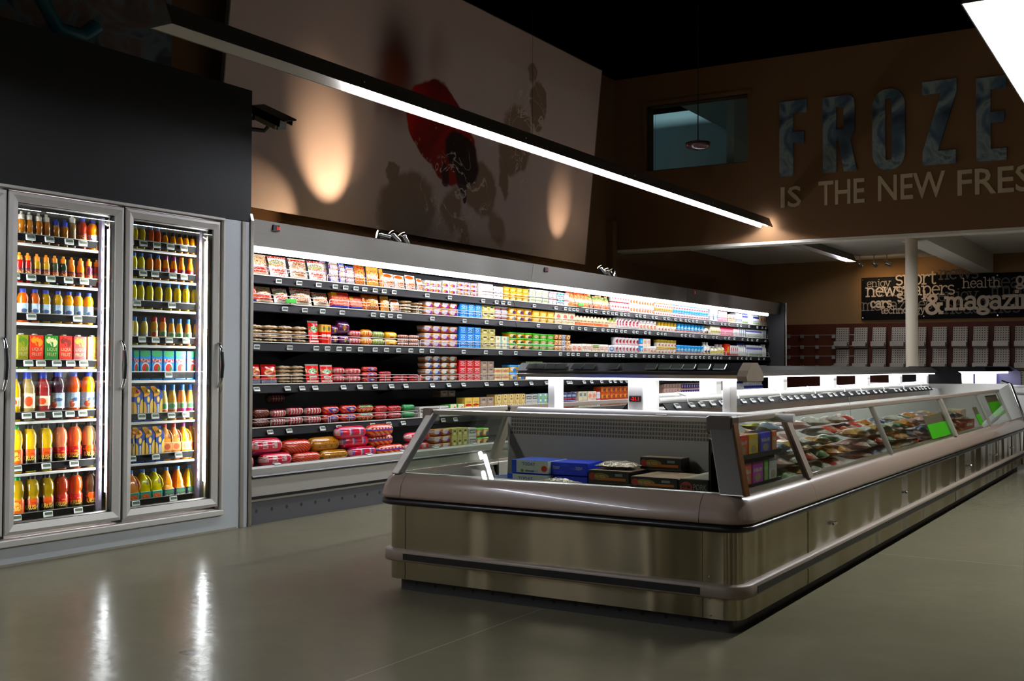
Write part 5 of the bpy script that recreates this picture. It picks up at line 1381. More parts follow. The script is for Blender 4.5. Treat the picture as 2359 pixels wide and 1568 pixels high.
seg(2, 584, 596, 'pouch', 1, 1, .13, 'redham', 'purple-red bag at the left edge', depth=.05, lean=R(-10))
seg(2, 597, 637, 'pouch', 1, 1, .12, 'baconbag', 'rumpled red and brown bag', depth=.06, lean=R(-20))
seg(2, 638, 674, 'pouch', 1, 1, .12, 'hotdogbag2', 'white sausage bag', depth=.06, lean=R(-18))
seg(2, 676, 727, 'pouch', 1, 1, .135, 'hotdogbag', 'brown sausage bag with white border', depth=.06, lean=R(-12))
seg(2, 729, 766, 'pouch', 1, 1, .11, 'hotdogbag', 'cream sausage bag', depth=.06, lean=R(-20))
seg(2, 767, 808, 'box', 1, 1, .125, 'redham', 'red ham pack with yellow corner', depth=.04, lean=R(-12))
seg(2, 809, 837, 'box', 1, 1, .10, 'redham', 'second red ham pack', depth=.04, lean=R(-16))
seg(2, 838, 844, 'pouch', 1, 1, .13, 'orangepouch', 'brown pouch edge', depth=.05, lean=R(-6))
seg(2, 845, 881, 'pouch', 1, 1, .145, 'orangepouch', 'wide orange pouch', depth=.06, lean=R(-8))
seg(2, 882, 903, 'pouch', 1, 1, .135, 'yellowpouch', 'narrow orange pouch', depth=.05, lean=R(-8))
seg(2, 905, 927, 'pouch', 1, 1, .11, 'orangetop', 'white and orange bag', depth=.05, lean=R(-12))
seg(2, 929, 953, 'flat', 1, 4, .115, 'frank', 'orange and white frankfurter pack', depth=.13)
seg(2, 955, 979, 'flat', 1, 4, .105, 'frank', 'frankfurter pack beside the orange tubs', depth=.13)
seg(2, 981, 1056, 'tub', 4, 2, .145, 'swirlorange', 'orange and purple spread tub')
seg(2, 1059, 1110, 'box', 3, 2, .15, 'bluecarton', 'bright blue margarine carton')
seg(2, 1111, 1140, 'box', 2, 2, .14, 'beigecarton', 'olive-beige butter carton')
seg(2, 1141, 1171, 'tub', 2, 3, .14, 'trayred', 'grey meat tray with red band', 'whitecap')
seg(2, 1173, 1226, 'tub', 3, 2, .13, 'yellowpurple', 'yellow tub with purple mark', 'yellowlid')
seg(2, 1228, 1278, 'tub', 3, 2, .125, 'yellowtub', 'plain yellow tub', 'yellowlid')
seg(2, 1279, 1325, 'box', 3, 1, .145, 'pinkbeige', 'tall beige carton')
seg(2, 1327, 1400, 'tri', 9, 1, .11, 'peakpack', 'small peaked orange pack', depth=.06)
seg(2, 1402, 1419, 'tri', 2, 1, .115, 'lowgreen', 'peaked green pack', depth=.06)
seg(2, 1421, 1440, 'pot', 3, 1, .13, 'redpot', 'white pot with red print', 'whitecap')
seg(2, 1441, 1474, 'pot', 4, 1, .13, 'redpot', 'white pot with dark red fruit', 'whitecap')
seg(2, 1475, 1515, 'pot', 5, 1, .125, 'orangepot', 'white pot with orange fruit', 'whitecap')
seg(2, 1517, 1561, 'pot', 6, 1, .125, 'goldpot', 'gold yoghurt pot', 'goldlid')
seg(2, 1562, 1624, 'pot', 8, 1, .125, 'bluepot', 'blue yoghurt pot', 'bluelid')
seg(2, 1625, 1636, 'bottle', 1, 1, .17, 'whitejug', 'white cream bottle', 'whitecap')
seg(2, 1637, 1659, 'box', 4, 1, .14, 'creamyellow', 'cream and yellow carton')
seg(2, 1660, 1688, 'box', 5, 1, .17, 'pinkpack', 'tall pink carton')
seg(2, 1690, 1700, 'box', 1, 1, .14, 'redlid', 'white carton with red end')
seg(2, 1701, 1724, 'box', 4, 1, .15, 'milkwhite', 'slim white milk carton')
seg(2, 1725, 1779, 'box', 13, 1, .155, 'milkblue', 'white milk carton with blue band')
seg(2, 1780, 1794, 'box', 3, 1, .145, 'milkwhite', 'white carton at the far end')

seg(3, 584, 611, 'flat', 1, 4, .13, 'frank', 'leftmost frankfurter pack', depth=.13)
for a, c, d in ((613, 648, 'second stack frankfurter pack'), (650, 681, 'third stack frankfurter pack'), (683, 713, 'fourth stack frankfurter pack')):
    seg(3, a, c, 'flat', 1, 4, .13, 'frank', d, depth=.13)
seg(3, 715, 740, 'pouch', 1, 1, .175, 'enterred', 'upright red pack with green lettering', depth=.03, lean=R(-8))
seg(3, 741, 763, 'box', 2, 1, .15, 'yellowred', 'red and yellow pack', depth=.1)
seg(3, 765, 782, 'roll', 1, 2, .15, 'purpleroll', 'purple roll with yellow oval', depth=.08)
seg(3, 785, 808, 'roll', 1, 1, .075, 'purpleroll', 'purple roll under the big one', depth=.08)
seg(3, 780, 811, 'roll', 1, 1, .115, 'purpleroll', 'big purple roll lying on top', depth=.12, dz=.08)
seg(3, 809, 836, 'roll', 1, 2, .12, 'redroll', 'red sausage roll', depth=.07)
seg(3, 837, 861, 'roll', 1, 2, .13, 'orangeroll', 'orange sausage roll', depth=.07)
seg(3, 862, 890, 'roll', 1, 2, .12, 'greenroll', 'olive green sausage roll', depth=.07)
seg(3, 891, 919, 'roll', 1, 2, .12, 'yellowroll', 'yellow sausage roll', depth=.07)
seg(3, 920, 970, 'roll', 2, 3, .10, 'brownroll', 'small brown sausage roll', depth=.05)
seg(3, 978, 1056, 'tub', 4, 3, .20, 'swirlorange', 'orange and purple spread tub')
seg(3, 1058, 1108, 'box', 3, 3, .20, 'bluecarton', 'bright blue margarine carton')
seg(3, 1109, 1141, 'box', 2, 3, .19, 'beigecarton', 'olive-beige butter carton')
seg(3, 1142, 1172, 'box', 2, 2, .125, 'creamteal', 'cream carton with teal side')
seg(3, 1173, 1227, 'tub', 3, 3, .17, 'yellowgreen', 'yellow tub with green lid', 'greenlid')
seg(3, 1228, 1278, 'tub', 3, 3, .17, 'greentub', 'bright green tub', 'greenlid')
seg(3, 1279, 1296, 'tub', 2, 3, .18, 'orangetub', 'orange and cream tub')
seg(3, 1297, 1305, 'tub', 1, 3, .18, 'bluewhitetub', 'blue and white tub')
seg(3, 1306, 1316, 'tub', 1, 3, .18, 'orangetub', 'orange tub next to the low packs')
seg(3, 1318, 1340, 'box', 2, 1, .08, 'orangewhite', 'low cream pack')
seg(3, 1341, 1363, 'box', 2, 1, .085, 'lowred', 'low red and white pack')
seg(3, 1364, 1381, 'box', 1, 1, .085, 'lowgreen', 'low green and white pack')
seg(3, 1382, 1401, 'box', 2, 1, .085, 'lowred', 'low white pack with red print')
seg(3, 1402, 1417, 'box', 1, 1, .08, 'bluewhitetub', 'low blue pack')
seg(3, 1419, 1474, 'pot', 7, 2, .18, 'redpot', 'white pot with dark fruit', 'redlid')
seg(3, 1475, 1481, 'box', 1, 2, .18, 'bluepot', 'narrow blue carton')
seg(3, 1482, 1499, 'box', 2, 2, .18, 'lowred', 'brown and red multipack')
seg(3, 1501, 1515, 'pot', 2, 1, .09, 'orangepot', 'white pot beside the gold pots', 'whitecap')
seg(3, 1517, 1561, 'pot', 6, 2, .18, 'goldpot', 'gold yoghurt pot', 'goldlid')
seg(3, 1562, 1624, 'pot', 8, 1, .12, 'bluepot', 'blue yoghurt pot', 'bluelid')
seg(3, 1625, 1638, 'bottle', 2, 1, .18, 'whitejug', 'white cream jug', 'whitecap')
seg(3, 1640, 1655, 'bottle', 2, 1, .13, 'creamyellow', 'cream bottle', 'whitecap')
seg(3, 1656, 1672, 'bottle', 2, 1, .16, 'creamyellow', 'pale yellow bottle', 'whitecap')
seg(3, 1673, 1682, 'box', 1, 1, .17, 'redtall', 'tall red-orange carton')
seg(3, 1683, 1701, 'box', 4, 1, .15, 'yoghurtred', 'white carton with red foot')
seg(3, 1702, 1724, 'bottle', 4, 1, .19, 'milkwhite', 'white milk bottle with dark cap', 'bluecap')
seg(3, 1725, 1779, 'box', 13, 1, .17, 'milkblue', 'white milk carton with blue band')
seg(3, 1780, 1794, 'bottle', 3, 1, .19, 'milkwhite', 'white bottle at the far end', 'whitecap')

seg(4, 583, 607, 'pouch', 1, 1, .14, 'hotdogpic', 'red hot dog pack at the left edge', depth=.05, lean=R(-8))
seg(4, 608, 645, 'pouch', 1, 1, .14, 'hotdogpic', 'red pack with hot dog picture', depth=.05, lean=R(-8))
seg(4, 646, 677, 'flat', 1, 5, .135, 'frank', 'left stack frankfurter pack', depth=.13)
seg(4, 678, 707, 'flat', 1, 5, .135, 'frank', 'right stack frankfurter pack', depth=.13)
seg(4, 708, 740, 'pouch', 1, 1, .145, 'enterred', 'left red pack with green lettering', depth=.03, lean=R(-7))
seg(4, 742, 772, 'pouch', 1, 1, .14, 'enterred', 'right red pack with green lettering', depth=.03, lean=R(-7))
seg(4, 771, 799, 'roll', 1, 2, .125, 'redroll', 'pink-red sausage roll', depth=.07)
seg(4, 799, 837, 'roll', 1, 2, .12, 'redroll', 'long pink sausage roll', depth=.07)
seg(4, 838, 875, 'roll', 1, 3, .13, 'bluered', 'blue and red sausage roll', depth=.06)
seg(4, 876, 905, 'roll', 1, 3, .09, 'smallred', 'small red sausage roll', depth=.04)
seg(4, 908, 978, 'roll', 2, 2, .055, 'smallred', 'low red sausage roll', depth=.04)
seg(4, 980, 1017, 'tub', 2, 4, .232, 'swirlblue', 'blue swirl spread tub')
seg(4, 1018, 1055, 'tub', 2, 4, .232, 'swirlgreen', 'green swirl spread tub')
seg(4, 1057, 1107, 'box', 3, 3, .195, 'redcarton', 'deep red margarine carton')
seg(4, 1108, 1138, 'box', 2, 3, .185, 'taupecarton', 'taupe butter carton')
seg(4, 1139, 1173, 'box', 2, 2, .12, 'creamcarton', 'cream carton with brown emblem')
seg(4, 1174, 1229, 'tub', 3, 2, .15, 'yellowblue', 'yellow tub with blue lid', 'bluelid')
seg(4, 1238, 1277, 'box', 3, 1, .19, 'greencream', 'white and green carton set back', dx=.14)
for a, c, n, k, d in ((1400, 1420, 2, 'lowred', 'dark red far pack'), (1421, 1480, 7, 'redfruit', 'red fruit far pack'), (1481, 1515, 4, 'orangepot', 'cream far pack'), (1516, 1562, 6, 'goldpot', 'gold far pot'), (1563, 1625, 8, 'bluepot', 'teal far pot'), (1690, 1730, 4, 'redfruit', 'red far bottle'), (1732, 1775, 5, 'yoghurtred', 'white far carton'), (1776, 1794, 2, 'lowgreen', 'green far pack')):
    seg(4, a, c, 'box', n, 1, .165, k, d)

seg(5, 588, 627, 'roll', 1, 2, .135, 'darkstripe', 'dark orange-striped sausage roll', depth=.08, jig=.05)
seg(5, 628, 664, 'roll', 1, 2, .125, 'stripered', 'thin red striped sausage roll', depth=.07, jig=.05)
seg(5, 665, 705, 'roll', 1, 2, .14, 'stripered', 'fat red striped sausage roll', depth=.08, jig=.05)
seg(5, 707, 747, 'roll', 1, 2, .135, 'stripered', 'red striped sausage roll, third pile', depth=.08, jig=.05)
seg(5, 690, 728, 'roll', 1, 1, .08, 'stripered', 'dark red sausage roll at the back', depth=.08, dx=.3, dz=.15)
seg(5, 748, 788, 'roll', 1, 2, .135, 'bluered', 'red and blue sausage roll, first pile', depth=.08, jig=.05)
seg(5, 789, 828, 'roll', 1, 2, .135, 'bluered', 'red and blue sausage roll, second pile', depth=.08, jig=.05)
seg(5, 829, 867, 'roll', 1, 2, .135, 'greenred', 'red and green sausage roll', depth=.08, jig=.05)
seg(5, 868, 897, 'roll', 1, 2, .12, 'smallred', 'plain red sausage roll', depth=.07)
seg(5, 898, 930, 'roll', 1, 2, .115, 'smallred', 'plain red sausage roll beside the green', depth=.07)
seg(5, 931, 960, 'roll', 1, 2, .12, 'greenpolony', 'dark green sausage roll', depth=.07)
seg(5, 966, 1034, 'box', 3, 1, .09, 'bwcarton', 'black and white cheese carton')
seg(5, 1035, 1070, 'box', 2, 1, .10, 'greenwhite', 'white and green cheese carton')
seg(5, 1071, 1105, 'box', 2, 2, .155, 'rondo', 'yellow and red butter carton')
seg(5, 1106, 1138, 'box', 2, 2, .155, 'taupecarton', 'taupe butter carton')
seg(5, 1056, 1090, 'box', 2, 1, .06, 'taupecarton', 'small carton set back on the pile', dx=.2, dz=.16)
seg(5, 1140, 1210, 'box', 5, 2, .175, 'creambrown', 'cream and brown curved carton')
seg(5, 1211, 1239, 'box', 2, 2, .165, 'bwcarton', 'grey carton with black label')
seg(5, 1240, 1262, 'box', 2, 3, .17, 'tealstack', 'teal and lime carton')
seg(5, 1300, 1332, 'pot', 3, 2, .17, 'navycup', 'navy and red cup', 'navycup')
seg(5, 1333, 1353, 'box', 2, 2, .175, 'creampots', 'cream and teal pack')
seg(5, 1354, 1374, 'box', 2, 2, .175, 'orangewhite', 'orange and white pack')
seg(5, 1375, 1383, 'box', 1, 2, .175, 'redlid', 'white and red pack')
seg(5, 1384, 1447, 'box', 6, 3, .22, 'redfruit', 'red mixed fruit yoghurt pack')
seg(5, 1530, 1570, 'box', 6, 4, .235, 'pinkbox', 'pink carton')
seg(5, 1571, 1620, 'pot', 9, 3, .24, 'violetpot', 'violet yoghurt pot', 'violetwhite')
seg(5, 1621, 1645, 'pouch', 4, 1, .24, 'yellowbag', 'yellow cheese bag', depth=.04)
seg(5, 1646, 1656, 'box', 1, 2, .22, 'creamyellow', 'yellow carton by the pillar')
seg(5, 1698, 1720, 'bottle', 4, 1, .24, 'milkwhite', 'white milk bottle', 'bluecap')
seg(5, 1721, 1785, 'bottle', 10, 1, .25, 'milkblue', 'milk bottle with blue and green label', 'whitecap')

# bottom deck: big polony rolls, then cartons (seen through the end glass)
seg(6, 570, 592, 'roll', 1, 2, .21, 'polred', 'red polony at the left edge', depth=.13)
seg(6, 609, 683, 'roll', 1, 1, .10, 'polred', 'front red and white polony', depth=.12)
seg(6, 595, 672, 'roll', 1, 1, .125, 'polred', 'big red and white polony resting on top', depth=.13, dz=.085, dx=.05)
seg(6, 684, 748, 'roll', 1, 1, .085, 'polorange', 'front orange-striped polony', depth=.11)
seg(6, 671, 737, 'roll', 1, 1, .11, 'polorange', 'orange-striped polony resting on top', depth=.12, dz=.07, dx=.05)
seg(6, 747, 811, 'roll', 1, 1, .085, 'polyellow', 'front mustard yellow polony', depth=.11)
seg(6, 733, 802, 'roll', 1, 1, .115, 'polyellow', 'mustard yellow polony resting on top', depth=.12, dz=.07, dx=.05)
seg(6, 710, 740, 'roll', 1, 1, .115, 'polyellow', 'mustard polony end at the back', depth=.12, dz=.075, dx=.19)
seg(6, 812, 876, 'roll', 1, 1, .09, 'polpink', 'lowest crimson polony', depth=.11)
seg(6, 801, 869, 'roll', 1, 1, .115, 'polpink', 'middle crimson polony', depth=.12, dz=.075, dx=.05)
seg(6, 784, 854, 'roll', 1, 1, .10, 'polpink', 'topmost crimson polony', depth=.12, dz=.158, dx=0)
seg(6, 877, 941, 'roll', 1, 1, .085, 'polflame', 'lowest flame-print polony', depth=.11)
seg(6, 867, 925, 'roll', 1, 1, .105, 'polflame', 'middle flame-print polony', depth=.12, dz=.07, dx=.05)
seg(6, 857, 915, 'roll', 1, 1, .10, 'polflame', 'topmost flame-print polony', depth=.12, dz=.158, dx=0)
seg(6, 943, 1000, 'roll', 1, 2, .17, 'polred', 'red polony behind the end glass', depth=.12)
seg(6, 1001, 1040, 'tub', 2, 3, .19, 'swirlorange', 'orange tub behind the end glass')
seg(6, 1041, 1078, 'box', 3, 2, .18, 'beigecarton', 'cream carton behind the end glass')
seg(6, 1079, 1098, 'box', 1, 2, .17, 'bwcarton', 'white carton behind the end glass')
seg(6, 1099, 1128, 'tub', 2, 2, .17, 'yellowgreen', 'yellow and green tub behind the end glass')
# small green shelf card clipped to the second shelf, price strips with it
o = MB().rbox(-.055, .055, -.012, 0, -.016, .016, .003).build('shelf_card', mat('green_shelf_card', '#3fae38', .5), None, (SHX[2]+.016, shy(665, SHX[2], 1.58), 1.585), (0, 0, YAWX))
tag(o, 'green card clipped to the wire on the second shelf of the dairy case', 'card')
o = MB().rbox(-.06, .06, -.012, 0, -.016, .016, .003).build('shelf_card', mat('green_shelf_card', '#3fae38', .5), None, (SHX[1]+.016, shy(1334, SHX[1], 1.79), 1.79), (0, 0, YAWX))
tag(o, 'green card clipped below the cheese packs on the dairy case top shelf', 'card')
# ---------------------------------------------------------------- drinks in the coolers
def juice(key, c, clear=False):
    if key in MATS: return MATS[key]
    m = mat(key, vivid(c, 1.2), 0.12, 0, 0.4); b = m.node_tree.nodes['Principled BSDF']
    b.inputs['Subsurface Weight'].default_value = 0.0
    return m
def bprof(style):
    # (radius factor, height factor)
    return {
     'sport': [(.9, 0), (1, .03), (1, .44), (.92, .5), (1, .56), (1, .66), (.84, .74), (.54, .78), (.5, .80)],
     'bulb': [(.9, 0), (.95, .02), (.95, .56), (.9, .59), (1, .68), (.98, .74), (.82, .83), (.6, .88), (.48, .91)],
     'hour': [(.9, 0), (.98, .03), (.98, .48), (.86, .53), (.97, .60), (1, .68), (.96, .78), (.78, .86), (.5, .91), (.42, .93)],
     'wave': [(.9, 0), (.96, .02), (.96, .22), (.86, .34), (.97, .52), (1, .62), (.92, .74), (.7, .83), (.52, .87), (.48, .90)],
     'slope': [(.9, 0), (.97, .02), (1, .08), (1, .48), (.92, .62), (.72, .76), (.56, .85), (.5, .90)],
     'square': [(.94, 0), (1, .02), (1, .64), (.92, .72), (.6, .83), (.48, .90)],
    }[style]
BM = {}
def bottle(style, r, h, liquid, cap, lab, pos, rotz, label, group, word=None, wcol=None, lr=(.2, .5), capk='flat', name='juice_bottle', capcol=None):
    key = (style, r, h)
    if key not in BM:
        b = MB(); b.lathe([(a*r, z*h) for a, z in bprof(style)], 18); o = b.build('b', MATS['black_plastic']); BM[key] = o.data; bpy.data.objects.remove(o)
    me = BM[key].copy(); me.materials.clear(); me.materials.append(liquid)
    o = put(name, me, None, pos, (0, 0, rotz)); tag(o, label, 'bottle', group)
    z0 = bprof(style)[-1][1]*h
    rn = bprof(style)[-1][0]*r
    b = MB()
    if capk == 'sport': b.lathe([(rn*1.5, z0-.008), (rn*1.5, z0+h*.10), (rn*.9, z0+h*.12), (rn*.7, z0+h*.13), (rn*.7, h*.985), (rn*.5, h)], 12)
    else: b.lathe([(rn*1.2, z0-.014), (rn*1.2, h-.003), (rn*1.08, h)], 14)
    b.build('cap', cap, o)
    if lab is not None:
        pts = [(a, z) for a, z in bprof(style) if lr[0] <= z <= lr[1]]
        def rad(z):
            P = bprof(style)
            for (a0, z0_), (a1, z1_) in zip(P, P[1:]):
                if z0_ <= z <= z1_: return a0+(a1-a0)*(z-z0_)/max(1e-6, z1_-z0_)
            return P[-1][0]
        zs = sorted(set([lr[0]]+[z for a, z in pts]+[lr[1]]))
        b = MB(); n = 18; prof = [(rad(z)*r+.0012, z*h) for z in zs]
        vs = [(a*math.cos(2*PI*k/n), a*math.sin(2*PI*k/n), z) for a, z in prof for k in range(n)]
        b.add(vs, [(i*n+k, i*n+(k+1) % n, (i+1)*n+(k+1) % n, (i+1)*n+k) for i in range(len(prof)-1) for k in range(n)], 0, True)
        b.build('label', lab, o)
        if word:
            ww = r*1.7; zz = (lr[0]+(lr[1]-lr[0])*.48)*h
            rr = rad((lr[0]+lr[1])/2)*r+.003
            put_text(word, (-ww/2, -rr, zz), (1, 0, 0), (0, 0, 1), ww, h*.10, wcol, 'lettering', o, .03, rr)
    return o
YF = YAWX - R(28)     # bottles turned a little towards the aisle
J = {k: juice('juice_'+k, c) for k, c in dict(amber='#a8691c', amber2='#8f5a1e', blueamber='#9a6418', clear='#7d6a44', redj='#8c2a14', orange='#e0860e', red='#b81f1a', gold='#b98f1c', gold2='#c9a02a', teal='#3c4a36', dgreen='#20351f', orange2='#e8850a', purple='#4c1f34', dred='#8a2a1e',
     rorange='#d9601a', borange='#a8501a', olive='#a5811c', olive2='#b8901c', yorange='#d9941a', lorange='#e6a22a', yellow='#dcae14', cream='#a08a5c', redbrown='#8f2c2c', dpurple='#3a1f2a', rednor='#c2501e', oyellow='#efa01e', kyellow='#d8b428', kpink='#d8805a', kred='#e06434', kclear='#9a7848', dyellow='#a88a1e', dred2='#a03a1c', dorange='#c0501c', dbrown='#4a3420',
     lemon='#ecd820', lemon2='#e0c41e', peach='#eeb04a', peach2='#f0a452', salmon='#ef9a52', tropical='#f0a01e', paleyel='#f3dc7a').items()}
CAPM = {k: mat('cap_'+k, c, .35) for k, c in dict(white='#d8d4c4', blue='#2c3fa8', sky='#2f74c8', orange='#f08a1a', dark='#1c1512', green='#1f8a3a', red='#c83a2a', purple='#8a2a80', crimson='#d0404a', yellow='#e8c82a').items()}
pack('lab_orange', '#c86a2a', [('e', .5, .35, .4, .3, '#e8b070'), ('r', 0, 1, .8, 1, '#5a2a3a'), ('n', 8, .55, .2, .8, '#3a2030')], .35)
pack('lab_script', '#a9bcc9', [('r', 0, 1, 0, .12, '#e6e2da'), ('e', .3, .25, .2, .24, '#c05a3a'), ('n', 5, .58, .3, .8, '#f0eee8'), ('e', .6, .55, .3, .12, '#4a5a7a')], .35)
pack('lab_fruit', '#d8c9a8', [('e', .5, .45, .26, .34, '#d0502a'), ('r', .1, .9, .8, .92, '#f0e8dc')], .35)
pack('lab_krush', '#171310', [('e', .55, .86, .36, .26, '#c8601c'), ('n', 7, .6, .6, 1, '#b02a1c'), ('r', 0, 1, 0, .08, '#2a6a2a')], .3)
pack('lab_krush_orange', '#d0641a', [('e', .5, .7, .3, .2, '#e8a050'), ('n', 8, .58, 0, 1, '#a84414')], .3)
pack('lab_krush_red', '#1a1310', [('r', 0, 1, .6, 1, '#a01c24'), ('n', 7, .6, .6, 1, '#d08a2a')], .3)
pack('lab_white', '#dfe2dc', [('r', 0, 1, .0, .3, '#9ab4b8'), ('n', 8, .55, .2, .9, '#7a6a90')], .35)
pack('lab_redpurple', '#b03a22', [('e', .6, .5, .24, .4, '#6a5a90'), ('e', .6, .5, .14, .24, '#d8d0d8')], .35)
pack('lab_green', '#cfd6c0', [('e', .5, .6, .34, .26, '#5f9a6a'), ('r', 0, 1, .0, .2, '#d0643a'), ('r', .2, .8, .3, .36, '#3a5a8a')], .35)
pack('lab_pink', '#cfd4c6', [('e', .5, .6, .34, .26, '#6a9a70'), ('r', 0, 1, .0, .3, '#c0388a')], .35)
pack('lab_photo', '#d8a06a', [('e', .5, .5, .3, .3, '#b0562a'), ('r', 0, 1, .9, 1, '#e8d8b8')], .35)
WC = mat('lettering_yellow', '#f0c050', .4); WD = mat('lettering_dark', '#27304a', .4); WW = mat('lettering_white', '#e8e4da', .4)
DOORN = {1: 'left cooler door', 2: 'right cooler door'}
def fy(px, z): return shy(px, SX-.045, z)
def rowof(door, si, xs, specs, desc, depth=.045):
    z = FL[door][si-1]+.001
    n = len(xs)
    out = []
    for i, (px, sp) in enumerate(zip(xs, specs)):
        y = fy(px, z+.08)
        out.append((y, z, sp, '%s, %s from left, %s shelf behind the %s' % (sp.get('d', desc), ORD[i], ORD[si-1], DOORN[door])))
    return out
def bottles(door, si, xs, specs, h, r, style, group, front=.05):
    for y, z, sp, lb in rowof(door, si, xs, specs, ''):
        bottle(sp.get('style', style), sp.get('r', r), sp.get('h', h), J[sp['j']], CAPM[sp['c']], PM[sp['l']] if sp.get('l') else None, (SX-sp.get('r', r)-.006, y, z), YF+R(rnd.uniform(-12, 12)), lb, group, sp.get('w'), sp.get('wc'), sp.get('lr', (.2, .5)), sp.get('ck', 'flat'))
def S(j, c, l, d, **k): return dict(j=j, c=c, l=l, d=d, **k)
bottles(1, 1, [45, 62, 84, 102, 124, 144, 162, 186, 211], [S('amber', 'white', None, 'amber sports bottle', ck='sport'), S('amber', 'white', None, 'amber sports bottle', ck='sport'), S('amber', 'white', None, 'amber sports bottle', ck='sport'), S('amber2', 'white', None, 'brown sports bottle', ck='sport'), S('blueamber', 'blue', None, 'amber blue-topped bottle', ck='sport', h=.165), S('blueamber', 'blue', None, 'amber blue-topped bottle', ck='sport', h=.165), S('clear', 'white', None, 'clear white-topped bottle', ck='sport', h=.2), S('redj', 'blue', 'lab_orange', 'red-brown blue-topped bottle', h=.19, r=.029, style='bulb'), S('orange', 'blue', 'lab_white', 'orange blue-topped bottle', h=.185, r=.034, style='bulb')], .182, .024, 'sport', 'bottles on the first shelf, left door')
c2 = ['red', 'red', 'gold', 'gold2', 'teal', 'dgreen', 'orange2', 'orange2', 'purple', 'dred']
n2 = ['red', 'red', 'gold', 'pale gold', 'grey-green', 'dark green', 'orange', 'bright orange', 'purple', 'dark red']
bottles(1, 2, [40, 59, 80, 101, 121, 141, 160, 181, 200, 218], [S(a, 'orange', 'lab_orange', '%s orange-capped bottle' % b, ck='sport') for a, b in zip(c2, n2)], .175, .0225, 'sport', 'orange-capped bottles, left door')
c3 = ['rorange', 'borange', 'olive', 'olive2', 'yorange', 'lorange', 'oyellow']; n3 = ['orange-red', 'brown-orange', 'olive', 'yellow-olive', 'yellow-orange', 'light orange', 'bright orange']
bottles(1, 3, [50, 77, 102, 130, 155, 177, 201], [S(a, 'blue', 'lab_script', '%s juice bottle' % b, lr=(.08, .57)) for a, b in zip(c3, n3)], .195, .031, 'bulb', 'blue-capped juice bottles, left door')
# fruit juice boxes
JB = [(31, 57, '#8d8a1e', '#5a7a2a', 'olive green'), (59, 92, '#d23a1c', '#f0a030', 'red-orange'), (94, 126, '#2f7a30', '#e8dcae', 'green'), (127, 158, '#c8321e', '#6a1a10', 'red'), (160, 191, '#8a3a3c', '#f0922a', 'plum'), (192, 223, '#f0b040', '#f8e06a', 'yellow')]
for i, (a, c, c0, c1, nm_) in enumerate(JB):
    pm = pack('juicebox%d' % i, c0, [('e', .64, .80, .28, .14, c1), ('e', .28, .86, .2, .10, c1), ('r', 0, 1, .0, .1, c1), ('n', 6, .6, .55, 1, c0)], .3)
    z = FL[1][3]+.001; y0, y1 = fy(a, z+.1), fy(c, z+.1); wd = y1-y0
    o = item('box', wd*.96, .065, .195, pm, (SX-.008, (y0+y1)/2, z), (0, 0, YAWX), '%s fruit juice carton, %s from left behind the left cooler door' % (nm_, ORD[i]), 'juice carton', 'juice cartons behind the left door', 'juice_carton')
    b = MB(); b.rbox(-.012, .012, .01, .034, .195, .203, .002); b.build('cap', CAPM['white'], o)
    for wd_, zz, hh in (('LIQUI', .102, .022), ('FRUIT', .074, .020)):
        put_text(wd_, (-wd*.34, -.0012, zz), (1, 0, 0), (0, 0, 1), wd*.68, hh, mat('lettering_straw', '#c9b98a', .5), 'lettering', o, .0)
bottles(1, 5, [30, 63, 98, 132, 168, 203], [S('yellow', 'blue', 'lab_fruit', 'tall yellow juice bottle', style='square', lr=(.30, .48)), S('cream', 'blue', 'lab_fruit', 'tall cloudy juice bottle', style='square', lr=(.26, .56)), S('redbrown', 'blue', 'lab_fruit', 'tall red juice bottle', style='square', lr=(.30, .50)), S('dpurple', 'blue', 'lab_script', 'tall dark purple juice bottle', style='bulb', lr=(.24, .555)), S('rednor', 'blue', 'lab_script', 'tall red-orange juice bottle', style='bulb', lr=(.24, .555)), S('oyellow', 'blue', 'lab_script', 'tall orange-yellow juice bottle', style='bulb', lr=(.24, .555))], .285, .042, 'bulb', 'tall juice bottles, left door')
K6 = [('kyellow', 'green', 'lab_krush_orange', 'yellow orange-labelled'), ('kyellow', 'dark', 'lab_krush', 'yellow black-labelled'), ('kyellow', 'dark', 'lab_krush', 'bright yellow black-labelled'), ('kpink', 'dark', 'lab_krush_red', 'pink-orange black-labelled'), ('kred', 'dark', 'lab_krush_red', 'orange-red black-labelled'), ('kclear', 'dark', 'lab_krush', 'clear amber black-labelled')]
bottles(1, 6, [35, 67, 104, 138, 171, 205], [S(a, b, c, '%s round bottle' % d, w='KRUSH', wc=WC, lr=(.03, .49)) for a, b, c, d in K6], .275, .043, 'hour', 'round bottles with black labels, left door')
K7 = [('dyellow', 'green', 'lab_krush_orange', 'dark yellow orange-labelled'), ('dyellow', 'dark', 'lab_krush', 'olive yellow black-labelled'), ('dyellow', 'dark', 'lab_krush', 'dull yellow black-labelled'), ('dred2', 'dark', 'lab_krush_red', 'dark red black-labelled'), ('dorange', 'dark', 'lab_krush_red', 'red-orange black-labelled'), ('dbrown', 'dark', 'lab_krush', 'dark brown black-labelled')]
bottles(1, 7, [38, 73, 107, 140, 173, 209], [S(a, b, c, '%s round bottle' % d, w='KRUSH', wc=WC, lr=(.03, .49)) for a, b, c, d in K7], .262, .043, 'hour', 'round bottles on the floor shelf, left door')
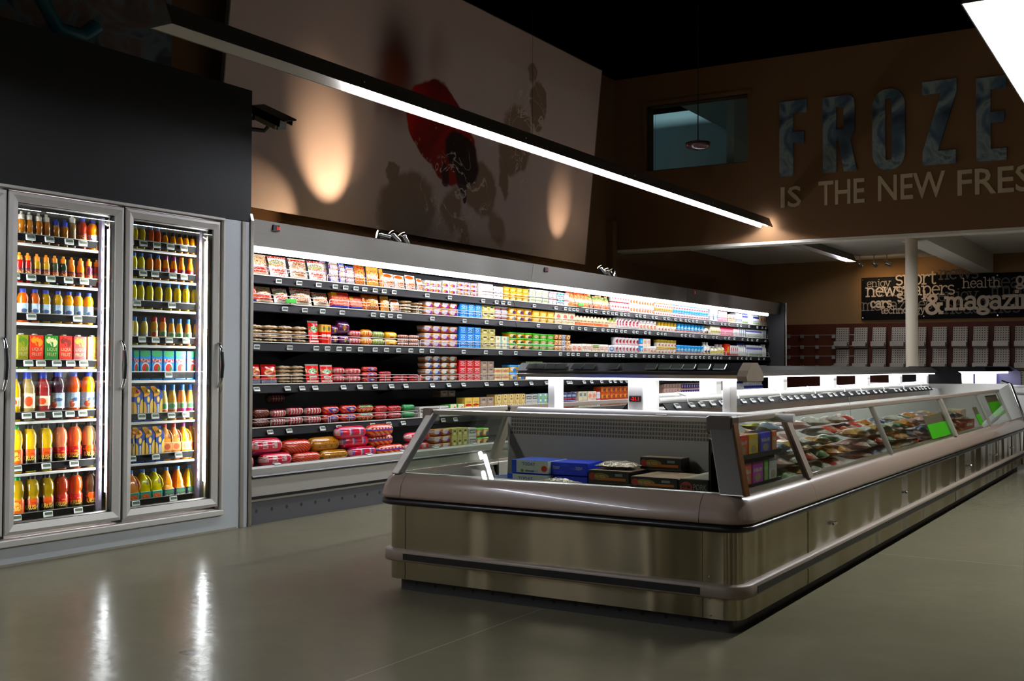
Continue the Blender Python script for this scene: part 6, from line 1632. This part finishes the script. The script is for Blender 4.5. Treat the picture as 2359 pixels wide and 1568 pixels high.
# right door
bottles(2, 1, [306, 323, 343, 359, 376, 394, 410, 424, 439, 453], [S('lemon2', 'sky', None, 'yellow blue-capped bottle'), S('lemon2', 'sky', None, 'pale yellow blue-capped bottle'), S('rorange', 'sky', None, 'orange blue-capped bottle'), S('rorange', 'sky', None, 'deep orange blue-capped bottle')]+[S('yorange', 'dark', 'lab_white', 'small peach bottle', h=.13, style='slope') for _ in range(6)], .155, .0215, 'wave', 'bottles on the first shelf, right door')
bottles(2, 2, [304, 321, 341, 359, 378, 396, 414, 434], [S('lemon', 'sky', 'lab_white', 'yellow blue-capped bottle', lr=(.26, .42)), S('lemon', 'sky', 'lab_white', 'bright yellow blue-capped bottle', lr=(.26, .42)), S('orange2', 'sky', 'lab_white', 'orange blue-capped bottle', lr=(.26, .42)), S('orange2', 'sky', 'lab_white', 'deep orange blue-capped bottle', lr=(.26, .42)), S('tropical', 'purple', 'lab_redpurple', 'orange purple-capped bottle', style='slope'), S('tropical', 'purple', 'lab_redpurple', 'light orange purple-capped bottle', style='slope'), S('tropical', 'orange', 'lab_redpurple', 'orange bottle with orange cap', style='slope'), S('oyellow', 'orange', 'lab_redpurple', 'bright orange bottle with orange cap', style='slope')], .165, .0235, 'wave', 'bottles on the second shelf, right door')
bottles(2, 3, [303, 320, 341, 362, 384, 405, 425, 445], [S('lemon' if i < 3 else 'lemon2' if i < 7 else 'paleyel', 'sky', 'lab_white', 'yellow wavy bottle', lr=(.2, .38)) for i in range(8)], .178, .0255, 'wave', 'yellow wavy bottles behind the right door')
bottles(2, 4, [306, 328, 351, 371, 391, 409, 429, 448], [S('paleyel', 'sky', 'lab_white', 'pale yellow bottle', lr=(.26, .42)), S('paleyel', 'sky', 'lab_white', 'lemon yellow bottle', lr=(.26, .42)), S('peach', 'red', 'lab_fruit', 'orange bottle with red sports cap', ck='sport', style='bulb', lr=(.28, .54)), S('peach2', 'red', 'lab_green', 'pink-orange bottle with red sports cap', ck='sport', style='bulb', lr=(.28, .54)), S('peach', 'sky', 'lab_green', 'peach bottle', style='slope'), S('peach', 'sky', 'lab_green', 'light peach bottle', style='slope'), S('salmon', 'sky', 'lab_pink', 'salmon bottle', style='slope'), S('paleyel', 'sky', 'lab_pink', 'cream bottle', style='slope')], .178, .0235, 'wave', 'bottles on the fourth shelf, right door')
pack('bluejuice', '#1f8fd0', [('r', .08, .92, .60, .72, '#d8c0c0'), ('n', 9, .5, .60, .72, '#b0303a'), ('e', .5, .42, .36, .18, W_), ('e', .5, .40, .3, .15, '#c0241c'), ('e', .66, .38, .12, .09, '#3f7a34'), ('e', .5, .9, .5, .12, '#4a9a6a')], .3)
for i, (a, c) in enumerate(((299, 312), (313, 339), (340, 366), (367, 393), (395, 420), (421, 447))):
    z = FL[2][4]+.001; y0, y1 = fy(a, z+.1), fy(c, z+.1)
    o = item('box', (y1-y0)*.96, .06, .19, PM['bluejuice'], (SX-.008, (y0+y1)/2, z), (0, 0, YAWX), 'bright blue juice carton with red fruit, %s from left behind the right cooler door' % ORD[i], 'juice carton', 'blue juice cartons', 'juice_carton')
pack('gableblue', '#27468c', [('e', .98, .34, .34, .3, '#e8c870'), ('e', .02, .30, .3, .26, '#e0b860'), ('e', .5, .62, .17, .09, '#f2c82a'), ('e', .5, .62, .09, .05, '#f8e8b0'), ('e', .05, .86, .7, .16, '#d8a040'), ('r', .42, .58, .22, .48, '#d8dce4')], .3)
def gables(si, spans, caps, group):
    for i, ((a, c), cp) in enumerate(zip(spans, caps)):
        z = FL[2][si-1]+.001; y0, y1 = fy(a, z+.1), fy(c, z+.1); h = .225
        o = item('gable', (y1-y0)*.95, .065, h, PM['gableblue'], (SX-.008, (y0+y1)/2, z), (0, 0, YAWX), 'blue and yellow gable-top carton, %s from left, %s shelf, right cooler door' % (ORD[i], ORD[si-1]), 'juice carton', group, 'gable_top_carton')
        b = MB(); b.lathe([(.012, 0), (.012, .012), (.01, .014)], 10); b.build('cap', CAPM[cp], o, (0, .012, h*.845), (R(62), 0, 0))
        put_text('JUICE', (.004, -.0015, h*.12), (0, 0, 1), (-1, 0, 0), h*.34, (y1-y0)*.2, WW, 'lettering', o) if False else None
gables(6, [(299, 321), (322, 344), (345, 366)], ['crimson', 'yellow', 'yellow'], 'gable-top cartons, sixth shelf')
bottles(2, 6, [373, 394, 416, 436], [S('paleyel', 'sky', 'lab_green', 'large yellow bottle', lr=(.25, .5)), S('peach', 'sky', 'lab_green', 'large peach bottle', lr=(.25, .5)), S('salmon', 'sky', 'lab_pink', 'large salmon bottle', lr=(.25, .5)), S('paleyel', 'sky', 'lab_pink', 'large cream bottle', lr=(.25, .5))], .232, .031, 'slope', 'large bottles on the sixth shelf')
gables(7, [(296, 302), (303, 325), (326, 348), (349, 370)], ['orange', 'orange', 'yellow', 'yellow'], 'gable-top cartons, seventh shelf')
def jug(px, si, h, wd, j, c, lab, label, group, handle=True, dp=.07, lr=(.1, .42)):
    z = FL[2][si-1]+.001; y = fy(px, z+.1); w2 = wd/2
    b = MB()
    o = put('juice_jug', None, None, (SX-.01, y, z), (0, 0, YAWX))
    bpy.data.objects.remove(o)
    n = 20
    prof = [(.93, 0), (1, .03), (1, .44), (1, .52), (.97, .58), (.72, .76), (.42, .86), (.36, .88), (.36, .92)] if handle else [(.93, 0), (1, .03), (1, .40), (1, .42), (.84, .46), (.80, .58), (.62, .78), (.40, .86), (.36, .92)]
    vs = []
    for a, zz in prof:
        for k in range(n):
            t = 2*PI*k/n; cx, cy2 = math.cos(t), math.sin(t)
            p = .35 if zz < .6 else .7
            vs.append((w2*a*math.copysign(abs(cx)**p, cx), dp/2+dp/2*a*math.copysign(abs(cy2)**p, cy2), zz*h))
    b.add(vs, [(i*n+k, i*n+(k+1) % n, (i+1)*n+(k+1) % n, (i+1)*n+k) for i in range(len(prof)-1) for k in range(n)], 0, True)
    b.add(vs[:n], [tuple(range(n))])
    o = b.build('juice_jug', J[j], None, (SX-.01, y, z), (0, 0, YAWX-R(6)))
    tag(o, label, 'jug', group)
    rc = w2*.36
    b = MB(); b.lathe([(rc*1.1, h*.9), (rc*1.1, h*.99), (rc, h)], 14, 0, (0, dp/2, 0)); b.build('cap', CAPM[c], o)
    if handle:
        b = MB(); b.tube([(w2*.36, dp/2-.004, h*.83), (w2*.70, dp*.3, h*.80), (w2*.98, dp*.12, h*.68), (w2*1.0, dp*.04, h*.56), (w2*.92, dp*.06, h*.48)], w2*.17, 8); b.build('handle', J[j], o)
        b = MB(); b.lathe([(w2*.17, 0), (w2*.20, .003)], 14, 0, (0, 0, 0), 1, 2.4); b.build('handle_recess', mat('jug_hollow_'+j, '#a8501c' if j != 'lemon' else '#a07a10', .5), o, (w2*.48, dp*.1, h*.66), (R(72), 0, 0))
    b = MB(); b.rbox(-w2*1.01, w2*1.01, -.0015, dp*1.01, lr[0]*h, lr[1]*h, .006); b.build('label', PM[lab], o)
    return o
pack('lab_jugteal', '#2f8f86', [('e', .5, .55, .36, .24, '#c8602a'), ('r', 0, 1, .85, 1, '#3a9a90'), ('n', 8, .58, .3, .8, '#d89a5a')], .35)
pack('lab_jugdark', '#46505c', [('e', .5, .72, .4, .2, '#5a8a6a'), ('r', .1, .9, .3, .48, '#d8d2b8'), ('n', 9, .5, .3, .48, '#46505c'), ('r', 0, 1, 0, .2, '#a83a3a')], .35)
for i, (px, j, c, nm_) in enumerate(((377, 'peach2', 'crimson', 'orange red-capped'), (398, 'salmon', 'crimson', 'salmon red-capped'), (420, 'tropical', 'purple', 'orange purple-capped'), (438, 'lorange', 'purple', 'light orange purple-capped'))):
    jug(px, 7, .238, .076, j, c, 'lab_photo', '%s handled jug, %s from left, seventh shelf, right cooler door' % (nm_, ORD[i]), 'handled jugs, seventh shelf', lr=(.24, .51))
for i, (px, j, c, lab, hh, nm_) in enumerate(((300, 'salmon', 'sky', 'lab_jugteal', True, 'pink-orange handled'), (327, 'lemon', 'sky', 'lab_jugteal', True, 'yellow handled'), (354, 'lemon', 'sky', 'lab_jugteal', True, 'bright yellow handled'), (382, 'tropical', 'sky', 'lab_jugdark', False, 'orange-yellow square'), (408, 'orange2', 'sky', 'lab_jugdark', False, 'deep orange square'), (434, 'lemon2', 'sky', 'lab_jugdark', False, 'lemon square'))):
    jug(px, 8, .235, .081, j, c, lab, '%s jug with blue cap, %s from left, floor shelf, right cooler door' % (nm_, ORD[i]), 'jugs on the floor shelf', hh, .085)

# ---------------------------------------------------------------- frozen goods in the end freezer
fz = .421
pack('todayfront', '#2450b0', [('r', .14, 1, .08, .98, '#cfd2c8'), ('e', .9, .42, .08, .22, '#b03a2a'), ('e', .30, .22, .04, .12, '#6a8a3a'), ('r', .38, .62, .16, .26, '#5a6a5a')], .35)
pack('todayside', '#1f3fc0', [('n', 3, .56, .1, .9, '#3a5ad0')], .35)
TODAYW = mat('lettering_blue', '#3f62b0', .4); PZ = mat('lettering_amber', '#d8a860', .4); BRMW = mat('lettering_dark_red', '#2a0806', .5)
def fbox(name, px0, px1, pytop, y, h, z, m, d, label, cat, group=None, rz=0.0):
    a, c = aty(px0, 1090, y), aty(px1, 1090, y)
    wd = c.x-a.x
    o = put(name, shape('box', wd, d, h, m), None, ((a.x+c.x)/2, y, z), (0, 0, rz)); tag(o, label, cat, group)
    return o, wd
HB = .068
z_top = aty(1260, 1062, 4.80).z
z2 = z_top-HB
o, wd = fbox('burger_box', 1168, 1262, 0, 4.79, HB, z2-HB-.001, PM['todayfront'], .20, 'lower blue and white burger box in the end freezer', 'food box', 'frozen boxes in the end freezer')
put_text('TODAY', (-wd*.22, -.001, HB*.55), (1, 0, 0), (0, 0, 1), wd*.36, HB*.25, TODAYW, 'lettering', o, .02)
o, wd = fbox('burger_box', 1178, 1262, 0, 4.80, HB, z2, PM['todayfront'], .20, 'upper blue and white burger box in the end freezer', 'food box', 'frozen boxes in the end freezer')
put_text('TODAY', (-wd*.20, -.001, HB*.6), (1, 0, 0), (0, 0, 1), wd*.36, HB*.25, TODAYW, 'lettering', o, .02)
put_text('Burgers', (-wd*.08, -.001, HB*.14), (1, 0, 0), (0, 0, 1), wd*.32, HB*.17, TODAYW, 'lettering', o, .0)
o, wd = fbox('burger_box', 1264, 1352, 0, 4.84, HB*.92, z2, PM['todayside'], .20, 'plain blue side of a burger box right of the white fronts', 'food box', 'frozen boxes in the end freezer', R(4))
for u in (-.38, .2): put_text('TODAY', (wd*u, -.001, HB*.42), (1, 0, 0), (0, 0, 1), wd*.18, HB*.22, WW, 'lettering', o)
o, wd = fbox('burger_box', 1130, 1170, 0, 4.86, HB*.8, fz+.06, PM['todayfront'], .18, 'small blue box half hidden at the left of the burger boxes', 'food box', 'frozen boxes in the end freezer', R(-25))
for px0, px1, py, lb in ((1264, 1352, 4.84, 'support'),):
    o, wd = fbox('burger_box', px0, px1, 0, 4.85, z2-fz-.004, fz, PM['todayside'], .19, 'blue box under the plain blue burger box', 'food box', 'frozen boxes in the end freezer', R(4))
o, wd = fbox('burger_box', 1180, 1262, 0, 4.82, max(.03, z2-HB-fz-.004), fz, PM['todayside'], .18, 'lowest blue box under the burger stack', 'food box', 'frozen boxes in the end freezer')
# crumpled foil-lidded pack in front
def foil(name, c, rough=.18):
    m, t = newmat(name, rough, .6)
    o = t.node('ShaderNodeTexCoord').outputs['Object']
    n = t.noise(o, 26, 4, 1.0); bp = t.node('ShaderNodeBump'); bp.inputs['Strength'].default_value = .9; bp.inputs['Distance'].default_value = .03
    t.l.new(n.outputs[0], bp.inputs['Height']); t.l.new(bp.outputs[0], t.b.inputs['Normal'])
    t.inp(t.b.inputs['Base Color'], t.mix(n.outputs[0], srgb(c), srgb('#e6dfcf')))
    return m
M['foil'] = foil('crumpled_foil_film', '#9a7a50')
def pillow(name, w, d, h, m, loc, rot, label, cat, group, seed=0):
    rr = random.Random(seed); nx, ny = 12, 9; b = MB()
    ph = [rr.uniform(0, 6) for _ in range(6)]
    for side in (0, 1):
        vs = []
        for i in range(ny+1):
            for q in range(nx+1):
                u, v = q/nx, i/ny
                bl = (max(0, math.sin(PI*u))**.55)*(max(0, math.sin(PI*v))**.55)
                rp_ = .10*math.sin(u*11+ph[0]+3*v)+.09*math.sin(v*13+ph[1])+.07*math.sin((u+v)*17+ph[2])
                e = 1+.04*math.sin(v*9+ph[3])
                vs.append(((u-.5)*w*e, (v-.5)*d*(1+.04*math.sin(u*8+ph[4])), h*.4+h*(.6 if side else -.4)*bl*(1+rp_)))
        b.add(vs, [(i*(nx+1)+q, i*(nx+1)+q+1, (i+1)*(nx+1)+q+1, (i+1)*(nx+1)+q) for i in range(ny) for q in range(nx)], 0, True)
    o = b.build(name, m, None, loc, rot); return tag(o, label, cat, group)
q = aty(1305, 1100, 4.72)
pillow('foil_pack', .42, .22, .13, M['foil'], (q.x, 4.66, .435), (R(4), 0, R(8)), 'crumpled foil food pack before the blue boxes', 'frozen pack', 'foil packs', 3)
q = aty(1425, 1070, 4.95)
pillow('foil_pack', .20, .14, .04, foil('foil_brown_film', '#8a6a2c'), (q.x, 4.95, .599), (0, 0, 0), 'foil pack lying on the pizza boxes at the back', 'frozen pack', 'foil packs', 5)
pack('pizzafront', '#15120f', [('e', .30, .5, .22, .30, '#7d6f3c'), ('r', .3, .92, .22, .44, '#a8641c'), ('r', .66, .84, .58, .8, '#7a8078'), ('e', .1, .5, .08, .32, '#8a3020')], .35)
pack('pizzatop', '#8d7862', [('n', 3, .5, 0, 1, '#9c8770')], .4)
def pizza(px0, px1, y, z, h, label, rz=0.0, txt='ITAL PIZZA', d=.28):
    o, wd = fbox('pizza_box', px0, px1, 0, y, h, z, PM['pizzafront'], d, label, 'food box', 'pizza boxes in the end freezer', rz)
    b = MB(); b.box(-wd/2+.003, wd/2-.003, .003, d-.003, h, h+.0015); b.build('box_top', PM['pizzatop'], o)
    put_text(txt, (-wd*.34, -.001, h*.40), (1, 0, 0), (0, 0, 1), wd*.27, h*.22, PZ, 'lettering', o, .01)
    return o
h_ = .058
for i, (z, wrd) in enumerate(((.421, 'lowest'), (.480, 'second'), (.539, 'topmost'))):
    pizza(1354, 1450, 4.82+.004*i, z, h_, '%s pizza box of the left stack in the end freezer' % wrd, R(-2))
for i, (z, wrd) in enumerate(((.421, 'lowest'), (.480, 'middle'), (.539, 'topmost'))):
    pizza(1452, 1562, 4.72+.004*i, z, h_ if i < 2 else .05, '%s pizza box of the front stack in the end freezer' % wrd, R(-2))
for i, (z, wrd) in enumerate(((.421, 'lowest'), (.480, 'second'), (.539, 'third'), (.598, 'topmost'))):
    pizza(1474, 1570, 5.02+.002*i, z, h_, '%s pizza box of the back stack in the end freezer' % wrd, d=.1)
pack('porkbox', '#16100f', [('r', 0, 1, .96, 1, '#b0a898')], .3)
for z, wrd in ((.421, 'lower'), (.512, 'upper')):
    o, wd = fbox('pork_box', 1566, 1632, 0, 4.66, .09, z, PM['porkbox'], .34, '%s black pork box beside the right corner post of the end freezer' % wrd, 'food box', 'pork boxes')
    b = MB(); n = 20; b.add([(wd*.21*math.cos(2*PI*k/n)-wd*.27, -.0012, .050+.026*math.sin(2*PI*k/n)) for k in range(n)], [tuple(range(n))]); b.build('emblem', mat('brick_red_emblem', '#a83a24', .4), o)
    put_text('BRM', (-wd*.425, -.0022, .042), (1, 0, 0), (0, 0, 1), wd*.30, .02, BRMW, 'lettering', o, .02)
    put_text('PORK', (-wd*.02, -.0012, .040), (1, 0, 0), (0, 0, 1), wd*.46, .026, mat('lettering_dull_white', '#8d867c', .5), 'lettering', o)

# ---------------------------------------------------------------- added rack of boxes, standing in for an aisle mirrored in the end glass
rk = thing('mirrored_aisle_rack', 'small dark rack of packets standing in for an aisle mirrored in the end glass', 'rack', (-1.825, 4.98, .421))
for zz in (.002, .135, .27):
    b = MB(); b.rbox(0, .13, -.30, .26, zz, zz+.008, .002); b.build('rack_shelf', M['rail'], rk)
    b = MB(); b.prism([(.128, zz-.0), (.138, zz), (.138, zz+.022), (.134, zz+.022)], -.30, .26); b.build('rack_lip', M['black'], rk)
b = MB(); b.box(-.01, 0, -.31, .27, 0, .36); b.box(0, .10, .262, .27, 0, .36); b.build('rack_back', M['black'], rk)
RK = [(0, -.285, -.20, '#a0c4c4', 'grey-green'), (0, -.19, -.12, '#e8d060', 'dull yellow'), (0, -.11, .02, '#b0c4a4', 'sage'), (0, .03, .10, '#d09a5a', 'tan'), (0, .11, .24, '#3a3a40', 'charcoal'),
      (1, -.285, -.22, '#c09a60', 'brown'), (1, -.21, -.12, '#e0605a', 'brick red'), (1, -.11, .04, '#b83ab4', 'purple'), (1, .05, .11, '#80c450', 'green'), (1, .12, .24, '#d0d0d8', 'silver'),
      (2, -.285, -.17, '#f0483c', 'red'), (2, -.16, -.03, '#ffc82a', 'golden yellow'), (2, .0, .15, '#4444d0', 'navy blue'), (2, .16, .24, '#e07a40', 'rust')]
for tier, a, c, cc, nm_ in RK:
    key = 'rack_'+nm_
    pm = pack(key, cc, [('r', .1, .9, .55, .72, '#c8c0b0'), ('n', 6, .56, .1, .9, cc), ('e', .5, .3, .3, .18, '#b0a080')], .35)
    hh = .105 if tier < 2 else .10
    item('box', c-a-.006, .08, hh, pm, (-1.825+.122, 4.98+(a+c)/2, .421+(.0105, .1435, .2785)[tier]), (0, 0, YAWX), '%s stand-in packet of a mirrored aisle, %s tier behind the right end glass' % (nm_, ('lowest', 'middle', 'top')[tier]), 'food box', 'stand-in packets behind the right end glass', 'mirrored_packet')
o = pillow('yellow_bag', .2, .1, .03, pack('yellowblack', '#d8d81a', [('r', .45, .55, .1, .9, K_)], .3), (-1.76, 5.09, .802), (0, R(8), R(90)), 'yellow plastic pack drooping from the stand-in top tier behind the end glass', 'frozen pack', None, 9)

# ---------------------------------------------------------------- bags of frozen food in the long island wells
def bagmat(name, c1, c2, c3):
    m, t = newmat('bag_'+name, .3, 0, .4)
    o = t.node('ShaderNodeTexCoord').outputs['Object']
    n = t.noise(o, 9, 3, .8); n2 = t.noise(o, 30, 2)
    c = t.mix(t.math('GREATER_THAN', n.outputs[0], .5), srgb(c1), srgb(c2)); c = t.mix(t.math('GREATER_THAN', n2.outputs[0], .6), c, srgb(c3))
    t.inp(t.b.inputs['Base Color'], c)
    bp = t.node('ShaderNodeBump'); bp.inputs['Strength'].default_value = .7; bp.inputs['Distance'].default_value = .02
    n3 = t.noise(o, 18, 3, 1.5); t.l.new(n3.outputs[0], bp.inputs['Height']); t.l.new(bp.outputs[0], t.b.inputs['Normal'])
    return m
BAGS = {'red and white': ('#b8402c', '#cfc6b4', '#e8e0d0'), 'orange': ('#c07a28', '#a8602a', '#dcb880'), 'green': ('#55704a', '#7a8a62', '#c2c8b0'), 'blue-grey': ('#6a7a88', '#4a5868', '#c0c8cc'), 'clear white': ('#b8b4a4', '#98907c', '#e4e0d4'), 'dark blue': ('#2f3a58', '#4a5a78', '#a0a8b4'), 'yellow-brown': ('#b08a48', '#8a6438', '#e0cc9c'), 'dull pink': ('#a87a70', '#b89488', '#ddd0c8')}
BMAT = {k: bagmat(k.replace(' ', '_'), *v) for k, v in BAGS.items()}
seq = ['clear white', 'red and white', 'blue-grey', 'orange', 'green', 'clear white', 'dull pink', 'red and white', 'yellow-brown', 'green', 'orange', 'dull pink', 'clear white', 'dark blue', 'green', 'red and white', 'yellow-brown', 'blue-grey']
rb = random.Random(11)
for ui, (ya, yb, un) in enumerate(((5.50, 6.95, 'first glass bay'), (7.12, 9.1, 'second glass bay'), (9.35, 10.9, 'third glass bay'))):
    n = 0; cnt = {}
    for layer in range(5):
        y = ya + .13 + .06*(layer % 2)
        while y < yb-.1:
            for xx in (-1.84, -2.08):
                if xx < -2 and layer < 3: continue
                if layer == 4 and (xx > -2 or rb.random() < .35): continue
                if ui == 1 and layer > 3 and y > 8.0: continue
                if ui == 2 and layer > 3: continue
                k = seq[(n*7+layer*3+ui) % len(seq)]; n += 1
                cnt[k] = cnt.get(k, 0)+1
                pillow('frozen_food_bag', rb.uniform(.20, .225), rb.uniform(.18, .21), rb.uniform(.054, .064), BMAT[k], (xx-.012*layer, y, .436+.070*layer), (R(rb.uniform(-3, 3)), R(rb.uniform(2, 6)), R(90+rb.uniform(-14, 14))),
                       '%s frozen food bag, %s of its colour, %s layer, %s' % (k, ORD[cnt[k]-1], ('lowest', 'second', 'third', 'fourth', 'top')[layer], un), 'frozen bag', 'frozen bags in the %s' % un, 100*ui+n)
            y += .235
# goods in the last bay
for i, (y, z, c, nm_) in enumerate(((11.2, .44, '#7a3a2c', 'red-brown'), (11.45, .52, '#a8503a', 'brick'), (11.3, .62, '#c9bca0', 'cream'), (11.75, .44, '#3f4a46', 'dark green'), (11.8, .53, '#6f8a90', 'pale teal'))):
    pm = pack('last%d' % i, c, [('r', .2, .8, .3, .6, '#d8d0c0'), ('s', 3, 'u', .5, .62, .8, '#c8a090')], .35)
    item('box', .26, .2, .09, pm, (-1.80-.03*i, y, z), (0, 0, YAWX+R(10*i-20)), '%s frozen box in the last glass bay' % nm_, 'food box', 'boxes in the last glass bay', 'food_box')
# bright green price cards stuck inside the glass
for y, zc, w_, h_, rzz, lb in ((8.85, .635, .72, .11, 0, 'fluorescent green card inside the glass, second glass bay'), (11.94, .70, .72, .15, 0, 'biggest fluorescent green card inside the glass at the far end'), (10.75, .64, .22, .10, 0, 'small green and brown card in the third glass bay')):
    xg = IX1-.125*(zc-GZ0)/(GZ1-GZ0)-.022
    t = thing('price_card', lb, 'card', (xg, y, zc), YAWX, 'green cards in the island glass')
    tl = math.atan2(.125, .30)
    b = MB(); n = 8
    for k in range(n):
        u0, u1 = -w_/2+w_*k/n, -w_/2+w_*(k+1)/n
        f = lambda u: -.006*math.cos(u/w_*PI)
        b.add([(u0, f(u0), -h_/2), (u1, f(u1), -h_/2), (u1, f(u1), h_/2), (u0, f(u0), h_/2), (u0, f(u0)+.002, -h_/2), (u1, f(u1)+.002, -h_/2), (u1, f(u1)+.002, h_/2), (u0, f(u0)+.002, h_/2)], [(0, 1, 2, 3), (7, 6, 5, 4), (0, 4, 5, 1), (2, 6, 7, 3)])
    b.build('card_face', M['green'], t, None, (-tl, 0, 0))
    b = MB(); b.box(-w_/2, w_/2, .004, .006, -h_/2, h_/2+.07); b.build('card_back', M['greencard'], t, None, (-tl, 0, 0))
